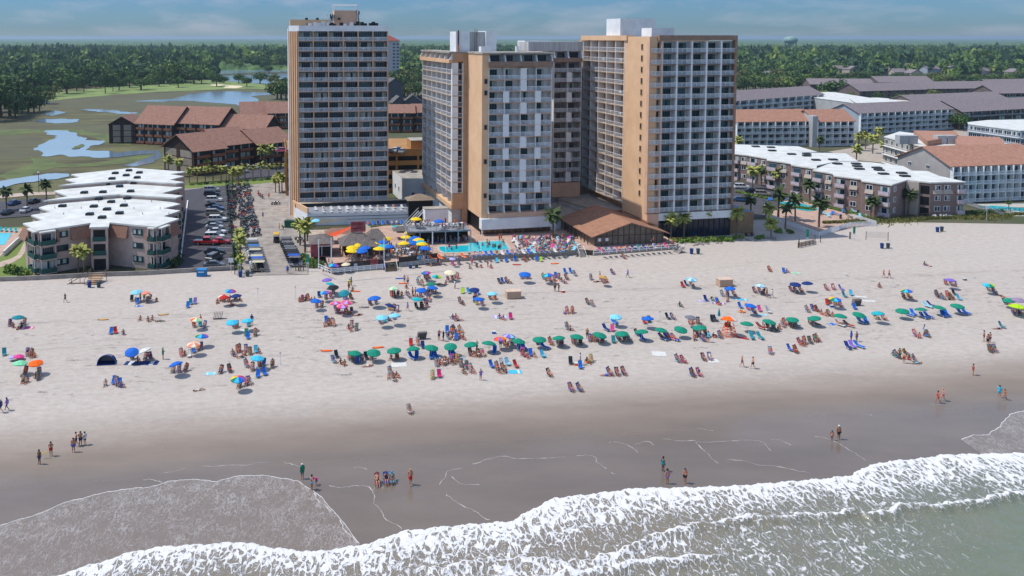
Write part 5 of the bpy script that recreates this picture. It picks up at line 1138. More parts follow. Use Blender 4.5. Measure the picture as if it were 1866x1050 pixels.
def bush(px, py, s, label, v=0, group='shrubs around the hotels', h=1):
 x, y, _ = G(px, py); o = inst(BUSH[v], (x, y, 0), rnd.random()*6, label); o.scale = (s, s, s*h); o['category'] = 'shrub'; o['group'] = group; return o
for i in range(15): bush(1226+i*7.3, 441-i*.25+(i % 3)*1.2, 1.25, 'bright green shrub in the dense dune hedge beside the deck stairs', i % 2, 'dune hedge shrubs')
for px, py in ((1300, 439), (1308, 438), (1322, 437), (1338, 436), (1350, 434), (1380, 436), (1388, 434)): bush(px, py, 1.0, 'round green shrub on the rocky dune edge', px % 2, 'round dune shrubs')
for px, py, s, v, lb in ((545, 388, 1.6, 0, 'green shrub by the road side of the dark hotel'), (540, 378, 1.5, 0, 'green shrub nearest the garage corner'), (552, 392, 1.5, 3, 'pink flowering oleander by the dark hotel wall'), (560, 402, 1.5, 3, 'second flowering oleander by the dark hotel'), (567, 412, 1.4, 3, 'flowering shrub near the dumpster'),
   (562, 482, 1.6, 3, 'red tinged shrub beside the green sign'), (572, 486, 1.8, 3, 'flowering shrub in front of the pink hut'), (552, 472, 1.4, 3, 'shrub between palm and golf carts'), (582, 484, 1.4, 0, 'green shrub at the bar fence corner'), (432, 468, 1.5, 3, 'flowering shrub in the lot strip'), (430, 482, 1.5, 3, 'flowering shrub in lower lot strip'), (433, 455, 1.3, 0, 'green shrub in the lot strip'), (434, 492, 1.1, 3, 'small flowering shrub at the strip end'),
   (20, 497, 1.9, 0, 'round clipped green bush by the zigzag condo'), (35, 500, 1.7, 2, 'dark bush by the zigzag condo balcony'), (45, 502, 1.5, 0, 'low green bush at the zigzag condo corner'), (315, 485, 1.9, 2, 'dark bush at the parking lot edge'), (322, 478, 1.6, 2, 'dark bush by the car park wall'), (160, 497, 1.2, 2, 'low bush by the condo steps'), (128, 390, 1.2, 2, 'dark bush close behind the zigzag condo'), (1418, 424, 1.3, 0, 'small palm like bush by the beach path'), (1438, 425, 1.2, 3, 'tawny bush on the path edge')): bush(px, py, s, lb, v)
for i in range(26): bush(1345+i*5.4, 352+i*1.15 if i < 15 else 369+(i-15)*.6+8, .95, 'clipped yellow green hedge shrub along the condo row', i % 2, 'hedge along condo row')
for i in range(22): bush(1488+i*5.2, 374+i*1.35, .9, 'hedge shrub between small pool and condo row', i % 2, 'hedge by the small pool')
for i in range(10): bush(1762+i*7, 392-i*.3, 1.3, 'dark hedge shrub by the second pool', 2, 'hedge by the second pool')
for i in range(14): bush(350+i*12.5, 338-i*.9, 1.1, 'hedge shrub on the marsh road verge', i % 3, 'verge shrubs')
for i in range(10): bush(326, 480-i*12, 1.1, 'dark shrub between zigzag condo and car park', 2, 'shrubs at the condo side')
r = np.random.RandomState(2); V = []
strip = [G(*p)[:2] for p in ((1500, 408), (1600, 404), (1700, 400), (1790, 396), (1866, 392), (1990, 384))]
for i in range(5200):
 k = r.randint(0, len(strip)-1); t = r.rand(); p = [strip[k][j]*(1-t)+strip[k+1][j]*t for j in (0, 1)]
 wd = r.normal()*1.9*(.6+.5*math.sin(p[0]*.21)); p = (p[0]+wd*-.2, p[1]+wd); a = r.rand()*6.28; h = .35+.5*r.rand(); w = .16
 if noise.noise(Vector((p[0]*.12, p[1]*.2, 1))) < -.22: continue
 dx, dy = math.cos(a)*w, math.sin(a)*w; lx, ly = r.normal()*.2, r.normal()*.2
 V += [(p[0]-dx, p[1]-dy, 0), (p[0]+dx, p[1]+dy, 0), (p[0]+dx*.4+lx, p[1]+dy*.4+ly, h), (p[0]-dx*.4+lx, p[1]-dy*.4+ly, h)]
V = np.array(V, np.float32); o = newobj('dune_grass', V, quads(len(V)), SEDGE); struct(o, 'stuff', 'dune grass along the condo fence')
rk = mat('rock', '8f8a86', .9, .2, 2, .3); q = random.Random(4)
for i in range(34):
 px = 1262+q.random()*150; py = 446-.075*(px-1262)+q.uniform(-2.5, 2.5); x, y, _ = G(px, py); b = MB(); s = q.uniform(.25, .6)
 b.ball((0, 0, s*.2), s, 0, 6, 4, (1, q.uniform(.6, 1), .5)); b.v = [(a+q.uniform(-.07, .07), c+q.uniform(-.07, .07), d+q.uniform(-.04, .04)) for a, c, d in b.v]
 tag(b.build('rock', rk, None, (x, y, 0)), 'pale rock lying along the dune edge below the widest hotel', 'rock', 'rocks on the dune edge')
# ------------------------------------------------------------ vehicles
RUB = mat('rubber', '141414', .85, .1, 5); CHR = mat('chrome', 'b8babc', .25, .1, 5, 0, metal=.9); CGL = mat('car_glass', '11161b', .06, .1, 1, 0, spec=.7)
def paint(n, c): return mat('paint_'+n, c, .28, .04, .5, 0, spec=.6)
CP = {'red': paint('red', 'b0121a'), 'black': paint('black', '14161a'), 'navy': paint('navy', '1c2638'), 'silver': paint('silver', '9ba0a5'), 'white': paint('white', 'c9cbcc'), 'grey': paint('grey', '55595e'), 'tan': paint('tan', '8d8578'), 'blue': paint('blue', '2c4f7c'), 'pink': paint('pink', 'c05a78'), 'green': paint('green', '3c6a4a')}
def loft(b, S, m=0):
 """sections (x, half width low, half width high, z0, z1)"""
 i = len(b.v); n = 6
 for x, wl, wh, z0, z1 in S:
  b.v += [(x, -wl*.92, z0), (x, -wl, z0+(z1-z0)*.45), (x, -wh, z1), (x, wh, z1), (x, wl, z0+(z1-z0)*.45), (x, wl*.92, z0)]
 for k in range(len(S)-1):
  for j in range(n):
   u = (j+1) % n; b.f.append((i+k*n+j, i+(k+1)*n+j, i+(k+1)*n+u, i+k*n+u)); b.m.append(m)
 b.f.append(tuple(i+j for j in range(n))); b.m.append(m); b.f.append(tuple(i+(len(S)-1)*n+j for j in range(n))[::-1]); b.m.append(m)
def wheel_mesh(r, w):
 b = MB(); b.tube((0, -w/2, 0), (0, w/2, 0), r, 14, 0); b.tube((0, -w/2-.01, 0), (0, w/2+.01, 0), r*.6, 10, 1); return b.mesh('wheel', [RUB, CHR])
WM = wheel_mesh(.34, .24); WMB = wheel_mesh(.42, .28); WMS = wheel_mesh(.23, .18)
def car(kind, col):
 root = bpy.data.objects.new({'sedan': 'parked_car', 'suv': 'parked_suv', 'pickup': 'pickup_truck', 'van': 'parked_van'}[kind], None); COL.objects.link(root)
 b = MB(); g = MB(); W = .9
 if kind == 'sedan':
  loft(b, [(-2.3, .75, .7, .45, .75), (-2.2, W, .82, .25, .95), (-1.3, W, .84, .2, .98), (1.0, W, .84, .2, .95), (2.0, W, .8, .22, .8), (2.3, .78, .7, .35, .66)]); loft(g, [(-1.75, .78, .66, .93, 1.0), (-1.0, .78, .62, .93, 1.40), (.25, .78, .62, .93, 1.42), (1.15, .78, .7, .9, .96)]); loft(b, [(-1.05, .6, .58, 1.40, 1.45), (.3, .6, .58, 1.42, 1.46)]); xs = (-1.4, 1.45); wm, wr = WM, .34
 elif kind in ('suv', 'van'):
  loft(b, [(-2.4, .85, .8, .4, 1.0), (-2.3, .95, .88, .3, 1.1), (1.0, .95, .88, .28, 1.1), (2.1, .93, .84, .3, 1.0), (2.4, .8, .75, .4, .85)]); loft(g, [(-2.3, .84, .72, 1.08, 1.2), (-2.1, .84, .72, 1.08, 1.7), (.4, .84, .72, 1.08, 1.74), (1.2 if kind == 'suv' else 1.5, .84, .74, 1.06, 1.12)]); loft(b, [(-2.15, .72, .68, 1.7, 1.77), (.45, .72, .68, 1.74, 1.8)]); xs = (-1.5, 1.5); wm, wr = WM, .34
  for x in (-1.2, -.2): b.box(x, -.86, 1.05, x+.1, .86, 1.72)
 else:
  loft(b, [(-2.95, .95, .93, .6, 1.12), (-.7, .97, .93, .5, 1.15), (1.1, .97, .9, .5, 1.2), (2.5, .96, .86, .5, 1.12), (2.85, .88, .82, .55, 1.0)]); loft(g, [(-.75, .88, .74, 1.13, 1.75), (-.5, .88, .74, 1.13, 1.85), (.75, .88, .74, 1.15, 1.86), (1.5, .88, .78, 1.15, 1.22)]); loft(b, [(-.7, .75, .7, 1.83, 1.92), (.8, .75, .7, 1.85, 1.92)]); b.box(.02, -.9, 1.1, .14, .9, 1.84)
  g.box(-2.85, -.8, 1.125, -.85, .8, 1.17); xs = (-1.9, 1.8); wm, wr = WMB, .42
 put('body', b.mesh('body', [CP[col]], False), root); put('window_glass', g.mesh('window_glass', [CGL]), root)
 for x in xs:
  for s in (-1, 1): put('wheel', wm, root, (x, s*.8, wr))
 b = MB()
 for s in (-1, 1):
  xe = {'sedan': 2.22, 'suv': 2.33, 'van': 2.33, 'pickup': 2.8}[kind]; h = MB(); h.box(xe-.08, s*.62-.16, .62 if kind == 'sedan' else .78, xe+.06, s*.62+.16, .78 if kind == 'sedan' else .95); put('headlight', h.mesh('headlight', CHR), root)
 root['category'] = {'sedan': 'car', 'suv': 'suv', 'pickup': 'pickup truck', 'van': 'van'}[kind]; return root
_cars = {}
def park(kind, col, px, py, ang, label, group='cars in the beachside parking lot', z=.13):
 if (kind, col) not in _cars: _cars[(kind, col)] = car(kind, col)
 x, y, _ = G(px, py, z); o = inst(_cars[(kind, col)], (x, y, z), R(ang), label); o['group'] = group; return o
for k, c, px, py, a, lb in (('van', 'silver', 386, 349, 2, 'silver van at the top end of the beach parking lot'), ('suv', 'navy', 386, 357, 2, 'navy suv parked below the silver van'), ('suv', 'white', 391, 368, 2, 'white suv near the top of the lot'), ('sedan', 'black', 389, 377, 2, 'black car between the white suv and the small blue car'), ('sedan', 'blue', 394, 383, 2, 'small blue car half hidden by the tan van'),
   ('van', 'tan', 391, 392, 2, 'tan van with roof bars in the lot'), ('suv', 'white', 397, 404, 2, 'white suv parked below the tan van'), ('sedan', 'grey', 390, 411, 2, 'dark grey car above the silver car'), ('sedan', 'silver', 391, 417, 2, 'silver car in the middle of the lot'), ('sedan', 'white', 395, 426, 2, 'white car above the long white car'), ('suv', 'white', 391, 436, 2, 'white car parked just above the red pickup'),
   ('pickup', 'red', 377, 446, -3, 'bright red crew cab pickup truck in the parking lot'), ('sedan', 'red', 402, 444, 0, 'red car beside the red pickup'), ('sedan', 'black', 391, 462, 2, 'black and gold coupe below the red pickup'), ('suv', 'grey', 391, 474, 70, 'dark grey suv turned across the bays'), ('sedan', 'grey', 391, 487, 2, 'grey car nearest the beach wall')): park(k, c, px, py, a, lb)
for k, c, px, py, a in (('sedan', 'blue', 26, 373, 80), ('sedan', 'black', 62, 370, 80), ('sedan', 'white', 48, 386, 85), ('sedan', 'navy', 14, 390, 85)): park(k, c, px, py, a, {'blue': 'blue', 'black': 'black', 'white': 'white', 'navy': 'navy'}[c]+' car in the lot behind the zigzag condo', 'cars behind the zigzag condo')
for i, (k, c, px, py, a) in enumerate([('suv', 'white', 452, 309, 5), ('sedan', 'white', 465, 308, 5), ('suv', 'silver', 476, 307, 5), ('sedan', 'pink', 489, 305, 5), ('sedan', 'grey', 498, 307, 60), ('sedan', 'red', 427, 315, 5), ('suv', 'silver', 441, 315, 5), ('sedan', 'white', 432, 318, 5)]): park(k, c, px, py, a, c+' '+('suv' if k == 'suv' else 'car')+' in the marsh road lot, number '+['one', 'two', 'three', 'four', 'five', 'six', 'seven', 'eight'][i]+' of its rows', 'cars in the marsh road lot')
for i, (k, c, px, py, a) in enumerate([('suv', 'white', 1352, 344, -8), ('sedan', 'navy', 1371, 351, -8), ('suv', 'tan', 1390, 357, -12), ('sedan', 'blue', 1349, 367, -20)]): park(k, c, px, py, a, [ 'white suv parked beside the widest hotel', 'navy car parked before the condo row hedge', 'tan suv nearest the small pool fence', 'blue car in the shade of the widest hotel'][i], 'cars beside the condo row')
for i, (px, py, c) in enumerate([(720, 277, 'white'), (726, 276, 'blue'), (733, 279, 'silver'), (712, 279, 'navy')]): park('sedan', c, px, py, 80, c+' car on the parking garage roof', 'cars on the garage roof', 13.1)
park('sedan', 'pink', 515, 277, 10, 'pink red car at the garage roof corner', 'cars on the garage roof', 13.1)
def cart(col, roof, z=0):
 root = bpy.data.objects.new('golf_cart', None); COL.objects.link(root)
 b = MB(); loft(b, [(-1.3, .5, .5, .3, .75), (-.5, .6, .58, .3, .8), (-.35, .6, .58, .3, .42), (.5, .6, .58, .3, .42), (.62, .6, .55, .3, .85), (1.25, .5, .42, .35, .7)]); put('body', b.mesh('body', CP[col]), root)
 b = MB(); b.box(-.55, -.55, .8, -.05, .55, .92); b.box(-.62, -.55, .9, -.5, .55, 1.3); b.box(-1.2, -.55, .78, -.7, .55, .9); put('seat', b.mesh('seat', mat('cart_seat', '2a2c33')), root)
 b = MB(); loft(b, [(-1.3, .62, .5, 1.85, 1.93), (-1.1, .64, .56, 1.84, 1.97), (.9, .64, .56, 1.84, 1.97), (1.0, .62, .5, 1.85, 1.93)]); put('roof', b.mesh('roof', roof), root)
 b = MB()
 for x, y in ((-1.2, .55), (-1.2, -.55), (.85, .55), (.85, -.55)): b.tube((x, y, .6), (x, y, 1.88), .025, 5)
 put('roof_frame', b.mesh('roof_frame', DKMET), root); b = MB(); b.box(.8, -.52, .9, .82, .52, 1.8); put('windscreen', b.mesh('windscreen', RGL), root)
 for x in (-.85, .9):
  for s in (-1, 1): put('wheel', WMS, root, (x, s*.55, .23))
 root['category'] = 'golf cart'; return root
RF = {'white': mat('cart_roof_white', 'bdbdb8', .5), 'black': mat('cart_roof_black', '1d1f24', .5), 'blue': mat('cart_roof_blue', '2f6fae', .5), 'cream': mat('cart_roof_cream', 'c2b99c', .5), 'grey': mat('cart_roof_grey', '63666a', .5), 'yellow': mat('cart_roof_yellow', 'd0a63a', .5), 'royal': mat('cart_roof_royal', '1f55b5', .5)}
carts = {}
def golf(px, py, bc, rc, ang, lb):
 if (bc, rc) not in carts: carts[(bc, rc)] = cart(bc, RF[rc])
 x, y, _ = G(px, py, .1); o = inst(carts[(bc, rc)], (x, y, .1), R(ang), lb, sc=1.12); o['group'] = 'golf carts on the access road'
onm = ['first', 'second', 'third', 'fourth', 'fifth', 'sixth', 'seventh', 'eighth', 'ninth', 'tenth', 'eleventh', 'twelfth']
for i, (bc, rc) in enumerate([('white', 'white'), ('grey', 'grey'), ('blue', 'black'), ('white', 'blue'), ('silver', 'grey'), ('white', 'cream'), ('black', 'black'), ('blue', 'grey'), ('white', 'cream'), ('silver', 'royal'), ('tan', 'grey'), ('tan', 'cream')]):
 golf(458+i*1.05, 452+i*3.9, bc, rc, 183, rc+' roofed golf cart, '+onm[i]+' from the hotel in the column by the lot strip')
for i, (bc, rc) in enumerate([('grey', 'grey'), ('black', 'black'), ('silver', 'grey'), ('grey', 'black'), ('black', 'grey'), ('blue', 'grey'), ('grey', 'black'), ('navy', 'black'), ('blue', 'royal'), ('white', 'grey')]):
 golf(522+i*1.9, 449+i*4.1, bc, rc, 2, rc+' roofed golf cart, '+onm[i]+' from the hotel in the column by the shrubs')
golf(504, 441, 'black', 'yellow', 95, 'golf cart with yellow roof driving on the access road')
def moto(i, pm):
 b = MB(); n = 12
 for x in (-.72, .78):
  b.tube((x, -.06, .31), (x, .06, .31), .31, n, 0); b.tube((x, -.07, .31), (x, .07, .31), .19, 8, 1)
 b.tube((.78, -.09, .31), (.42, -.06, 1.02), .035, 5, 1); b.tube((.78, .09, .31), (.42, .06, 1.02), .035, 5, 1)
 b.tube((.36, -.38, 1.1), (.36, .38, 1.1), .025, 5, 1); b.tube((-.72, .12, .3), (.1, .14, .25), .05, 6, 1); b.ball((.05, 0, .42), .26, 1, 8, 5, (1, .7, .8))
 b.ball((.2, 0, .8), .3, 2, 8, 5, (1.1, .55, .6)); b.ball((-.75, 0, .6), .3, 2, 8, 5, (.9, .35, .45)); b.box(-.7, -.16, .66, -.05, .16, .76, 0); b.ball((.55, 0, .96), .13, 1, 6, 4)
 if i % 2: b.ball((.5, 0, 1.0), .3, 2, 8, 5, (.6, .9, .8)); b.box(-1.0, -.42, .45, -.5, -.15, .75, 2); b.box(-1.0, .15, .45, -.5, .42, .75, 2)
 return b.mesh('motorcycle', [RUB, CHR, pm])
mcols = [('black', 'black'), ('black', 'grey'), ('dark blue', 'blue'), ('red', 'red'), ('silver', 'silver'), ('dark', 'navy'), ('green', 'green'), ('black', 'black')]
MMs = [moto(i, CP[c]) for i, (n, c) in enumerate(mcols)]; q = random.Random(9); cnt = 0
def bike(px, py, a, lab=None):
 k = q.choice([0, 0, 1, 2, 2, 3, 4, 4, 5, 6, 7]); x, y, _ = G(px, py, .1); o = put('motorcycle', MMs[k], None, (x, y, .1), R(a)); nm = mcols[k][0]
 tag(o, lab or nm+' motorcycle in the dense rows parked between lot fence and road', 'motorcycle', 'parked motorcycles'); return o
for r0 in range(3):
 for i in range(60):
  t = i/60; py = 338+t*105+q.uniform(-1.5, 1.5); px = 421+r0*13.5+t*(4+r0*9)+q.uniform(-4, 4)
  if r0 == 0 and (.62 < t < .72 or t > .86): continue
  if r0 and (.9 < t): continue
  if q.random() < .08: continue
  bike(px, py, 180+q.uniform(-35, 35) if r0 < 2 else q.uniform(-40, 30)); cnt += 1
for px, py in ((471, 355), (474, 359), (478, 361)): bike(px, py, 100, 'motorcycle ridden in a small group up the access road')
for px, py in ((505, 373), (500, 373), (544, 437), (548, 442)): bike(px, py, 30, 'motorcycle parked at the road side of the dark hotel')
# ------------------------------------------------------------ cloth colours
CL = {k: mat('cloth_'+k, c, .85, .12, 3, .1) for k, c in dict(blue='1763c0', navy='16306e', red='c0271f', teal='177f8c', white='cfcfca', pink='d9438c', green='12795e', lime='a9cf1c', yellow='e3c21f', orange='f0640f', black='1e2226', violet='7d62b8', cyan='3fb6d6', sky='7fc8dd', cream='ddd2b4', coral='e88a72', mint='7fd0a0', grey='74747e', tan='c79a5a', magenta='c81e6e', mauve='8f7f9a', rental='0c8269', aqua='1fa6b0', brown='6d4a36', lav='a7a3d8').items()}
PAT = {'rainbow': ['red', 'orange', 'yellow', 'green', 'cyan', 'blue', 'violet', 'magenta'], 'sunset': ['orange', 'violet', 'yellow', 'magenta', 'orange', 'violet', 'orange', 'yellow'], 'redwhite': ['red', 'red', 'red', 'white', 'red', 'red', 'red', 'white'], 'stripe': ['orange', 'cream', 'mint', 'cream']*2, 'coralstripe': ['coral', 'cream']*4, 'flower': ['pink', 'lav', 'pink', 'coral']*2, 'pale': ['cream', 'mint']*4, 'purplewhite': ['violet', 'sky', 'violet', 'lav']*2, 'cyanwhite': ['cyan', 'white']*4, 'bluewhite': ['sky', 'white']*4, 'lemoncyan': ['yellow', 'orange', 'cyan', 'cyan', 'aqua', 'green', 'lime', 'yellow'], 'purplerain': ['violet', 'magenta', 'aqua', 'green', 'blue', 'violet', 'magenta', 'aqua'], 'lifeguard': ['orange', 'orange', 'white', 'orange']*2}
_cm = {}
def canopy_mesh(col, r, ch, tassel=False):
 key = (col, r, ch)
 if key in _cm: return _cm[key]
 pal = PAT.get(col, [col]*8); n = 16; b = MB(); mats = []
 for c in pal:
  if c not in mats: mats.append(c)
 prof = [(.02, ch), (.35*r, ch*.86), (.7*r, ch*.5), (r, .03)]
 P = [[(rr*math.cos(2*PI*t/n)*(1 if t % 2 == 0 else .975), rr*math.sin(2*PI*t/n)*(1 if t % 2 == 0 else .975), z-(.03 if t % 2 and j == 2 else 0)) for t in range(n)] for j, (rr, z) in enumerate(prof)]
 for j in range(3):
  for t in range(n):
   u = (t+1) % n; b.face([P[j][t], P[j][u], P[j+1][u], P[j+1][t]][::-1], mats.index(pal[t//2 % 8]))
 for t in range(n):
  u = (t+1) % n; a, c = P[3][t], P[3][u]; b.face([(a[0], a[1], a[2]), (c[0], c[1], c[2]), (c[0]*1.01, c[1]*1.01, -.10), (a[0]*1.01, a[1]*1.01, -.10)], mats.index(pal[t//2 % 8]))
 b.tube((0, 0, ch-.02), (0, 0, ch+.08), .025, 6, len(mats)); b.tube((0, 0, 0), (0, 0, ch), .018, 5, len(mats))
 for t in range(0, n, 2): b.tube((0, 0, ch*.72), P[3][t], .008, 4, len(mats))
 _cm[key] = b.mesh('canopy', [CL[c] for c in mats]+[WHITE]); return _cm[key]
polem = {}
def umbrella(px, py, col, label, r=1.05, h=1.6, tilt=0, ta=0, group='beach umbrellas', base=None, zb=0):
 ch = r*.36; x, y, _ = G(px, py, zb+h+ch*.45); root = thing('beach_umbrella', label, 'umbrella', (x, y, zb), rnd.random()*.4, group)
 if h not in polem: b = MB(); b.tube((0, 0, 0), (0, 0, h), .022, 6); polem[h] = b.mesh('pole', WHITE)
 put('pole', polem[h], root); c = put('canopy', canopy_mesh(col, r, ch), root, (0, 0, h)); c.rotation_euler = (R(tilt)*math.sin(ta), R(tilt)*math.cos(ta), rnd.random()*.8); return root
ords = ['first', 'second', 'third', 'fourth', 'fifth', 'sixth', 'seventh', 'eighth', 'ninth', 'tenth', 'eleventh', 'twelfth', 'thirteenth', 'fourteenth', 'fifteenth', 'sixteenth', 'seventeenth', 'eighteenth', 'nineteenth', 'twentieth', 'twenty-first', 'twenty-second', 'twenty-third', 'twenty-fourth', 'twenty-fifth', 'twenty-sixth', 'twenty-seventh', 'twenty-eighth', 'twenty-ninth', 'thirtieth']
green = [(646,642),(681,641),(718,637),(753,634),(786,632),(821,630),(858,626),(891,624),(945,620),(983,617),(1018,614.5),(1051,612),(1093,609),(1133,606.5),(1169,603),(1204.6,600),(1240.6,599),(1274.5,595.5),(1361,588.5),(1402,585),(1444,581),(1484,578.5),(1531,574.5),(1565.6,572.3),(1644.6,565.3),(1678,562.7),(1711.5,559.3),(1744.8,556.4),(1839,546)]
for i, (px, py) in enumerate(green): umbrella(px, py, 'rental', 'dark green rental umbrella, '+ords[i]+' in the long green row counting from the road end', 1.02+.13*((i*7) % 5)/5, 1.4+.02*(i % 4), 4+(i*5) % 9, i*1.7, 'green rental umbrellas in the long row')
ulist = [(33,577,'teal','teal umbrella standing alone at the road end of the beach'),(249,531,'sky','pale cyan umbrella beside the coral one above the blue sun tent'),(265,533,'coral','coral umbrella beside the pale cyan one'),(37,660,'mint','mint green umbrella next to the bright orange one'),(65,660,'orange','orange umbrella next to the mint green one'),(22,650,'lav','small lavender umbrella low on the sand by the pink one'),(34,648,'pink','small pink umbrella low on the sand by the lavender one'),
 (240,640,'blue','tilted blue umbrella beside a white one near the sun tent'),(263,637,'white','white umbrella beside the tilted blue one'),(420,529,'rainbow','rainbow umbrella behind the red and blue pair below the dark car'),(408,539,'redwhite','red umbrella with white panel in the trio'),(430,538,'navy','navy blue umbrella in the trio with the red one'),(358,581,'stripe','orange and green striped umbrella near the grey crates'),(423,586,'cyan','cyan umbrella nearer the crates of the matching pair'),(450.7,583,'cyan','cyan umbrella farther from the crates of the matching pair'),
 (368,611,'rainbow','rainbow umbrella behind the coral striped one'),(353,626,'coralstripe','coral and cream striped umbrella in front of a rainbow one'),(320,662,'blue','slanted mid blue umbrella below the coral striped one'),(469,651,'cyan','sky blue umbrella between two seated groups'),(434,689,'rainbow','rainbow umbrella nearest the water at the road side'),
 (595.6,509,'violet','purple umbrella behind the cyan and black pair'),(602.8,517,'aqua','bright cyan umbrella tilted over a black one'),(607.7,522,'black','black umbrella under the bright cyan one'),(592.8,532,'rainbow','rainbow umbrella near the black one and the seated crowd'),(575.8,547,'blue','strong blue umbrella beside the pink flowered trio'),(627,533,'teal','dark teal tilted umbrella near the pink flowered trio'),
 (611,551,'flower','pink flowered umbrella of the trio nearest the blue one'),(632.8,549.5,'flower','pink flowered umbrella of the trio farthest from the water'),(623.6,556,'flower','pink flowered umbrella of the trio nearest the water'),(682,542,'blue','single wide blue umbrella between the pink trio and teal one'),(711.6,556,'navy','tilted deep blue umbrella above the two pale cyan ones'),
 (696,577,'sky','pale cyan umbrella closest to the flag chair'),(718.6,573.5,'sky','pale cyan umbrella partly behind the flag chair'),(608.5,482,'rainbow','large rainbow umbrella below the pink bar hut'),(629.5,480,'cream','flat cream umbrella below the pink bar hut'),(776.3,496,'purplerain','purple and teal umbrella below the pool wall'),(795.7,503,'lemoncyan','yellow and multicoloured umbrella below the pool wall'),(820.3,495.5,'cream','wide cream umbrella below the pool wall'),
 (785.2,516.5,'green','bright green umbrella above the two blue ones'),(788.5,523,'blue','blue umbrella just below the bright green one'),(768.2,527.5,'blue','slightly faded blue umbrella nearer the road of the close pair'),(717,524.5,'pale','pale patterned umbrella near the busy group'),(759.8,544,'aqua','muted teal umbrella on a tall pole'),(864,527,'navy','navy umbrella between green chair and beige box'),(897,534,'sky','light blue umbrella beside the beige box'),(871.8,544,'blue','vivid blue umbrella in front of the navy one'),
 (824.5,471,'lav','lavender umbrella against the pool deck wall'),(911.5,616,'sunset','orange and purple umbrella standing in the green row'),(927.3,611,'purplewhite','purple and white umbrella behind the orange purple one'),(956.6,498.5,'blue','blue umbrella between pool wall and large rainbow umbrella'),(998,500,'rainbow','large rainbow umbrella shading a big family group'),(1099,504.5,'tan','tan umbrella tilted low over a family'),(1122,576,'sky','light cyan umbrella behind the green row, over a blue chair'),
 (1180,579,'blue','blue umbrella over a red chair behind the green row'),(1259,577,'grey','grey umbrella near the closed blue umbrella'),(1260.4,508,'cyanwhite','cyan and white umbrella with red wagon below it'),(1330,524.5,'blue','blue umbrella directly in front of the second beige box'),(1386,519.5,'bluewhite','pale blue and white umbrella by standing people'),(1449.4,517,'navy','deep blue umbrella nearer the road of the flat pair'),(1471,515,'navy','deep blue umbrella farther from the road of the flat pair'),
 (1368,556,'blue','blue umbrella above the swim ring'),(1522,544,'rainbow','rainbow umbrella behind the long green row near the cyan chair'),(1652,529,'rainbow','rainbow umbrella alone over two people'),(1732,509.5,'violet','purple umbrella farthest up the empty sand'),(1802,518.5,'lemoncyan','yellow and cyan umbrella near the frame edge'),(1599.7,569.5,'aqua','blue and teal umbrella standing in the green row'),(1854,557,'lime','big lime green umbrella at the frame edge'),(1855,545,'mauve','mauve umbrella behind the lime one')]
for i, (px, py, c, lb) in enumerate(ulist):
 umbrella(px, py, c, lb, {'lime': 1.35, 'lav': .7, 'coral': .85}.get(c, 1.03)*(1.18 if 'large' in lb or 'wide' in lb else 1)*(.8 if 'small' in lb else 1), .55 if 'small' in lb else 1.75, 20 if 'tilted' in lb or 'slanted' in lb else 6, i*2.1)
x, y, _ = G(1310, 583); t = thing('closed_umbrella', 'closed blue umbrella standing behind the orange lifeguard stand', 'umbrella', (x, y, 0)); b = MB(); b.tube((0, 0, 0), (0, 0, .9), .03, 6); b.build('pole', WHITE, t); b = MB(); b.lathe([(.02, 2.1), (.16, 1.5), (.27, .8), (.2, .72)], 8); b.build('canopy', CL['teal'], t)
# ------------------------------------------------------------ beach gear
def chair_proto(col):
 root = bpy.data.objects.new('beach_chair', None); COL.objects.link(root)
 b = MB()
 for s in (-.3, .3):
  b.tube((s, -.45, .04), (s, .35, .34), .018, 5); b.tube((s, .45, .04), (s, -.3, .34), .018, 5); b.tube((s, .22, .28), (s, .62, 1.0), .018, 5); b.tube((s, -.35, .5), (s, .4, .55), .02, 5)
 b.tube((-.3, .62, 1.0), (.3, .62, 1.0), .018, 5); put('frame', b.mesh('frame', CHR), root)
 b = MB(); b.box(-.28, -.4, .27, .28, .25, .31); put('seat', b.mesh('seat', CL[col]), root)
 b = MB(); M = Matrix.Translation((0, .24, .29)) @ Matrix.Rotation(R(-29), 4, 'X'); b.box(-.28, 0, 0, .28, .035, .84, 0, M); put('backrest', b.mesh('backrest', CL[col]), root)
 root['category'] = 'beach chair'; return root
def lounge_proto(col, fr=None, wide=.6):
 root = bpy.data.objects.new('lounge_chair', None); COL.objects.link(root); w = wide/2
 b = MB()
 for s in (-w, w):
  b.tube((s, -.95, .3), (s, .3, .3), .025, 5); b.tube((s, .3, .3), (s, .92, .82), .025, 5)
  for y in (-.8, .25): b.tube((s, y, 0), (s, y, .3), .025, 5)
 put('frame', b.mesh('frame', fr or WHITE), root)
 b = MB(); b.box(-w, -.95, .31, w, .3, .36); put('seat', b.mesh('seat', CL[col]), root); b = MB(); M = Matrix.Translation((0, .3, .32)) @ Matrix.Rotation(R(40), 4, 'X'); b.box(-w, 0, 0, w, .82, .05, 0, M); put('backrest', b.mesh('backrest', CL[col]), root)
 root['category'] = 'lounge chair'; return root
CHP, LGP = {}, {}
def chair(x, y, rz, col, label, group, z=0):
 if col not in CHP: CHP[col] = chair_proto(col)
 o = inst(CHP[col], (x, y, z), rz, label); o['group'] = group; return o
def lounge(x, y, rz, col, label, group, z=0):
 if col not in LGP: LGP[col] = lounge_proto(col)
 o = inst(LGP[col], (x, y, z), rz, label); o['group'] = group; return o
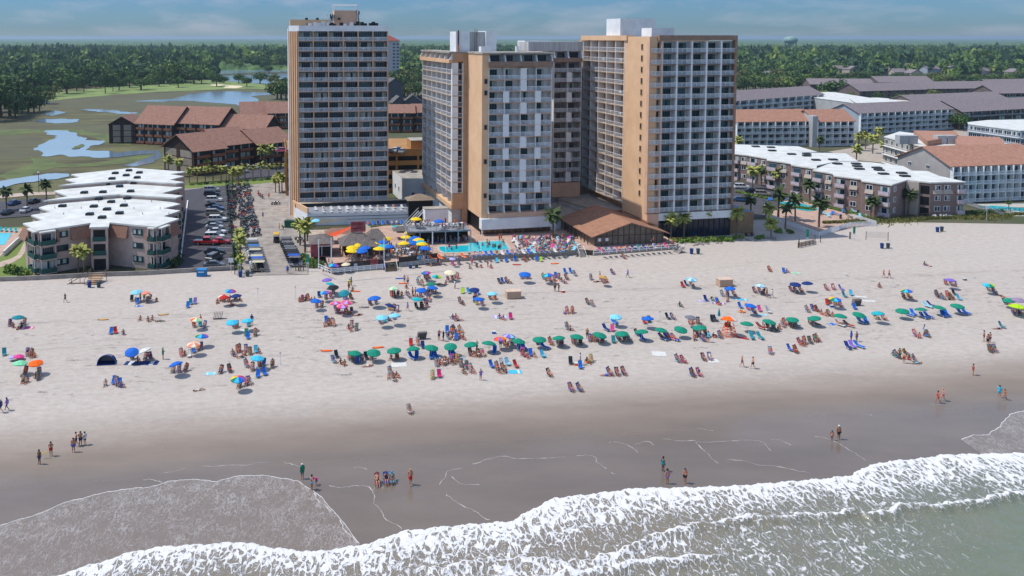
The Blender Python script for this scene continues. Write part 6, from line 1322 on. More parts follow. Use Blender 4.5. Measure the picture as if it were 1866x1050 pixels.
def towel(px, py, w, d, col, label, ang=0, group='towels on the sand'):
 x, y, _ = G(px, py); b = MB(); nx = 8; P = [[(-w/2+w*i/nx, -d/2+d*j/nx, .03+.012*math.sin(i*1.9+j*2.3)) for i in range(nx+1)] for j in range(nx+1)]
 for j in range(nx):
  for i in range(nx): b.face([P[j][i], P[j][i+1], P[j+1][i+1], P[j+1][i]], 1 if (i in (1, 6)) else 0)
 return tag(b.build('towel', [CL[col], CL['white']], None, (x, y, 0), R(ang)), label, 'towel', group)
def board(px, py, col, label, ang=0):
 x, y, _ = G(px, py); b = MB(); n = 14; P = [(.95*math.cos(2*PI*k/n)*(1 if abs(math.cos(2*PI*k/n)) > .2 else 1), .27*math.sin(2*PI*k/n)) for k in range(n)]; b.prism(P, .05, .13); b.box(-.9, -.05, .13, -.7, .05, .2)
 return tag(b.build('body_board', CL[col], None, (x, y, 0), R(ang)), label, 'board', 'boards on the sand')
for px, py, c, lb, a in ((188,583,'tan','tan board lying alone above the red chair',5),(298,574,'tan','tan board propped near the yellow towel',20),(595,640,'orange','orange rescue board at the road end of the green row',3),(689,634,'orange','orange board behind the second green umbrella',15),(648,531.5,'orange','orange board by the standing group near the teal umbrella',-8),(735,517,'orange','orange board by the busy family group',5),(729,508,'blue','blue board behind the busy family group',10),(942,483,'red','red board lying below the pool wall',-5),(1011,481,'orange','orange board lying below the pool wall',12),(1354,617,'red','small red rescue float by the lifeguard stand',-35)): board(px, py, c, lb, a)
for px, py, w, d, c, lb, a in ((384,681,1.6,1.1,'sky','pale cyan towel with blue item on open sand',5),(446,603,1.8,1.2,'white','white towel above the green chair',-5),(727,665,2.3,1.6,'white','white blanket below the third green umbrella',5),(1201,645,2.1,1.9,'white','large white blanket alone below the green row',-8),(935,678,2.6,1.3,'cyan','bright cyan blanket by the red chair',3),(825,578,1.1,1.0,'navy','navy towel near the sunbathing couple',8),(912,578,2.6,1.6,'lav','lavender blanket with seated people near pink chair',-6),(1449,498,2.2,.9,'mint','mint towel stretched from a blue chair',-3),(1567,541,2.4,1.0,'white','pale pink towel up the sand beyond the rainbow umbrella',-14),(1583,549,2.2,1.0,'white','pale towel with dark item beyond the rainbow umbrella',-14),(1517,591,1.5,1.1,'blue','blue towel beside the twenty-third green umbrella',4),(1350,546,2.6,1.0,'cyan','blue striped towel in front of the second beige box',-14),(1282,549,2.2,.8,'lav','lavender towel near the family at the second beige box',-10),(1310,553,2.4,.9,'violet','purple towel with a blue bag',-8),(1299,658,1.7,1.4,'white','round white and blue towel by two sunbathers',0),(1389,574,1.7,.8,'sky','pale blue towel below the swim ring',-20),(253,558,1.4,.8,'blue','blue towel under the pale cyan umbrella',0),(50,598,2.2,.9,'pink','pink towel under the lone teal umbrella',5),(258,662,5.0,1.5,'navy','long navy blanket under the blue and white umbrellas',0),(1022,512,1.9,1.2,'coral','coral blanket below two blue chairs',8)): towel(px, py, w, d, c, lb, a)
x, y, _ = G(195, 662); t = thing('sun_tent', 'blue and grey pop-up sun tent open towards the water', 'tent', (x, y, 0), R(8))
def arc(xr, zr, yy, a0=0, a1=PI, n=10): return [(xr*math.cos(a0+(a1-a0)*k/n), yy, zr*math.sin(a0+(a1-a0)*k/n)) for k in range(n+1)]
b = MB(); A = arc(1.35, 1.5, -.6); Bk = arc(1.2, 1.1, .9)
for k in range(10): b.face([A[k], A[k+1], Bk[k+1], Bk[k]], 0 if k in (0, 1, 2, 7, 8, 9) else 1)
b.face(Bk, 1); b.build('shell', [CL['navy'], CL['grey']], t); b = MB(); b.path(A, .03, 5); b.build('hoop', CL['blue'], t); b = MB(); b.box(-1.3, -.9, .02, 1.3, .9, .05); b.build('floor_sheet', CL['navy'], t)
for px, py, lb in ((935, 543, 'beige storage box nearer the green row on open sand'), (1320, 521, 'beige storage box behind the blue umbrella far along the beach')):
 x, y, _ = G(px, py); t = thing('storage_box', lb, 'storage box', (x, y, 0), R(7), 'beige storage boxes'); bx = mat('beige_box', 'b79a84', .8, .08, 1); b = MB(); b.box(-1.35, -.8, .08, 1.35, .8, 1.35); b.box(-1.3, -.75, 0, 1.3, .75, .1, 1)
 for k in range(5): b.box(-1.2+k*.55, -.83, .15, -1.15+k*.55, -.8, 1.3)
 b.build('box', [bx, DKMET], t); b = MB(); b.box(-1.42, -.87, 1.35, 1.42, .87, 1.48); b.build('lid', mat('beige_lid', 'c9b09c', .8, .08, 1), t)
def bin_(px, py, c, lb):
 x, y, _ = G(px, py); t = thing('trash_bin', lb, 'bin', (x, y, 0), 0, 'bins on the beach'); b = MB(); b.lathe([(.0, .03), (.33, .03), (.42, 1.15), (.0, 1.15)], 12); b.build('bin_body', c, t); b = MB(); b.lathe([(.0, 1.3), (.3, 1.28), (.46, 1.18), (.46, 1.12), (0, 1.12)], 12); b.build('lid', c, t)
BB = mat('bin_blue', '173a7a', .6); BG = mat('bin_grey', '2f4850', .6)
for px, py, w_ in ((163, 524, 'below the wooden steps'), (180, 524, '!'), (438, 505, 'below the planting strip'), (451, 504, '!'), (701, 492, 'below the bar stairs'), (714, 491, '!'), (748, 489, 'by the blue banner'), (759, 488, '!'), (1090, 464, 'at the hall deck wall'), (1098, 464, '!'), (1260, 463, 'below the dune hedge'), (1272, 463, '!'), (1607, 453, 'by the volleyball net'), (1618, 453, '!'), (1708, 423, 'under the dune fence'), (1716, 422, '!')):
 if w_ != '!': last = w_
 bin_(px, py, BB if w_ != '!' else BG, ('blue' if w_ != '!' else 'grey')+' trash bin '+last+' beside its twin')
x, y, _ = G(368, 503); b = MB(); b.box(-.95, -.7, 0, .95, .7, 1.3); b.box(-1.02, -.77, 1.3, 1.02, .77, 1.45); b.box(-.6, -.73, .9, .6, -.7, 1.1, 1); tag(b.build('rental_locker', [mat('locker_blue', '2278b5', .6), WHITE], None, (x, y, 0)), 'bright blue rental box standing before the lot wall', 'box')
for px, py, lb in ((397, 581, 'stack of folded grey loungers near cyan umbrellas'), (768, 618, 'stack of folded grey loungers behind the green row'), (1560, 557, 'stack of folded grey loungers by the blue chair')):
 x, y, _ = G(px, py); t = thing('lounger_stack', lb, 'lounger stack', (x, y, 0), R(10), 'folded lounger stacks')
 for k in range(6): b = MB(); M = Matrix.Translation((-.8+k*.27, 0, 0)) @ Matrix.Rotation(R(12), 4, 'Y'); b.box(0, -.35, .02, .09, .35, 1.25, 0, M); b.build('folded_lounger', mat('weathered_slats', '6f6a68', .9), t)
x, y, _ = G(1328, 612); OR = mat('lifeguard_orange', 'e8590e', .5, .05, 2); t = thing('lifeguard_stand', 'tall orange wooden lifeguard stand in the green umbrella row', 'lifeguard stand', (x, y, 0), R(14))
for sx in (-1, 1):
 for sy in (-1, 1): b = MB(); b.tube((sx*1.0, sy*.8, 0), (sx*.45, sy*.35, 2.3), .055, 6); b.build('leg', OR, t)
for z, w, d in ((.15, .97, .77), (.75, .82, .65), (1.3, .7, .55)):
 b = MB()
 for s in (-1, 1): b.box(-w, s*d-.03, z, w, s*d+.03, z+.1); b.box(s*w-.03, -d, z, s*w+.03, d, z+.1)
 b.build('cross_brace', OR, t)
b = MB(); b.box(-.55, -.4, 1.5, .55, .4, 1.58); b.build('seat', OR, t); b = MB(); b.box(-.55, .34, 1.6, .55, .4, 2.2); b.build('backrest', OR, t)
for k in range(5): b = MB(); b.box(-.35, -.92+k*.1, .25+k*.27, .35, -.82+k*.1, .3+k*.27); b.build('rung', OR, t)
c = put('canopy', canopy_mesh('lifeguard', 1.3, .5), t, (0, 0, 2.75)); c.rotation_euler = (R(-8), R(6), 0); b = MB(); b.tube((0, .3, 1.5), (0, 0, 2.8), .03, 6); b.build('pole', WHITE, t)
x, y, _ = G(1598, 438); t = thing('volleyball_net', 'beach volleyball net between two posts near the blue bins', 'net', (x, y, 0), R(-8))
for s in (-2.5, 2.5): b = MB(); b.tube((s, 0, 0), (s, 0, 2.1), .07, 6, 0); b.build('post', mat('wood_frame', '57483d'), t)
b = MB()
for k in range(8): b.box(-2.5, -.01, .6+k*.2, 2.5, .01, .615+k*.2)
for k in range(26): b.box(-2.5+k*.2, -.01, .6, -2.485+k*.2, .01, 2.0)
b.build('net', mat('net_cord', '8a8380'), t)
GS = mat('sign_green', '1c8c6e', .5)
def sign(px, py, h, w, hh, lb, m=GS, n=2):
 x, y, _ = G(px, py); t = thing('beach_sign', lb, 'sign', (x, y, 0), R(8), 'signs at the beach entrances'); b = MB()
 for s in ((-w*.3, w*.3) if n == 2 else (0,)): b.tube((s, .06, 0), (s, .06, h), .05, 6)
 b.build('post', WHITE, t); b = MB(); b.box(-w/2, -.03, h-hh, w/2, .03, h); b.box(-w/2+.06, -.04, h-hh-.0, w/2-.06, -.031, h-hh+.25, 1); b.build('sign_board', [m, WHITE], t)
for a in ((436, 498, 3.7, .7, 2.0, 'tall green street sign at the lot corner of the access road'), (561, 495, 3.7, .7, 2.0, 'tall green street sign at the bar side of the access road'), (1471, 445, 3.6, .7, 2.2, 'tall green sign at the sandy path beside the wire fence'), (1556, 438, 3.4, .6, 1.9, 'tall green sign by the two dark posts near the net'), (421, 500, 3.4, 1.0, .9, 'small white warning sign at the end of the lot wall', WHITE, 1), (1622, 472, 2.6, .5, .4, 'single pole with small grey plate on open sand', ALU, 1), (470, 548, 2.4, .25, .2, 'thin marker pole alone on the sand nearer the road', ALU, 1), (538, 545, 2.4, .25, .2, 'thin marker pole near the seated pink group', ALU, 1), (511, 666, 2.0, .25, .2, 'thin marker pole by the sky blue umbrella', ALU, 1), (1202, 588, 2.0, .25, .2, 'thin marker pole behind the green row', ALU, 1), (1798, 402, 4.0, 1.0, .9, 'white sign board by the dune boardwalk', WHITE, 1), (1025, 466, 2.0, .5, .4, 'small pole sign before the pool wall', WHITE, 1)): sign(*a)
for i, (px, py) in enumerate([(539, 494), (544, 494), (548, 494), (553, 494), (545, 495.5), (428, 500), (1548, 436), (1550, 435), (1455, 452), (1456, 448), (1485, 441), (1495, 442)]):
 x, y, _ = G(px, py); b = MB(); b.tube((0, 0, 0), (0, 0, 1.7), .1, 7); tag(b.build('wooden_post', mat('weathered_wood', '6a5c50', .95, .3, 2), None, (x, y, 0)), 'weathered wooden post guarding a sandy beach entrance', 'post', 'posts at beach entrances')
def fence_w(name, label, pts, h, m, sp=1.6, rails=2, z=0, cat='fence', solid=0):
 t = thing(name, label, cat, (*G(*pts[0])[:2], z)); o0 = Vector((t.location.x, t.location.y)); W_ = [Vector(G(*p, z)[:2]) for p in pts]
 for a, c in zip(W_, W_[1:]):
  L_ = (c-a).length; d = (c-a)/L_; n = max(1, int(L_/sp)); b = MB(); M = Matrix.Translation((a.x-o0.x, a.y-o0.y, 0)) @ Matrix.Rotation(math.atan2(d.y, d.x), 4, 'Z')
  b.box(-.05, -.05, 0, .05, .05, h); pm = b.mesh('post', m); b = MB()
  for i in range(n+1): put('post', pm, t, tuple(M @ Vector((i*L_/n, 0, 0))), math.atan2(d.y, d.x))
  if solid: b.box(0, -.03, .05, L_, .03, h-.05, 0, M)
  else:
   for k in range(rails): b.box(0, -.03, h*(k+1)/rails-.12, L_, .03, h*(k+1)/rails-.02, 0, M)
   if rails > 2: [b.box(i*.14, -.015, .1, i*.14+.05, .015, h-.1, 0, M) for i in range(int(L_/.14))]
  b.build('rail', m, t)
 return t
WW = mat('weathered_wood', '6a5c50'); DW = mat('dark_wood_fence', '4b433f', .95, .25, 1.5, .2)
fence_w('wire_fence', 'slanting wire fence along the sandy path mouth', [(1454, 452), (1482, 446), (1482, 440)], 1.2, WW, 1.2, 3)
fence_w('post_fence', 'brown post fence between dune grass and condo row', [(1598, 401), (1690, 396), (1740, 393)], 1.1, WW, 1.5, 2); fence_w('post_fence', 'brown post fence between dune grass and second pool', [(1740, 393), (1866, 386), (1980, 380)], 1.3, WW, 1.5, 2)
fence_w('pool_fence', 'white fence around the small pool by the condo row', [(1393, 377), (1398, 397), (1493, 432), (1514, 424)], 1.3, WHITE, 1.2, 3, solid=0); fence_w('pool_fence', 'white fence between small pool and dune grass', [(1514, 424), (1550, 414), (1597, 412), (1552, 398)], 1.3, WHITE, 1.2, 3)
fence_w('pool_fence', 'grey fence beside the second pool', [(1752, 372), (1828, 396)], 1.4, ALU, 1.2, 3)
fence_w('lot_fence', 'green screened fence between car lot and motorcycles', [(411, 338), (418, 400), (427, 492)], 1.7, mat('fence_green', '2f4a45', .8), 2.5, 2, solid=1)
wl = mat('concrete_wall', '9c948c', .95, .15, .5, .2, col2='827b76')
def lowwall(name, label, pts, h, m, th=.3, z=0, cat='wall'):
 b = MB(); W_ = [G(*p)[:2] for p in pts]
 for a, c in zip(W_, W_[1:]): wall_boxes(b, a, c, [(-.02, 0, z, edge(a, c)[4]+.02, th, z+h)])
 return tag(b.build(name, m), label, cat)
lowwall('sea_wall', 'low concrete wall between zigzag condo and beach', [(-80, 516), (60, 511), (170, 505), (260, 502), (428, 492)], .9, wl)
lowwall('lot_kerb_wall', 'narrow white wall between zigzag condo and parking lot', [(331, 470), (343, 368)], .5, WHITE)
lowwall('pool_wall', 'white wall by the small pool of the zigzag condo', [(8, 468), (41, 437)], 1.3, WHITE)
x, y, _ = G(174, 516); t = thing('beach_steps', 'wooden ramp and steps leading down from the zigzag condo', 'steps', (x, y, 0)); b = MB()
for k in range(6): b.box(-1.6, k*.5-1.2, .1+k*.22, 1.3, k*.5-.7, .2+k*.22)
b.build('tread', mat('new_wood', 'a5805c', .9, .2, 1), t)
for s in (-1.7, 1.4):
 b = MB(); b.tube((s, -1.4, 1.0), (s, 2.2, 2.3), .05, 5); b.tube((s, -1.4, 0), (s, -1.4, 1), .06, 5); b.tube((s, 2.2, 0), (s, 2.2, 2.3), .06, 5); b.build('handrail', WW, t)
b = MB(); b.box(-5.2, -.5, 0, -1.8, 0, .1); b.tube((-5.2, -1.2, .1), (-1.7, .8, 1.9), .07, 5); b.tube((-5.2, -.4, .6), (-1.7, 1.4, 2.3), .05, 5); b.tube((-4.4, -.9, 0), (-4.4, -.9, 1.0), .06, 5); b.tube((-3, -.2, 0), (-3, -.2, 1.6), .06, 5); b.build('ramp', WW, t)
x, y, _ = G(1352, 569); b = MB(); n = 16
for k in range(n):
 a0, a1 = 2*PI*k/n, 2*PI*(k+1)/n; b.tube((.5*math.cos(a0), .5*math.sin(a0), .14), (.5*math.cos(a1), .5*math.sin(a1), .14), .14, 6, k % 2)
tag(b.build('swim_ring', [CL['pink'], CL['yellow']], None, (x, y, 0)), 'pink and yellow swim ring below the blue umbrella', 'swim ring')
x, y, _ = G(1681, 603); t = thing('flag_pole', 'short blue feather flag stuck in the sand above sunbathers', 'flag', (x, y, 0)); b = MB(); b.tube((0, 0, 0), (.25, 0, 1.1), .02, 5); b.build('pole', WHITE, t); b = MB(); b.face([(0, 0, .25), (.2, 0, .3), (.45, 0, 1.1), (.25, 0, 1.15)]); b.build('flag_cloth', CL['navy'], t)
def cooler(px, py, c, lb):
 x, y, _ = G(px, py); b = MB(); b.box(-.3, -.2, 0, .3, .2, .34); b.box(-.32, -.22, .34, .32, .22, .42, 1); b.tube((-.32, 0, .3), (-.32, 0, .5), .02, 5, 1); tag(b.build('cooler_box', [CL[c], CL['white']], None, (x, y, 0), R(rnd.randint(-30, 30))), lb, 'cooler', 'coolers on the sand')
for px, py, c, lb in ((1244, 522, 'red', 'red cooler by the cyan and white umbrella'), (1758, 511, 'grey', 'grey cooler alone beyond the purple umbrella'), (1516, 560, 'blue', 'blue cooler under the rainbow umbrella by the green row'), (622, 571, 'red', 'red cooler under the pink flowered umbrellas'), (471, 675, 'pink', 'pink cooler under the sky blue umbrella'), (755, 540, 'red', 'red cooler in the busy family group'), (1542, 503, 'white', 'white cooler on open sand'), (900, 608, 'blue', 'blue cooler by the seated crowd behind the green row'), (1301, 612, 'blue', 'blue cooler by the lifeguard stand'), (1026, 533, 'red', 'red cooler near the large rainbow umbrella'), (1050, 666, 'orange', 'orange cooler near the shade hat couple'), (950, 624, 'green', 'green cooler in the row')): cooler(px, py, c, lb)
# ------------------------------------------------------------ people
SK = [mat('skin_'+n, c, .6, .06, 6) for n, c in (('fair', 'bd9078'), ('tan', '9f6f55'), ('red', 'ad7460'), ('brown', '74503c'), ('dark', '452f24'))]
SKN = ['fair', 'tanned', 'sunburnt', 'brown', 'dark']
HAIR = {k: mat('hair_'+k, c, .8, .2, 20) for k, c in dict(dark='1d1512', brown='4a3222', blond='b59660', grey='8d8882').items()}
def V3(*a): return Vector(a)
def pose_joints(p):
 J = dict(pel=V3(0, 0, .95), che=V3(0, .0, 1.28), nek=V3(0, 0, 1.48), hed=V3(0, .03, 1.63))
 def limb(L_, Rr): J.update({'sL': L_[0], 'eL': L_[1], 'wL': L_[2], 'sR': Rr[0], 'eR': Rr[1], 'wR': Rr[2]})
 def legs(L_, Rr): J.update({'hL': L_[0], 'kL': L_[1], 'aL': L_[2], 'tL': L_[3], 'hR': Rr[0], 'kR': Rr[1], 'aR': Rr[2], 'tR': Rr[3]})
 limb((V3(.18, 0, 1.42), V3(.25, -.03, 1.14), V3(.25, .08, .9)), (V3(-.18, 0, 1.42), V3(-.26, -.02, 1.14), V3(-.27, .06, .89)))
 legs((V3(.09, 0, .92), V3(.1, .02, .5), V3(.11, -.03, .08), V3(.13, .13, .03)), (V3(-.09, 0, .92), V3(-.11, .03, .5), V3(-.13, -.02, .08), V3(-.16, .14, .03)))
 if p == 'walk':
  legs((V3(.09, 0, .92), V3(.1, .2, .53), V3(.1, .27, .1), V3(.1, .43, .06)), (V3(-.09, 0, .92), V3(-.1, -.03, .5), V3(-.1, -.32, .2), V3(-.1, -.22, .06)))
  limb((V3(.18, 0, 1.42), V3(.23, -.16, 1.17), V3(.22, -.12, .93)), (V3(-.18, 0, 1.42), V3(-.24, .1, 1.16), V3(-.2, .28, 1.0)))
 if p == 'hip': limb((V3(.18, 0, 1.42), V3(.38, -.1, 1.2), V3(.19, .06, 1.04)), (V3(-.18, 0, 1.42), V3(-.26, .02, 1.16), V3(-.12, .22, 1.15)))
 if p == 'fold': limb((V3(.18, 0, 1.42), V3(.26, .06, 1.17), V3(.0, .24, 1.2)), (V3(-.18, 0, 1.42), V3(-.26, .06, 1.18), V3(.02, .26, 1.16)))
 if p == 'bend':
  J.update(pel=V3(0, -.15, .85), che=V3(0, .1, 1.1), nek=V3(0, .28, 1.2), hed=V3(0, .42, 1.23)); limb((V3(.18, .24, 1.14), V3(.2, .36, .88), V3(.16, .5, .66)), (V3(-.18, .24, 1.14), V3(-.2, .34, .88), V3(-.12, .46, .66)))
  legs((V3(.09, -.15, .82), V3(.11, .06, .47), V3(.12, -.08, .08), V3(.14, .08, .03)), (V3(-.09, -.15, .82), V3(-.12, .04, .47), V3(-.14, -.1, .08), V3(-.17, .06, .03)))
 if p == 'chair':
  J.update(pel=V3(0, .12, .42), che=V3(0, .27, .74), nek=V3(0, .36, .93), hed=V3(0, .37, 1.08)); limb((V3(.18, .33, .87), V3(.27, .16, .66), V3(.25, -.1, .6)), (V3(-.18, .33, .87), V3(-.27, .18, .66), V3(-.2, -.06, .57)))
  legs((V3(.09, .1, .4), V3(.13, -.32, .47), V3(.13, -.62, .1), V3(.14, -.74, .14)), (V3(-.09, .1, .4), V3(-.12, -.34, .45), V3(-.12, -.68, .1), V3(-.14, -.8, .15)))
 if p == 'lounge':
  J.update(pel=V3(0, .2, .44), che=V3(0, .45, .62), nek=V3(0, .6, .77), hed=V3(0, .7, .88)); limb((V3(.18, .55, .72), V3(.26, .38, .56), V3(.2, .12, .52)), (V3(-.18, .55, .72), V3(-.26, .38, .56), V3(-.24, .12, .46)))
  legs((V3(.09, .18, .44), V3(.11, -.26, .45), V3(.1, -.68, .43), V3(.1, -.74, .53)), (V3(-.09, .18, .44), V3(-.11, -.22, .55), V3(-.12, -.6, .42), V3(-.12, -.7, .5)))
 if p == 'sit':
  J.update(pel=V3(0, .15, .12), che=V3(0, .22, .46), nek=V3(0, .2, .64), hed=V3(0, .16, .79)); limb((V3(.18, .21, .58), V3(.26, .0, .42), V3(.12, -.2, .42)), (V3(-.18, .21, .58), V3(-.28, .3, .35), V3(-.26, .42, .1)))
  legs((V3(.09, .12, .12), V3(.14, -.24, .42), V3(.12, -.48, .07), V3(.13, -.63, .04)), (V3(-.09, .12, .12), V3(-.17, -.28, .26), V3(-.1, -.62, .07), V3(-.1, -.76, .06)))
 if p in ('lie', 'prone'):
  J.update(pel=V3(0, .0, .13), che=V3(0, .33, .14), nek=V3(0, .52, .14), hed=V3(0, .68, .15)); limb((V3(.18, .46, .12), V3(.3, .22, .08), V3(.3, -.02, .07)), (V3(-.18, .46, .12), V3(-.34, .5, .08), V3(-.2, .7, .07)))
  legs((V3(.09, -.03, .13), V3(.11, -.45, .13 if p == 'prone' else .28), V3(.12, -.85, .07), V3(.14, -.95, .12)), (V3(-.09, -.03, .13), V3(-.12, -.46, .12), V3(-.13, -.88, .07), V3(-.17, -1.0, .1)))
 return J
BONES = lambda J, f: [('pel', 'che', .135*f, .125*f, 'belly'), ('che', 'nek', .13*f, .06, 'chest'), ('hL', 'hR', .12*f, .12*f, 'hip'), ('sL', 'sR', .07*f, .07*f, 'chest'), ('che', 'sL', .12*f, .07, 'chest'), ('che', 'sR', .12*f, .07, 'chest'), ('pel', 'hL', .12*f, .11*f, 'hip'), ('pel', 'hR', .12*f, .11*f, 'hip'), ('nek', 'hed', .05, .06, 'neck'),
 ('hL', 'kL', .092*f, .06*f, 'thigh'), ('hR', 'kR', .092*f, .06*f, 'thigh'), ('kL', 'aL', .06*f, .038, 'shin'), ('kR', 'aR', .06*f, .038, 'shin'), ('aL', 'tL', .042, .03, 'foot'), ('aR', 'tR', .042, .03, 'foot'),
 ('sL', 'eL', .056*f, .042*f, 'arm'), ('sR', 'eR', .056*f, .042*f, 'arm'), ('eL', 'wL', .042*f, .028, 'fore'), ('eR', 'wR', .042*f, .028, 'fore')]
def body_mesh(p, f):
 J = pose_joints(p); b = MB(); segs = []
 for a, c, r1, r2, tg in BONES(J, f):
  b.tube(J[a], J[c], r1, 10, r2=r2); b.ball(J[a], r1, 0, 10, 6); b.ball(J[c], r2, 0, 10, 6); segs.append((J[a], J[c], max(r1, r2), tg))
 hd = J['hed']; up = (hd-J['nek']).normalized(); fw = Vector((0, -1, 0)) if p in ('chair', 'lounge', 'sit') else (Vector((0, 1, 0)) if p not in ('lie',) else Vector((0, 0, 1)))
 fw = (fw-up*fw.dot(up)); fw = fw.normalized() if fw.length > .1 else Vector((0, 0, 1)); sd_ = up.cross(fw)
 b.ball(hd, .098, 0, 12, 8); b.ball(hd+up*.035-fw*.01, .096, 0, 12, 8); b.ball(hd-up*.05+fw*.03, .06, 0, 8, 6); b.ball(hd-up*.0+fw*.105, .018, 0, 6, 4); b.ball(hd+sd_*.1, .024, 0, 6, 4); b.ball(hd-sd_*.1, .024, 0, 6, 4); segs.append((hd, hd+up*.03, .1, 'head'))
 for s in 'LR':
  w, e = J['w'+s], J['e'+s]; d = (w-e).normalized(); n = d.orthogonal().normalized(); m_ = d.cross(n); pc = w+d*.05
  b.tube(w, w+d*.085, .03, 8, r2=.036); b.ball(pc, .036, 0, 8, 5)
  for i, (o, L_) in enumerate(((-.03, .06), (-.011, .075), (.009, .07), (.028, .055))):
   q0 = w+d*.085+n*o; q1 = q0+d*L_*.55+m_*.006; q2 = q1+d*L_*.4+m_*.022; b.tube(q0, q1, .0095, 5); b.tube(q1, q2, .009, 5, r2=.007)
  q0 = w+d*.03-n*.03; q1 = q0-n*.035+d*.025; b.tube(q0, q1, .012, 5); b.tube(q1, q1+d*.035+m_*.01, .011, 5, r2=.008); segs.append((w, w+d*.15, .04, 'hand'))
 o = b.build('tmp_body', SK[0]); md = o.modifiers.new('r', 'REMESH'); md.mode = 'VOXEL'; md.voxel_size = .0125; md.use_smooth_shade = True
 sm = o.modifiers.new('s', 'SMOOTH'); sm.iterations = 3; sm.factor = .5; dc = o.modifiers.new('d', 'DECIMATE'); dc.ratio = .22
 dg = bpy.context.evaluated_depsgraph_get(); me = bpy.data.meshes.new_from_object(o.evaluated_get(dg)); me.name = 'body'; me.polygons.foreach_set('use_smooth', [True]*len(me.polygons)); bpy.data.objects.remove(o)
 me.materials.clear(); me.materials.append(SK[0])
 n = len(me.vertices); co = np.empty(n*3, np.float32); me.vertices.foreach_get('co', co); co = co.reshape(-1, 3); no = np.empty(n*3, np.float32); me.vertices.foreach_get('normal', no); no = no.reshape(-1, 3)
 best = np.full(n, 9.); tid = np.zeros(n, int); par = np.zeros(n)
 for k, (a, c, r, tg) in enumerate(segs):
  a_, c_ = np.array(a), np.array(c); d = c_-a_; L2 = max(1e-6, d@d); t = np.clip(((co-a_)@d)/L2, 0, 1); dist = np.linalg.norm(co-(a_+t[:, None]*d), axis=1)-r
  m = dist < best; best[m] = dist[m]; tid[m] = k; par[m] = t[m]
 tags = np.array([s[3] for s in segs])[tid]
 return me, co, no, tags, par, (hd, up, fw), [tuple(q.vertices) for q in me.polygons]
_bd, _gm = {}, {}
def body(p, f):
 if (p, f) not in _bd: _bd[(p, f)] = body_mesh(p, f)
 return _bd[(p, f)]
def garment(p, f, kind):
 key = (p, f, kind)
 if key in _gm: return _gm[key]
 me, co, no, tg, par, (hd, up, fw), polys = body(p, f)
 T = lambda *s: np.isin(tg, s)
 hipz = T('hip') | ((tg == 'belly') & (par < .25)); off = .016
 if kind == 'trunks': s = hipz | ((tg == 'thigh') & (par < .72)); off = .022
 elif kind == 'brief': s = hipz | ((tg == 'thigh') & (par < .1))
 elif kind == 'onepiece': s = hipz | T('belly') | ((tg == 'chest') & (par < .75)) | ((tg == 'thigh') & (par < .08))
 elif kind == 'bikini': s = hipz & ~((tg == 'belly') & (par > .12)) | ((tg == 'chest') & (par > .08) & (par < .55)); off = .012
 elif kind == 'shirt': s = T('belly', 'chest') | ((tg == 'arm') & (par < .62)) | (T('hip')); off = .024
 elif kind == 'dress': s = hipz | T('belly', 'chest') | ((tg == 'thigh') & (par < .6)); off = .035
 elif kind in ('hair', 'long', 'cap'):
  r = co-np.array(hd); u = r@np.array(up); fr = r@np.array(fw); s = (T('head')) & ((u > .045) | ((fr < .02) & (u > -.06)))
  if kind == 'long': s = (T('head', 'neck')) & ((u > .045) | (fr < .0)); off = .03
  elif kind == 'cap': s = T('head') & (u > .03); off = .028
  else: off = .02
 fs = [q for q in polys if all(s[i] for i in q)]; used = sorted({i for q in fs for i in q}); mp = {i: k for k, i in enumerate(used)}
 m = bpy.data.meshes.new({'hair': 'hair', 'long': 'hair', 'cap': 'cap'}.get(kind, 'clothing')); v = [tuple(co[i]+no[i]*off) for i in used]; m.from_pydata(v, [], [tuple(mp[i] for i in q) for q in fs]); m.materials.append(SK[0]); m.polygons.foreach_set('use_smooth', [True]*len(fs)); _gm[key] = m; return m
def slot(o, m): o.material_slots[0].link = 'OBJECT'; o.material_slots[0].material = m; return o
WEAR = {'m': [('trunks',)], 'w': [('bikini',), ('onepiece',), ('bikini',)], 's': [('shirt', 'trunks')], 'd': [('dress',)]}
CN = dict(blue='blue', navy='navy', red='red', teal='teal', white='white', pink='pink', green='green', yellow='yellow', orange='orange', black='black', violet='purple', cyan='cyan', grey='grey', coral='coral', magenta='magenta')
PV = {'stand': 'standing', 'walk': 'walking', 'hip': 'standing with a hand on the hip', 'fold': 'standing with arms folded', 'bend': 'bending forward', 'chair': 'sitting in a beach chair', 'lounge': 'reclining', 'sit': 'sitting on the sand', 'lie': 'lying face up', 'prone': 'lying face down'}
qp = random.Random(21); NP = [0]
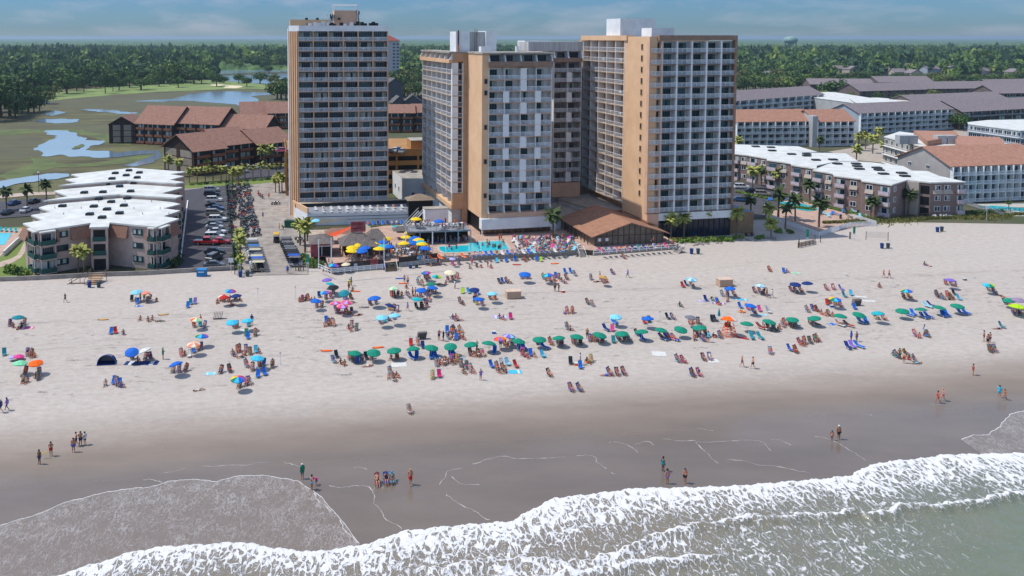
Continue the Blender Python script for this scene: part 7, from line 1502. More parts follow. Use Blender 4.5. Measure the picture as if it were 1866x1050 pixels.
def person(x, y, rz, p, where, sex=None, col=None, fat=None, z=0, group=None, sc=None, skin=None, hair=None, label=None):
 NP[0] += 1; sex = sex or qp.choice('mwwm'); f = fat or qp.choice([1.0, 1.0, 1.22]); sk = qp.choice([0, 1, 1, 2, 2, 3]) if skin is None else skin
 col = col or qp.choice(['blue', 'navy', 'red', 'teal', 'pink', 'green', 'black', 'black', 'violet', 'orange', 'cyan', 'white', 'coral', 'navy'])
 kinds = WEAR[sex][qp.randrange(len(WEAR[sex]))]; hr = hair or qp.choice(['dark', 'brown', 'brown', 'blond', 'dark', 'grey'])
 root = thing('person', '', 'person', (x, y, z), rz, group or 'people on the beach')
 s = sc or (qp.uniform(.98, 1.06) if sex in 'ms' else qp.uniform(.92, .99)); root.scale = (s, s, s)
 slot(put('body', body(p, f)[0], root), SK[sk])
 c2 = qp.choice(['navy', 'black', 'grey', 'blue']) if len(kinds) > 1 else col
 for i, k in enumerate(kinds): slot(put('clothing', garment(p, f, k), root), CL[col if i == 0 else c2])
 cap = qp.random() < .14
 slot(put('cap' if cap else 'hair', garment(p, f, 'cap' if cap else ('long' if sex in 'wd' else 'hair')), root), CL[qp.choice(['white', 'red', 'navy'])] if cap else HAIR[hr])
 gk = {'trunks': 'shorts', 'bikini': 'bikini', 'onepiece': 'swimsuit', 'shirt': 'shirt', 'dress': 'beach dress'}[kinds[0]]
 root['label'] = label or '%s person in %s %s %s %s' % (SKN[sk] if sk != 0 else 'pale', CN.get(col, col), gk, {'chair': 'sitting', 'lounge': 'reclining', 'sit': 'sitting', 'lie': 'lying', 'prone': 'lying', 'hip': 'standing', 'fold': 'standing', 'bend': 'bending'}.get(p, PV[p]) if where.split(' ')[0] not in ('standing', 'sitting', 'walking', 'strolling') else '', where)
 root['label'] = root['label'].replace('  ', ' ')
 return root
# ------------------------------------------------------------ who sits where on the beach
COLS = dict(b='blue', n='navy', r='red', t='teal', w='white', p='pink', g='green', y='yellow', o='orange', k='black', v='violet', c='cyan', m='magenta', s='sky', l='lime', G='grey')
DATA = """by the lone teal umbrella|s 18 594 v;g 24 597;l 33 599;s 44 592 t;g 39 596
under the pale cyan and coral umbrellas|c 240 549 k;g 248 550;p 256 551 s:green;p 263 549 s:yellow;s 272 548 n;g 285 550;s 268 552 t;c 250 554 b
near the yellow towel above the red chair|g 255 584;g 270 586;g 277 584;l 291 586
by the red chair on open sand|c 202 609 b;c 211 608 r;g 225 610
beside the two small low umbrellas|c 8 648 t;s 50 648 v;s 57 650 k;g 62 652
under the mint and orange umbrellas|s 46 682 n;s 72 684 v;g 66 690;s 70 692 t;g 44 699;g 50 697;g 42 697
under the blue and white umbrellas by the sun tent|s 241 655 k;g 252 659;s 265 656 n;s 275 655 n
below the sun tent by the teal sunshade|g 192 703;c 207 700 b;s 213 702 t;c 219 704 b;g 222 706
above the striped umbrella|c 355 554 v;c 348 555 t;c 342 561 b
under the red white and navy umbrella trio|g 396 553;g 402 549;s 408 550 k;s 416 550 r;g 423 556;s 430 549 n;g 438 549;l 424 557
under the orange striped umbrella|s 354 596 k;c 365 595 t;p 366 591 m:navy;s 372 597 b
under the two cyan umbrellas|s 427 598 k;s 432 597 n;c 453 595 t;p 459 592 s:navy
below the two cyan umbrellas|c 448 612 g;s 465 612 k;c 452 618 b
under the coral striped umbrella|c 353 643 b;s 361 639 k;s 366 637 b;s 331 649 p;g 337 648;c 345 651 w
in the group of eight near the sky blue umbrella|g 424 647;s 433 642 r;s 436 641 t;s 449 641 b;g 440 652;g 446 648;c 467 643 c;g 472 644;s 456 646 g;g 428 650
under the slanted mid blue umbrella|s 315 678 t;s 326 678 b;s 338 677 r
between the cyan towel and the rainbow umbrella|s 402 680 k;s 419 678 n
under the sky blue umbrella|c 480 667 n;s 450 669 c;s 460 675 n;s 496 670 w;c 470 688 b;c 483 684 b;s 474 670 k
under the rainbow umbrella nearest the water|s 436 706 k;s 449 702 b;s 455 700 w
alone on the sand below the road end group|l 362 712
left of the strong blue umbrella in a pink row|g 546 550;s 551 549 p;g 557 548;s 562 547 r;g 568 551;g 573 549
under the strong blue umbrella|s 577 560 n;s 586 560 k
in the crowd below the pink bar hut|g 590 494;s 597 495 t;p 599 487 m:black;p 605 490 m;s 612 492 k;s 618 488 n;p 606 500 m:brown;s 625 494 o;g 621 496;s 633 489 b;g 645 491;g 611 496;g 601 492
standing around the orange board|p 635 529 m:black;p 640 521 s:green;p 637 525 s:yellow;g 642 531
under the rainbow umbrella by the black one|c 582 542 n;s 594 545 k;s 604 544 v;s 608 535 k
under the dark teal umbrella|s 631 545 l;s 640 545 k;c 628 547 v
under the pink flowered trio|s 612 566 v;s 617 569 p;s 630 570 r;g 634 572;l 653 575;s 641 572 k
between the pink trio and the green row|c 595 588 b;s 599 593 k;s 604 593 g;g 592 595;s 608 594 w
above the first green umbrella|g 636 600;s 641 596 n;g 640 604;s 649 602 t
under the single wide blue umbrella|l 664 561;s 675 556 k;s 685 554 c
under the tilted deep blue umbrella|s 710 565 l;s 717 566 k;s 724 568 b
under the pale cyan umbrellas by the flag chair|s 694 590 n;c 701 588 t;c 718 582 v;g 709 585
walking alone below the busy family group|w 743 567 d:violet
standing in the busy family group|p 737 516 m;p 743 520 m:navy;p 752 540 m:brown;p 757 540 m;g 741 526;b 762 514 m:cyan
sitting in the busy family group|s 746 543 b;s 763 519 c;s 770 521 t;s 767 541 n;s 774 537 k;s 780 540 b;s 788 534 k;s 783 537 w;g 756 543;g 762 545;g 795 536;g 741 538
under the pale patterned umbrella|s 714 541 r;s 719 541 p;s 725 541 n;g 732 539
under the purple teal and yellow umbrellas|s 781 508 n;s 776 510 k;l 799 519;g 812 519;s 817 514 w
under the wide cream umbrella|s 824 509 r;s 830 506 k;p 829 526 d:white;s 834 508 p
under the muted teal umbrella|s 768 562 k;g 773 563;s 778 560 v;c 760 563 k;s 782 550 b;g 774 553
below the pool wall in pairs|g 785 485;g 793 484;s 802 482 b
at the lavender umbrella|c 826 484 m;s 836 483 v
among standing people near the pool wall|p 860 484 d:pink;g 869 487;g 877 488;p 889 487 m:red;g 857 490;g 895 489
in single file before the pool wall|c 905 479 c;c 923 478 b;c 939 476 b;c 978 476 b;c 986 477 l;s 957 477 r;s 962 474 t
between navy umbrella and green chair|c 843 535 l;c 855 535 c;c 872 537 b;s 866 540 k
near the vivid blue umbrella|s 839 553 g;g 844 556;s 869 555 l;s 879 557 v;c 865 551 k
under the light blue umbrella by the beige box|s 894 546 k;s 902 546 o
in the pair above the beige box|s 911 517 k;c 917 516 b;s 924 516 n;g 929 517
around the navy towel|g 826 582;g 832 581;l 836 585
on the lavender blanket|g 911 581;g 918 583;c 931 582 m
in the ring of chairs behind the sixth green umbrella|c 815 606 b;s 823 608 k;s 829 604 b;g 838 612;s 840 606 y;s 836 616 o;g 826 620;s 818 618 c;g 845 619;c 831 620 b
standing at the ring of chairs|p 800 620 m:navy;p 808 622 s:black
behind the fourth green umbrella|c 749 630 r;s 762 629 w;c 771 635 n
at the first green umbrella|s 609 661 c;g 622 664;g 628 666;s 637 655 r;s 647 661 b;c 651 663 b;s 660 660 b;l 671 668;c 614 652 k;s 642 659 t
at the second green umbrella|s 677 655 n;c 668 655 k
at the third green umbrella|g 712 655;s 724 655 r
at the fourth green umbrella|L 751 654 b;L 759 653 b
at the fifth green umbrella|L 786 652 b;L 794 651 b
at the sixth green umbrella|L 821 649 b;L 829 648 b
in the long seated group below the fifth green umbrella|s 796 667 c;g 803 664;s 810 665 k;s 823 659 p;g 818 662;s 833 659 y;g 828 664;s 840 668 t;c 846 664 w;s 851 672 t;s 858 678 c;g 846 681;g 862 680
at the seventh green umbrella|s 858 648 n;p 869 641 m:brown;s 872 650 k;s 880 649 w;g 864 650
at the eighth green umbrella|L 901 643 b
under the orange and purple umbrella|p 912 635 s:black;s 920 630 k;s 932 627 k;g 925 632
at the ninth green umbrella|L 947 638 b;L 955 637 b
at the tenth green umbrella|L 992 635 b;c 980 628 k
at the eleventh green umbrella|s 1004 628 o;s 1018 629 t;s 1024 630 b
at the twelfth green umbrella|s 1051 628 k;s 1058 627 k;s 1045 626 n
at the thirteenth green umbrella|p 1070 617 m:brown;s 1075 622 b;s 1083 622 r;s 1090 623 k;s 1098 623 n
at the fourteenth green umbrella|c 1118 625 t;s 1128 621 n;s 1138 621 k;s 1147 622 c
at the fifteenth green umbrella|s 1162 612 n;L 1171 620 b
at the sixteenth green umbrella|R 1208 619 b;L 1214 615 n;R 1224 619 p;R 1230 620 b
at the eighteenth green umbrella|p 1276 618 m;p 1291 624 s:cyan;s 1267 614 r;s 1286 610 k;g 1266 620;s 1282 622 b;g 1271 611
beside the lifeguard stand|g 1302 615;s 1313 616 b
at the nineteenth green umbrella|L 1370 617 t;L 1385 617 t
at the twentieth green umbrella|R 1386 599 r;R 1394 600 w;s 1402 601 k;R 1411 602 g;g 1420 600;s 1427 596 w;g 1418 604
at the twenty-first green umbrella|s 1431 592 o;s 1441 596 k;s 1447 597 n;c 1454 596 t
at the twenty-second green umbrella|s 1477 591 k;R 1486 593 k
at the twenty-third green umbrella|R 1530 594 w;R 1546 595 r
at the twenty-fourth green umbrella|L 1569 589 b;L 1578 588 b
under the blue and teal umbrella|s 1597 582 y;s 1611 583 r
at the twenty-fifth green umbrella|L 1656 576 b;L 1664 574 b
at the twenty-sixth green umbrella|L 1683 580 b;L 1692 579 b;L 1690 560 s;L 1698 559 n
at the twenty-seventh green umbrella|L 1719 577 b;L 1726 576 b
at the twenty-eighth green umbrella|L 1752 573 b;L 1760 572 b
at the lime umbrella|s 1833 555 k;s 1848 573 b;s 1856 574 v;s 1862 573 n;c 1838 556 r
between the green row and the cyan blanket|c 952 647 p;s 956 650 r;c 968 649 b;c 990 651 c;g 974 651;g 962 653
around the cyan blanket|c 897 670 b;s 906 674 t;c 916 667 w;c 926 666 s;s 918 677 k;c 941 670 r;g 910 680;g 921 680
standing alone left of the cyan blanket|p 876 693 w:violet
alone on the lower sand|s 1002 686 k
around the shade hat in the lower sand|p 1057 665 s:white;c 1040 664 k;g 1071 662;s 1077 660 l;c 1058 672 b
in the matching blue canopied chairs|s 1041 713 b;s 1057 713 b
in the four person group on the lower sand|l 1106 685;s 1112 684 b;s 1125 684 n;s 1137 683 k
in the pair below the white blanket|s 1236 660 c;s 1246 661 p
on the round towel|s 1283 657 k;s 1294 656 b
in the lowest pair near the wet sand|s 1262 686 b;s 1275 685 p
in the cluster below the third green umbrella|s 711 683 c;g 716 687;g 708 690;s 718 694 w;g 724 688
by the magenta chair on the lower sand|s 788 690 l;c 801 688 m
alone near the waterline in a white chair|s 747 753 w
right of the pool deck stairs|s 1138 472 r
under the blue umbrella near the large rainbow one|s 951 508 b;s 958 508 n;s 964 508 b
under the large rainbow umbrella|s 991 509 c;g 996 512;s 1003 513 n;s 1010 512 r;s 1018 508 n;g 1024 514;s 1033 510 k;g 1030 517;c 1013 506 b
standing in front of the large rainbow umbrella|p 1011 531 m:black;p 1018 532 w:black
above the coral blanket|c 1031 499 b;c 1041 498 b;s 1048 503 s
under the tan umbrella|s 1077 510 c;l 1088 514;p 1093 510 m:cyan;s 1099 516 r;s 1105 515 n
above the tan umbrella|s 1117 500 b;w 1144 506 s:violet
in the group below the tan umbrella|s 1034 571 p;s 1043 571 r;l 1029 571;s 1072 555 k;s 1080 558 c
behind the eleventh green umbrella|s 1034 600 c;g 1041 603
under the light cyan umbrella|L 1119 590 b;c 1122 589 t
under the blue umbrella over the red chair|c 1175 590 r;c 1183 588 k
near the thin marker pole|c 1218 582 k;s 1227 582 b
alone above the green row|g 1240 559
behind the thirteenth green umbrella|L 1104 602 n;c 1116 604 p
under the cyan and white umbrella|c 1252 521 n;s 1261 522 k;c 1245 524 r
in the family near the second beige box|c 1287 549 n;g 1298 548;c 1308 554 b;s 1317 540 c;s 1326 541 b;s 1338 539 n;g 1326 550;g 1310 556
under the pale blue and white umbrella|s 1376 534 n;s 1385 534 b;g 1391 536
standing by the pale blue and white umbrella|p 1393 536 m;p 1397 542 w:black;w 1407 543 d:white
up the empty sand behind the umbrellas|s 1403 495 r;c 1429 498 b;g 1435 497
under the two flat deep blue umbrellas|s 1443 532 n;s 1451 534 t;s 1460 532 k;g 1448 532
below the blue umbrella above the swim ring|c 1350 562 b;c 1364 565 m;s 1374 571 n;c 1385 568 p;c 1402 571 w
under the grey umbrella|s 1258 591 r;g 1264 590;s 1272 590 k;l 1280 593
beside the closed umbrella|c 1298 586 k;c 1305 586 k
up the sand from the rainbow umbrella by the cyan chair|s 1507 529 r;s 1519 528 p;c 1534 529 v;c 1540 542 t;c 1552 539 c
under the rainbow umbrella by the cyan chair|s 1516 558 k;s 1523 556 r;s 1532 559 n;c 1508 556 r
in the row behind the twenty-second green umbrella|s 1472 569 s;s 1482 566 b;s 1489 568 r;g 1497 573;g 1505 576;s 1512 576 k;g 1517 577
by the grey lounger stack near the blue chair|c 1558 564 b
strolling on the empty upper sand|w 1610 506 w:red;w 1620 507 m:black
sitting alone on the dark sand patch|g 1603 524
up near the bins on open sand|g 1686 484;l 1692 485
under the rainbow umbrella alone|s 1648 545 k;s 1658 545 y
under the purple umbrella|s 1724 519 r;s 1735 521 k;g 1741 522
in the row above the twenty-seventh green umbrella|s 1707 540 t;g 1712 544;s 1719 546 c;s 1727 541 r;s 1734 545 r;g 1731 547;c 1740 538 k;c 1749 547 c
under the yellow and cyan umbrella|s 1803 531 k;s 1813 536 n;l 1826 541
by the blue chair near the wet sand|c 1827 598 t;l 1818 600
standing in a close trio near the wet sand|p 1793 622 m:black;p 1804 625 m:navy;p 1800 629 m:black
sitting below the close trio|s 1805 642 g;s 1813 641 b
below the feather flag|s 1669 613 p;g 1675 616;s 1690 614 c;g 1686 613
with the blue loungers low on the sand|p 1551 622 s:blue;p 1561 623 w;L 1545 635 n;L 1553 633 v;L 1565 633 b
in the crowded group at the wet sand edge|p 1639 655 m;p 1647 662 m:red;s 1635 652 c;s 1652 650 y;g 1657 656;s 1666 660 w;l 1671 663;g 1630 649
in the diagonal group below the twenty-second green umbrella|c 1441 640 b;s 1450 643 r;s 1459 629 p;s 1466 627 r;s 1477 626 g;s 1486 623 k;s 1490 622 n;g 1463 631
alone below the diagonal group|s 1404 645 c
standing alone near the wet sand under two hotels|w 1352 669 w:navy;w 1372 672 m:black
standing on the wet sand near the frame edge|p 1773 684 w:red
near the sun tent|p 297 655 s:green"""
q = random.Random(33); placed = []
def xy(px, py): return G(px, py)[:2]
for row in DATA.split('\n'):
 where, items = row.split('|')
 for it in items.split(';'):
  t = it.strip().split(' '); k, px, py = t[0], float(t[1]), float(t[2]); c = t[3] if len(t) > 3 else None; x, y = xy(px, py); rz = R(12)+q.uniform(-.45, .45)
  if k in 'sc':
   cc = COLS[c]; placed.append(chair(x, y, rz, cc, CN.get(cc, {'lime': 'lime', 'sky': 'pale blue'}.get(cc, cc))+(' beach chair occupied ' if k == 's' else ' beach chair standing empty ')+where, 'beach chairs'))
   if k == 's': placed.append(person(x, y, rz, 'chair', where))
  elif k in 'LR':
   cc = COLS[c]; placed.append(lounge(x, y, rz, cc, CN.get(cc, 'pale blue')+(' lounge chair in use ' if k == 'R' else ' lounge chair standing empty ')+where, 'lounge chairs'))
   if k == 'R': placed.append(person(x, y, rz, 'lounge', where))
  else:
   sx, col = (c.split(':')+[None])[:2] if c else (None, None)
   if sx and sx not in 'mwsd': sx = None
   p = {'g': 'sit', 'l': q.choice(['lie', 'prone']), 'p': q.choice(['stand', 'hip', 'stand', 'fold']), 'w': 'walk', 'b': 'bend'}[k]
   if k == 'g': rz += q.uniform(-.8, .8)
   elif k == 'l': rz = q.choice([R(100), R(-80), R(190)])+q.uniform(-.3, .3)
   elif k in 'pb': rz = q.uniform(0, 6.28)
   elif k == 'w': rz = R(100) if q.random() < .5 else R(-80)
   placed.append(person(x, y, rz, p, where, sx, col))
for px, py, a, p, sx, col, f, s, lb in (
 (72, 846, 160, 'stand', 'm', 'navy', 1.0, 1.0, 'shirtless person in dark blue shorts standing nearest the water at the road end'),
 (93, 831, 200, 'fold', 'm', 'red', 1.0, 1.0, 'dark haired person in red shorts standing behind the one in blue shorts'),
 (134, 824, 200, 'stand', 'm', 'blue', 1.2, 1.0, 'person in blue shorts nearest the water in the four person group'),
 (139, 813, 120, 'walk', 'm', 'black', 1.0, 1.0, 'slim person leaning in the four person group'),
 (147, 812, 10, 'hip', 'm', 'navy', 1.2, 1.0, 'broad person in navy shorts seen from behind in the group'),
 (155, 811, 60, 'stand', 's', 'white', 1.0, .95, 'person in white top at the outer side of the four person group'),
 (13, 748, 95, 'walk', 's', 'violet', 1.0, 1.0, 'person in grey purple top walking at the frame edge'), (2, 752, 95, 'walk', 's', 'navy', 1.0, 1.0, 'person half cut by the frame edge on the lower sand'),
 (551, 873, 30, 'stand', 's', 'green', 1.2, 1.0, 'person in dark green shirt watching the bending child'), (568, 893, -50, 'hip', 'w', 'cyan', 1.2, .97, 'person in bright blue swimsuit standing in the thin water'), (576, 884, 120, 'bend', 's', 'pink', 1.0, .72, 'small child in pink and white bending at the water'),
 (748, 884, 185, 'walk', 'm', 'red', 1.2, 1.04, 'tanned person in red shorts carrying something white by the water'),
 (1208, 859, -60, 'stand', 'w', 'teal', 1.2, .98, 'person in dark teal swimsuit turned aside near the surf'), (1216, 882, 10, 'stand', 'w', 'violet', 1.22, .98, 'person in bright purple swimsuit closest to the surf'), (1248, 881, 185, 'fold', 'm', 'black', 1.22, .98, 'broad bald person with folded arms beside the surf'),
 (1516, 803, 170, 'stand', 'w', 'coral', 1.0, .72, 'child standing beside the tall shirtless person on wet sand'), (1528, 801, 185, 'stand', 'm', 'black', 1.2, 1.03, 'tall shirtless person in black shorts on the wet sand'),
 (1709, 735, 100, 'walk', 'w', 'red', 1.0, .98, 'person in red swimsuit walking with white capped companion'), (1718, 731, 100, 'walk', 'w', 'magenta', 1.0, 1.0, 'white capped person in magenta swimsuit walking on wet sand'),
 (1821, 725, 150, 'stand', 'd', 'cyan', 1.0, 1.0, 'person in long turquoise beach dress and white hat'), (1831, 729, 120, 'walk', 'w', 'coral', 1.0, .85, 'smaller person in coral swimsuit beside the turquoise dress'), (119, 551, 150, 'walk', 's', 'black', 1.0, .95, 'person in black walking alone below the wooden steps'),
 (524, 499, 180, 'stand', 's', 'blue', 1.2, 1.0, 'person in light shirt standing beside the last golf cart'), (479, 398, 0, 'walk', 's', 'violet', 1.0, 1.0, 'person in purple top walking up the access road'), (509, 419, 90, 'stand', 's', 'lime', 1.0, 1.0, 'person in neon vest standing near the dumpster'), (490, 362, 0, 'stand', 's', 'orange', 1.0, 1.0, 'person in orange standing by the hotel entrance road'), (516, 420, 50, 'bend', 's', 'black', 1.0, 1.0, 'person in black beside the neon vest'), (556, 404, 20, 'stand', 's', 'red', 1.0, .9, 'person in red by the dark hotel wall'),
 (1204, 449, 200, 'stand', 'm', 'navy', 1.0, 1, 'person at the top of the deck stairs'), (1212, 448, 160, 'stand', 'w', 'pink', 1.0, 1, 'second person at the top of the deck stairs'), (1178, 470, 100, 'sit', 'm', 'red', 1.0, .01, '')):
 if s < .1: continue
 if col == 'lime': col = 'yellow'
 x, y = xy(px, py); person(x, y, R(a), p, '', sx, col, f, .0, 'people at the water' if py > 700 else 'people near the hotels', s, label=lb)
for px, py, c, lb in ((688, 883, 'red', 'red headed seat at the water nearest the road, three in a row'), (704, 881, 'blue', 'blue middle seat of the three at the water'), (715, 880, 'sky', 'pale seat at the water farthest from the road, three in a row')):
 x, y = xy(px, py); chair(x, y, R(10), c, 'beach chair: '+lb, 'three chairs at the water'); person(x, y, R(10), 'chair', '', 'm' if c == 'red' else 'w', 'black' if c != 'sky' else 'white', 1.1, 0, 'three people seated at the water', label='person in the '+lb)
x, y = xy(1327, 612); person(x+.1, y, R(12), 'chair', '', 'm', 'navy', 1.0, 1.16, 'lifeguard', label='person sitting on the orange lifeguard stand');
x, y = xy(93, 836); b = MB(); b.tube((.5, 0, .5), (1.2, .1, .9), .05, 6); tag(b.build('beach_toy', CL['yellow'], None, (x-1.6, y, 0)), 'yellow toy near the person in red shorts', 'toy')
from collections import defaultdict
def settle():
 by = defaultdict(list)
 for o in ALL: by[(o.get('category'), o['label'])].append(o)
 for (cat, lb), L_ in by.items():
  if len(L_) < 2 or (L_[0].get('group') in ('parked motorcycles', 'rocks on the dune edge')): continue
  if not (cat in ('person', 'beach chair') and len(L_) <= 8) and 2 <= len(L_) <= 30 and cat != 'umbrella':
   P_ = {id(o): in_px(o.location.x, o.location.y)[0] for o in L_}; L_.sort(key=lambda o: P_[id(o)]); a = lb.split(' ')
   if len(a) > 11: a = [x for x in a if x not in ('the', 'a')][:11]
   for i, o in enumerate(L_): o['label'] = ' '.join(a)+', '+ords[i]+(' towards dark hotel' if P_[id(L_[0])] < 540 else ' away from dark hotel')
   continue
  if cat in ('person', 'beach chair', 'lounge chair') and len(L_) <= 8:
   L_.sort(key=lambda o: o.location.x)
   for i, o in enumerate(L_):
    a = lb.split(' ')
    if len(a) > 13: a = [x for x in a if x not in ('the', 'a')][:13]
    o['label'] = ' '.join(a)+', '+ords[i]+' from road'
# ------------------------------------------------------------ bar terrace and pool deck
DZ = 1.2
PINKT = mat('pink_deck', 'b59a8a', .9, .15, .6, .1, col2='a08474')
dpx = [(600, 498), (700, 489), (800, 478), (930, 471), (1060, 464), (1080, 466), (1236, 454), (1212, 440), (1180, 428), (1000, 410), (700, 420), (580, 440)]
P = [G(a, c)[:2] for a, c in dpx]; b = MB(); b.prism(P, 0, DZ, 0, 1); struct(b.build('pool_deck_ground', [DW, PINKT]))
def bandwall(px, h0, h1, m, name='deck_wall', lb='', th=.14):
 b = MB(); W_ = [G(*p)[:2] for p in px]
 for a, c in zip(W_, W_[1:]): wall_boxes(b, a, c, [(0, -th, h0, edge(a, c)[4], -.005, h1)])
 return tag(b.build(name, m), lb, 'wall')
bandwall([(800, 478), (930, 471), (1060, 464)], 0, 1.3, wl, lb='low concrete wall carrying the pool deck above the sand')
bandwall([(1080, 466), (1236, 454)], 0, .9, wl, lb='low wall under the deck in front of the restaurant hall')
def g1(px, py): return G(px, py, DZ)
poolp = [(801.7,455.5),(800,449.5),(853,447),(855,441.7),(918,438.8),(927,453.8),(890,457),(810,460)]
sheet('pool_coping', [(797, 457), (797, 447.5), (850, 445), (852, 439.8), (921, 436.8), (932, 455), (890, 459), (808, 462)], DZ+.05, mat('coping', 'b8b0a4', .8)); sheet('pool_water', poolp, DZ+.09, poolm)
sheet('splash_pool_water', [(713, 411), (748, 412), (745, 421), (722, 421)], DZ+.5, poolm)
sheet('courtyard', [(1396, 365), (1440, 362), (1510, 378), (1592, 395), (1598, 408), (1500, 424), (1402, 390)], .09, PINKT); sheet('pool_water', [(1420.6,370),(1437,367.5),(1462,371),(1488,379),(1486,383.5),(1466,384),(1438,377)], .14, poolm, 4)
sheet('courtyard', [(1758, 372), (1960, 370), (1960, 394), (1830, 394)], .09, mat('pool_tile', 'b5b2aa', .8)); sheet('pool_water', [(1781,376),(1810,375),(1866,379),(1920,382),(1920,388),(1866,385.5),(1825,384.5),(1800,381)], .14, poolm, 3)
sheet('courtyard', [(-40, 418), (42, 416), (28, 438), (0, 468), (-40, 470)], .13, PINKT); sheet('pool_water', [(-30, 424), (22, 425), (8, 446), (-30, 448)], .17, poolm)
fence_w('bar_fence', 'dark wooden bar fence facing the sand near the pink signs', [(603, 499), (700, 490)], 1.0+DZ, DW, 1.4, 2, solid=1); fence_w('bar_rail', 'white slatted bar railing above the dark wooden fence', [(604, 498.5), (698, 489.8)], 1.0, WHITE, 1.3, 3, z=DZ+.6)
fence_w('bar_fence', 'dark wooden terrace fence carrying the blue banner', [(727, 487), (797, 479)], 1.0+DZ, DW, 1.4, 2, solid=1); fence_w('bar_rail', 'slatted railing above the fence with the blue banner', [(728, 486.7), (796, 479)], .9, ALU, 1.3, 3, z=DZ+.6)
fence_w('hall_rail', 'white railing along the deck before the restaurant hall', [(1082, 464.5), (1232, 453)], 1.0, WHITE, 1.8, 2, z=DZ)
fence_w('hut_rail', 'grey railing beside the pink bar hut', [(580, 489), (603, 499)], 1.0, WHITE, 1.2, 2, z=DZ)
def stairs(px, py, lb, w=1.8, n=6, rz=8, m=None, h=DZ):
 x, y, _ = G(px, py); t = thing('stairs', lb, 'stairs', (x, y, 0), R(rz)); b = MB()
 for k in range(n): b.box(-w/2, k*.32, h*k/n, w/2, k*.32+.34, h*(k+1)/n)
 b.build('tread', m or wl, t)
 for s in (-w/2, w/2): b = MB(); b.tube((s, -.1, .9), (s, n*.32, h+.95), .05, 5); b.tube((s, -.1, 0), (s, -.1, .95), .05, 5); b.tube((s, n*.32, 0), (s, n*.32, h+.95), .05, 5); b.build('handrail', WHITE, t)
 return t
stairs(713, 495, 'yellow edged stairs from the bar terrace to the sand', 2.6, 7, 8, mat('worn_steps', '5f5243', .9)); stairs(1062, 469, 'white railed stairs beside the restaurant hall', 1.5); stairs(1232, 461, 'white railed stairs at the far end of the hall deck', 1.6, 6, -60)
def text(parent, s, size, x, z, m, y=-.06):
 c = bpy.data.curves.new('lettering', 'FONT'); c.body = s; c.size = size; c.extrude = .01; c.align_x = 'CENTER'; c.align_y = 'CENTER'; c.materials.append(m); o0 = bpy.data.objects.new('tmp', c); COL.objects.link(o0); me = bpy.data.meshes.new_from_object(o0.evaluated_get(bpy.context.evaluated_depsgraph_get())); bpy.data.objects.remove(o0); o = bpy.data.objects.new('lettering', me); COL.objects.link(o); o.parent = parent; o.location = (x, y, z); o.rotation_euler = (PI/2, 0, 0); return o
PK = mat('faded_pink_wood', 'a3555a', .85, .2, 1.2, .1); TXT = mat('dark_lettering', '2a1a1c', .8); PKL = mat('pale_lettering', 'd8b9b4', .8)
def board_sign(px, py, w, h, z0, lb, lines, rz=8, m=PK, tm=TXT, ring=None):
 x, y, _ = G(px, py); t = thing('bar_sign', lb, 'sign', (x, y, 0), R(rz)); b = MB(); b.box(-w/2, -.04, z0, w/2, .04, z0+h); b.build('sign_board', m, t)
 for s, sz, xx, zz in lines: text(t, s, sz, xx, z0+zz, tm)
 if ring:
  b = MB(); xx, zz, r = ring
  for k in range(16): b.tube((xx+r*math.cos(k*PI/8), -.06, z0+zz+r*math.sin(k*PI/8)), (xx+r*math.cos((k+1)*PI/8), -.06, z0+zz+r*math.sin((k+1)*PI/8)), .04, 4)
  b.tube((xx, -.05, z0+zz), (xx, -.07, z0+zz), r*.5, 8); b.build('emblem', tm, t)
 return t
s = board_sign(653, 470, 3.3, 2.3, 5.9, 'large faded pink sign standing on the shingled bar roof', [('OCEAN', .75, -.2, 1.75), ("ANNIE'S", .62, -.1, .75)], 8)
b = MB(); [b.box(x_, .04, 4.6, x_+.1, .14, 8.2) for x_ in (-1.4, 1.3)]; b.build('post', DW, s)
board_sign(678.5, 492.2, 2.4, 1.15, 1.15, 'pink sign with round emblem on the dark bar fence', [('OCEAN', .3, .42, .8), ("ANNIE'S", .3, .42, .42)], 8, PK, TXT, (-.7, .58, .36)); board_sign(611, 498.8, 1.2, 1.2, 1.0, 'square pink sign at the hut end of the bar fence', [('BAR', .36, 0, .6)], 8, PK, PKL)
board_sign(764, 483, 1.7, .85, 1.2, 'pale blue banner on the terrace fence', [], 8, mat('blue_banner', '58a5c9', .7), WHITE, (-.4, .42, .2)); board_sign(648, 495.2, .7, 1.2, .5, 'small white and blue poster on the bar fence', [], 8, mat('poster', 'a8bccb', .7), PK, (0, .6, .2))
GSH = mat('weathered_shingles', '6f6864', .95, .25, 2.2, .7, col2='57504e'); x, y, _ = G(655, 470); t = thing('tiki_bar', 'open bar under a grey shingled hip roof amid yellow umbrellas', 'bar', (x, y, DZ), R(10))
def hip(b, x0, y0, x1, y1, z0, z1, rdg=.3):
 cx, cy = (x0+x1)/2, (y0+y1)/2; l = (x1-x0)*rdg/2; A = (cx-l, cy, z1); B_ = (cx+l, cy, z1); P = [(x0, y0, z0), (x1, y0, z0), (x1, y1, z0), (x0, y1, z0)]
 b.face([P[0], P[1], B_, A]); b.face([P[1], P[2], B_]); b.face([P[2], P[3], A, B_]); b.face([P[3], P[0], A]); b.face([P[3], P[2], P[1], P[0]])
b = MB(); hip(b, -4.6, -3.2, 3.2, 3.6, 2.4, 4.6); hip(b, 1.2, -1.0, 6.4, 5.0, 2.5, 4.8); hip(b, -.4, -4.4, 3.6, .5, 2.3, 3.9, .1); b.build('roof', GSH, t)
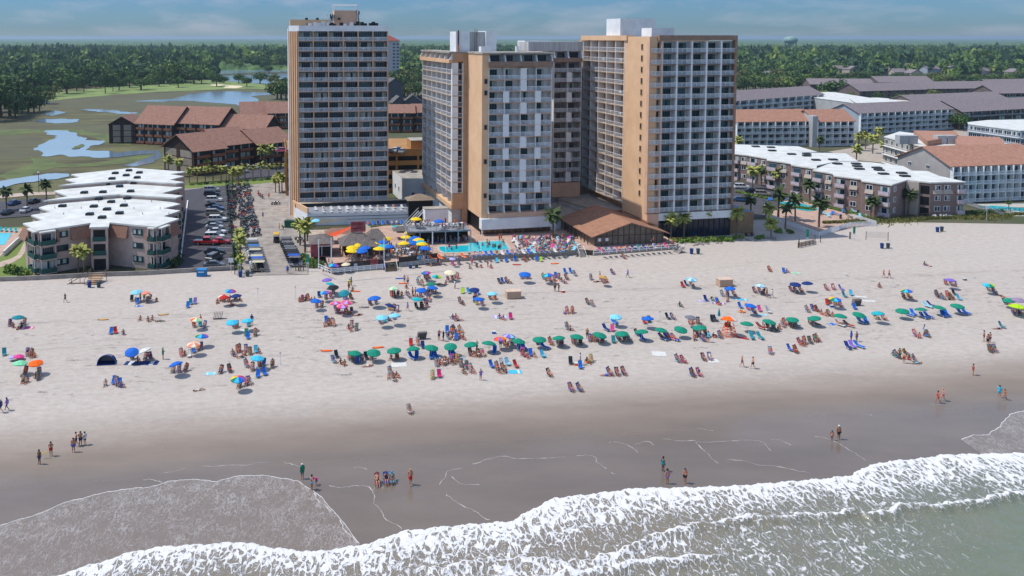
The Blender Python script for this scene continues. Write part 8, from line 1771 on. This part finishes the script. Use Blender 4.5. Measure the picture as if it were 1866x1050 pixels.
for px_, py_ in ((-4, -2.6), (-.2, -3.9), (3.2, -3.9), (5.8, -.4), (-4, 3), (5.8, 4.4)): b = MB(); b.tube((px_, py_, 0), (px_, py_, 2.5), .16, 8); b.build('post', mat('timber', '8a5c3c', .9), t)
b = MB(); b.box(-3.4, -2.0, 0, 2.4, 2.4, 1.1); b.box(-3.6, -2.2, 1.1, 2.6, 2.6, 1.2); b.build('counter', BRW, t)
x, y, _ = G(587, 478); t = thing('bar_hut', 'pink walled bar hut with grey roof beside the golf carts', 'hut', (x, y, DZ), R(8)); b = MB(); b.box(-2.4, 0, 0, 2.2, 7, 2.9); b.build('wall', PK, t); b = MB(); hip(b, -2.9, -.6, 2.7, 7.6, 2.95, 4.3, .1); b.build('roof', GSH, t)
b = MB(); b.box(-.9, -.04, .2, 1.9, .0, 2.3); b.build('serving_window', DARKIN, t); b = MB(); b.box(-1.0, -.08, 2.3, 2.0, .0, 2.45); b.box(-.1, -.07, .2, 0, -.045, 2.3); b.build('window_frame', WHITE, t)
x, y, _ = G(600, 455); t = thing('shade_roof', 'long low brown shingled lean-to behind the bar', 'roof', (x, y, DZ), R(8)); b = MB(); hip(b, -1, 0, 8, 4, 2.3, 3.4, .6); b.build('roof', SH_BROWN, t)
b = MB(); hip(b, 15.2, -4.2, 20.5, -1.0, 2.1, 3.0, .6); b.v = [(p[0], p[1]+6, p[2]) for p in b.v]; b.build('roof', GSH, t)
def sail(lb, pts, m):
 V_ = [G(a, c, z) for a, c, z in pts]; c = sum((Vector(v) for v in V_), Vector())/len(V_); b = MB(); n = 8; A, B_, C_ = map(Vector, V_[:3])
 def pt(u, v): w = 1-u-v; p = A*u+B_*v+C_*w; k = u*v+v*w+w*u; return p-c+(c-p)*k*.5-Vector((0, 0, .5*k))
 for i in range(n):
  for j in range(n-i):
   b.face([pt(i/n, j/n), pt((i+1)/n, j/n), pt(i/n, (j+1)/n)])
   if i+j < n-1: b.face([pt((i+1)/n, j/n), pt((i+1)/n, (j+1)/n), pt(i/n, (j+1)/n)])
 return tag(b.build('shade_sail', m, None, tuple(c)), lb, 'shade sail')
sail('orange triangular shade sail stretched above the bar', [(588, 429, 4.6), (612, 431, 4.4), (655, 406, 6.6)], CL['coral'] if False else mat('sail_orange', 'd8552c', .8)); sail('cream triangular shade sail near the dark hotel deck', [(577, 409, 5), (582, 398, 6.5), (636, 399, 6.5)], CL['cream']); sail('small pale shade sail behind the pink sign', [(664, 405, 6), (677, 414, 5.6), (664, 418, 5)], mat('sail_olive', '8f9278', .8))
for px_, py_, h, lb in ((604, 499, 7.6, 'tall white pole at the hut end of the bar fence'), (581, 490, 6.4, 'tall white pole by the pink hut'), (700, 489, 6.6, 'tall pole beside the bar stairs'), (788, 479, 6.8, 'tall pole at the pool end of the terrace'), (739, 470, 6, 'pole under the raised deck stairs')): x, y, _ = G(px_, py_); b = MB(); b.tube((0, 0, 0), (0, 0, h), .1, 6); tag(b.build('pole', WHITE, None, (x, y, 0)), lb, 'pole')
for px_, py_, lb in ((71, 352, 'street lamp by the marsh path behind the zigzag condo'), (413, 338, 'lamp post at the top of the lot fence')): x, y, _ = G(px_, py_); t = thing('street_lamp', lb, 'street lamp', (x, y, 0)); b = MB(); b.tube((0, 0, 0), (0, 0, 6.5), .09, 6); b.build('pole', DKMET, t); b = MB(); b.ball((0, 0, 6.6), .35, 0, 8, 5, (1, 1, .6)); b.build('lamp_head', WHITE, t)
x, y, _ = G(834, 356);
PU = [(595,410,'yellow'),(590,443,'yellow'),(650,382,'yellow'),(808,365,'yellow'),(950,315,'yellow'),(1205,252,'yellow'),(1168,298,'yellow'),(1142,362,'yellow'),(1295,327,'yellow'),(1335,370,'yellow'),(880,420,'yellow'),(725,412,'blue'),(693,443,'blue'),(918,347,'blue'),(1255,307,'blue'),(1235,355,'blue'),(1370,415,'blue'),(930,395,'aqua'),(1315,350,'aqua'),(980,397,'blue')]
tb = MB(); tb.tube((0, 0, .72), (0, 0, .75), .5, 14); tb = tb.mesh('table_top', WHITE); tl = MB(); tl.tube((0, 0, 0), (0, 0, .72), .05, 6); tl.tube((0, 0, 0), (0, 0, .04), .28, 8); tl = tl.mesh('pedestal', WHITE)
def pch():
 root = bpy.data.objects.new('patio_chair', None); COL.objects.link(root); b = MB(); b.box(-.22, -.22, .42, .22, .22, .46); put('seat', b.mesh('seat', WHITE), root); b = MB(); b.box(-.22, .19, .46, .22, .23, .88); put('backrest', b.mesh('backrest', WHITE), root)
 b = MB(); [b.tube((s, u, 0), (s, u, .44), .022, 4) for s in (-.19, .19) for u in (-.19, .19)]; b.box(-.25, -.2, .62, -.2, .2, .65); b.box(.2, -.2, .62, .25, .2, .65); put('leg_frame', b.mesh('leg_frame', WHITE), root); root['category'] = 'chair'; return root
PCH = pch(); CROWD = []; q = random.Random(77)
nm_ = {'yellow': 0, 'blue': 0, 'aqua': 0}
def table(x, y, z, lb, n=3, grp='terrace tables'):
 t = thing('patio_table', lb, 'table', (x, y, z), 0, grp); put('table_top', tb, t); put('pedestal', tl, t); a0 = q.random()*6
 for k in range(n):
  a = a0+k*2*PI/n; px_, py_ = x+.85*math.cos(a), y+.85*math.sin(a); o = inst(PCH, (px_, py_, z), a+PI/2, 'white plastic patio chair at a bar or deck table'); o['category'] = 'chair'; o['group'] = 'white patio chairs'
  if q.random() < .75: CROWD.append((px_, py_, z+.02, a-PI/2+PI, 'chair'))
for i, (u, v, c) in enumerate(sorted(PU)):
 px_, py_ = 540+u/5.83, 380+v/5.83; nm_[c] += 1
 o = umbrella(px_, py_, c, ords[nm_[c]-1]+' '+{'yellow': 'yellow', 'blue': 'blue', 'aqua': 'turquoise'}[c]+' umbrella on the bar terrace counting from the pink hut', 1.35, 2.3, 4, i, 'bar terrace umbrellas', None, DZ); table(o.location.x, o.location.y, DZ, 'white round table under the '+ords[nm_[c]-1]+' '+c+' terrace umbrella', 4)
umbrella(576, 401, 'sky', 'pale blue umbrella on a tall stand by the dark hotel deck', 1.2, 2.6, 0, 0, 'bar terrace umbrellas', None, 3)
for k in range(10): x, y, _ = g1(700+k*8+q.uniform(-3, 3), 462+q.uniform(-9, 5)); table(x, y, DZ, 'white table without umbrella on the crowded bar terrace', 3)
EZ = 4.3; ED = [(742, 423), (858, 419), (840, 405), (735, 409)]; P = [G(a, c, EZ)[:2] for a, c in ED]; x, y = P[0]
t = thing('raised_deck', 'raised wooden deck with railing and diners beside the middle hotel', 'deck', (x, y, 0)); lp = [(a-x, c-y) for a, c in P]; b = MB(); b.prism(lp, EZ-.3, EZ); b.build('floor', DK, t)
for a, c in ((0, 1), (3, 0)): e_ = edge(lp[a], lp[c]); put('railing', rail_mesh(e_[4], 'picket', 1.05, ALU), t, (lp[a][0], lp[a][1], EZ), e_[5])
for k in range(6): u = lp[0][0]+(lp[1][0]-lp[0][0])*k/5; v = lp[0][1]+(lp[1][1]-lp[0][1])*k/5; b = MB(); b.box(u-.12, v, 0, u+.12, v+.24, EZ-.3); b.build('post', ALU, t)
b = MB(); b.prism([(lp[0][0]+.5, lp[0][1]+2.4), (lp[1][0]-.5, lp[1][1]+2.4), (lp[2][0]-.5, lp[2][1]-.3), (lp[3][0]+.5, lp[3][1]-.3)], DZ, EZ-.31); b.build('bar_interior', DARKIN, t)
for k in range(11): px_ = 752+k*9; x, y, _ = G(px_+q.uniform(-2, 2), 414+q.uniform(-4, 3), EZ); table(x, y, EZ, 'white table on the raised deck', 3, 'raised deck tables')
umbrella(758, 398, 'yellow', 'yellow umbrella on the raised deck', 1.3, 2.2, 0, 0, 'raised deck umbrellas', None, EZ); umbrella(800, 402, 'blue', 'blue umbrella on the raised deck', 1.3, 2.2, 0, 0, 'raised deck umbrellas', None, EZ)
for (ax, ay, az, bx_, by_, bz, lb) in ((733, 452, DZ, 775, 408, EZ, 'steel stairs rising from the terrace to the raised deck'), (735, 420, 1.5, 768, 385, 4.6, 'second flight of white railed stairs to the hotel terrace')):
 A = Vector(G(ax, ay, az)); B_ = Vector(G(bx_, by_, bz)); t = thing('stairs', lb, 'stairs', tuple(A)); b = MB(); D_ = B_-A
 for k in range(14): p = D_*(k/14); b.box(p.x-.7, p.y-.15, p.z, p.x+.7, p.y+.2, p.z+.08)
 b.build('tread', ALU, t)
 for s in (-.75, .75): b = MB(); b.tube((s, 0, .9), (D_.x+s, D_.y, D_.z+.9), .045, 5); b.tube((s, 0, .1), (D_.x+s, D_.y, D_.z+.1), .08, 5); b.build('handrail', WHITE, t)
x, y, _ = G(818, 425); b = MB(); b.box(-3, 0, 0, 3, 3, 5.6); b.box(-3.1, -.1, 5.6, 3.1, 3.1, 5.8, 1); tag(b.build('kitchen_block', [WHITE, GRAV], None, (x-3, y+2, 0), R(10)), 'small white kitchen block between raised deck and middle hotel', 'building')
x, y, _ = G(767, 405); t = thing('deck_canopy', 'brown slatted canopy over the bar entrance under the hotel wing', 'canopy', (x, y, 0), R(10)); b = MB(); hip(b, -4, -2, 3.5, 3, 6.2, 7.6, .1); b.build('roof', mat('canopy_brown', '8a7a6a', .9), t); b = MB(); b.box(-3.5, -1, 0, 3, 2.5, 6.1); b.build('wall', DARKIN, t)
x, y, _ = G(531, 415); t = thing('dumpster', 'green dumpster on the road side of the dark hotel', 'dumpster', (x, y, .1), R(-10)); b = MB(); M = Matrix.Identity(4); b.prism([(-1.6, -.9), (1.6, -.9), (1.6, .9), (-1.6, .9)], 0, 1.7); b.build('body', mat('dumpster_green', '1b5a45', .6), t); b = MB(); b.box(-1.7, -1.0, 1.7, 1.7, 1.0, 1.82); b.build('lid', mat('dumpster_lid', '24463c', .7), t)
for px_, py_, c, lb in ((1231, 439, 'orange', 'orange picnic table by the palms nearest the hall'), (1266, 437, 'orange', 'orange picnic table behind the dune hedge'), (1240, 431, 'orange', 'orange picnic table close to the glass lobby'), (1365, 430, 'brown', 'brown picnic table beside the outer palm')):
 x, y, _ = G(px_, py_); t = thing('picnic_table', lb, 'picnic table', (x, y, 0), R(12), 'picnic tables'); b = MB(); b.box(-1.1, -.4, .72, 1.1, .4, .8); b.build('table_top', CL[c] if c == 'brown' else mat('picnic_orange', 'b5633a', .8), t)
 for s in (-.75, .75): b = MB(); b.box(-1.1, s-.15, .42, 1.1, s+.15, .48); b.build('bench', CL[c] if c == 'brown' else mat('picnic_orange', 'b5633a', .8), t)
 b = MB(); [b.box(s-.05, -.8, .3, s+.05, .8, .42) or b.box(s-.05, -.3, 0, s+.05, .3, .72) for s in (-.8, .8)]; b.build('leg', BRW, t)
def LL(px_, py_, z, c, rz, lb, grp, occ=.0):
 x, y, _ = G(px_, py_, z); o = lounge(x, y, R(rz), c, lb, grp, z)
 if q.random() < occ: CROWD.append((x, y, z, R(rz), 'lounge'))
for i in range(17): LL(868+i*9.6, 467-i*.45, DZ, q.choice(['white', 'sky', 'blue', 'grey']), 12+q.uniform(-8, 8), 'lounger in the front row between pool and sand', 'front row pool loungers', .6)
for i in range(9): LL(781+i*8.4, 443.5-i*.5, DZ, q.choice(['blue', 'cyan', 'navy']), 10, 'blue lounger in the row beneath the raised deck', 'loungers beneath the raised deck', .6)
for r0 in range(6):
 for i in range(12):
  px_ = 935+i*9.6+r0*3+q.uniform(-3, 3); py_ = 438+r0*4.2+q.uniform(-1.2, 1.2)-i*.25
  if px_ > 1052: continue
  LL(px_, py_, DZ, q.choice(['white', 'blue', 'sky', 'cyan', 'white', 'pink', 'grey']), q.uniform(-60, 70), 'lounger in the crowded block between pool and restaurant hall', 'crowded pool loungers', .8)
for i in range(13): LL(1096+i*9.8, 460-i*.75, DZ, q.choice(['blue', 'teal', 'white', 'magenta', 'navy']), 14+q.uniform(-10, 10), 'lounger on the deck before the restaurant hall', 'loungers before the hall', .55)
for i in range(7): LL(775+i*14, 474-i*.8, DZ, q.choice(['navy', 'grey', 'orange']), 60+q.uniform(-30, 30), 'lounger at the terrace end of the pool', 'terrace end loungers', .6)
for i in range(13): LL(576+i*14.3, 383.5-i*.35, 3.1, 'white', 20, 'white lounger on the dark hotel sun deck, back row', 'sun deck loungers', .12)
for i in range(12): LL(590+i*14.1, 388-i*.35, 3.1, 'white', 20, 'white lounger on the dark hotel sun deck, front row', 'sun deck loungers', .05)
for i in range(9): LL(663+i*8.6, 411-i*.3, .6, q.choice(['navy', 'blue']), 5, 'dark blue lounger below the white sun deck wall', 'loungers below the sun deck wall', .4)
for i in range(8): LL(1400+i*6.5, 366+q.uniform(-1.5, 1), .1, 'blue', q.uniform(-50, 50), 'blue lounger at the small condo pool', 'small pool loungers')
for i in range(18): LL(1495+i*5.2, 389+q.uniform(-2.5, 9), .1, q.choice(['blue', 'black', 'sky']), q.uniform(-50, 70), 'lounger on the seaward side of the small condo pool', 'small pool loungers')
for i in range(6): LL(1805+i*9, 384+i*.6, .1, 'white', 60, 'white lounger at the second pool', 'second pool loungers')
for i in range(4): LL(2+i*9, 421+i*.5, .14, 'aqua', 30, 'turquoise lounger at the zigzag condo pool', 'zigzag pool loungers')
for i in range(7):
 x, y, _ = G(1700+i*6+q.uniform(-2, 2), 397.5+q.uniform(-2, 1.5)); o = inst(PCH, (x, y, 0), q.random()*6, 'pale blue garden chair below the condo row stair'); o['category'] = 'chair'; o['group'] = 'garden chairs at the condo row'
def bal_chairs(p0, p1, zs, n, per, rec, nmk):
 p0, p1, d, nn, L, a = edge(p0, p1)
 for z in zs:
  for i in range(n):
   if q.random() < per:
    for s in (0, .7):
     c = p0+d*((i+.3)*L/n+s)+nn*(rec*.45); o = inst(PCH, (c.x, c.y, z+.01), a+PI+q.uniform(-.6, .6), 'white plastic chair on a balcony of the '+nmk); o['category'] = 'chair'; o['group'] = 'balcony chairs of the '+nmk
bal_chairs(FT(0, 0), FT(TW, 0), [4.15+FHT*k for k in range(17)], 6, .2, 1.5, 'dark hotel tower'); bal_chairs(l0, l1, zr, 5, .22, 1.5, 'widest hotel tower')
for k in range(34): x, y, _ = g1(q.uniform(905, 1050), q.uniform(436, 462)); CROWD.append((x, y, DZ, q.random()*6.28, q.choice(['stand', 'walk', 'hip', 'sit'])))
for k in range(14): x, y, _ = g1(q.uniform(856, 922), q.uniform(443, 455)); CROWD.append((x, y, DZ-.75, q.random()*6.28, 'stand'))
for k in range(5): x, y, _ = g1(q.uniform(805, 850), q.uniform(450, 458)); CROWD.append((x, y, DZ-.75, q.random()*6.28, 'stand'))
for k in range(44): x, y, _ = g1(q.uniform(640, 790), q.uniform(445, 474)); CROWD.append((x, y, DZ, q.random()*6.28, q.choice(['stand', 'walk', 'hip'])))
for k in range(22): x, y, _ = g1(q.uniform(760, 850), q.uniform(436, 443)); CROWD.append((x, y, DZ, q.random()*6.28, q.choice(['stand', 'hip', 'walk'])))
for k in range(10): x, y, _ = G(q.uniform(750, 850), q.uniform(409, 420), EZ); CROWD.append((x, y, EZ, q.random()*6.28, 'stand'))
for k in range(6): x, y, _ = g1(q.uniform(1185, 1232), q.uniform(446, 452)); CROWD.append((x, y, DZ, q.random()*6.28, 'stand'))
pp = [o for o in ALL if o.get('category') == 'person']
pp.sort(key=lambda o: o.location.y)
far = pp[296:]; qz = random.Random(5)
V, F_, MI, MT = [], [], [], []; off = 0
def add_mesh(me, Mw, m):
 global off
 n = len(me.vertices); co = np.empty(n*3, np.float32); me.vertices.foreach_get('co', co); co = co.reshape(-1, 3); A = np.array(Mw); co = co@A[:3, :3].T+A[:3, 3]; V.append(co)
 if m not in MT: MT.append(m)
 k = MT.index(m)
 for p in me.polygons: F_.append(tuple(off+i for i in p.vertices)); MI.append(k)
 off += n
kid = {}
for c in COL.objects:
 if c.parent: kid.setdefault(c.parent.name, []).append(c)
for o in far:
 Mw = Matrix.Translation(o.location) @ Matrix.Rotation(o.rotation_euler.z, 4, 'Z') @ Matrix.Scale(o.scale[0], 4)
 for c in kid.get(o.name, []): add_mesh(c.data, Mw, c.material_slots[0].material); bpy.data.objects.remove(c)
 ALL.remove(o); bpy.data.objects.remove(o)
for x, y, z, rz, p in CROWD:
 s = qz.uniform(.9, 1.03); f = qz.choice([1.0, 1.22]); Mw = Matrix.Translation((x, y, z)) @ Matrix.Rotation(rz, 4, 'Z') @ Matrix.Scale(s, 4)
 add_mesh(body(p, f)[0], Mw, SK[qz.choice([0, 1, 1, 2, 3])]); add_mesh(garment(p, f, qz.choice(['trunks', 'bikini', 'onepiece', 'shirt'])), Mw, CL[qz.choice(['blue', 'navy', 'red', 'white', 'pink', 'green', 'black', 'cyan', 'orange', 'teal', 'white'])]); add_mesh(garment(p, f, 'hair'), Mw, HAIR[qz.choice(['dark', 'brown', 'blond'])])
me = bpy.data.meshes.new('crowd'); me.from_pydata(np.concatenate(V).tolist(), [], F_)
for m in MT: me.materials.append(m)
me.polygons.foreach_set('material_index', MI); me.update(); o = bpy.data.objects.new('crowd', me); COL.objects.link(o); struct(o, 'stuff', 'crowd of bathers around the pools, bars and upper sand')
settle()
for o in ALL:
 w = str(o['label']).split(' ')
 if len(w) > 16: o['label'] = ' '.join(w[:16])
print('objects', len(COL.objects), 'people single', len(pp)-len(far))
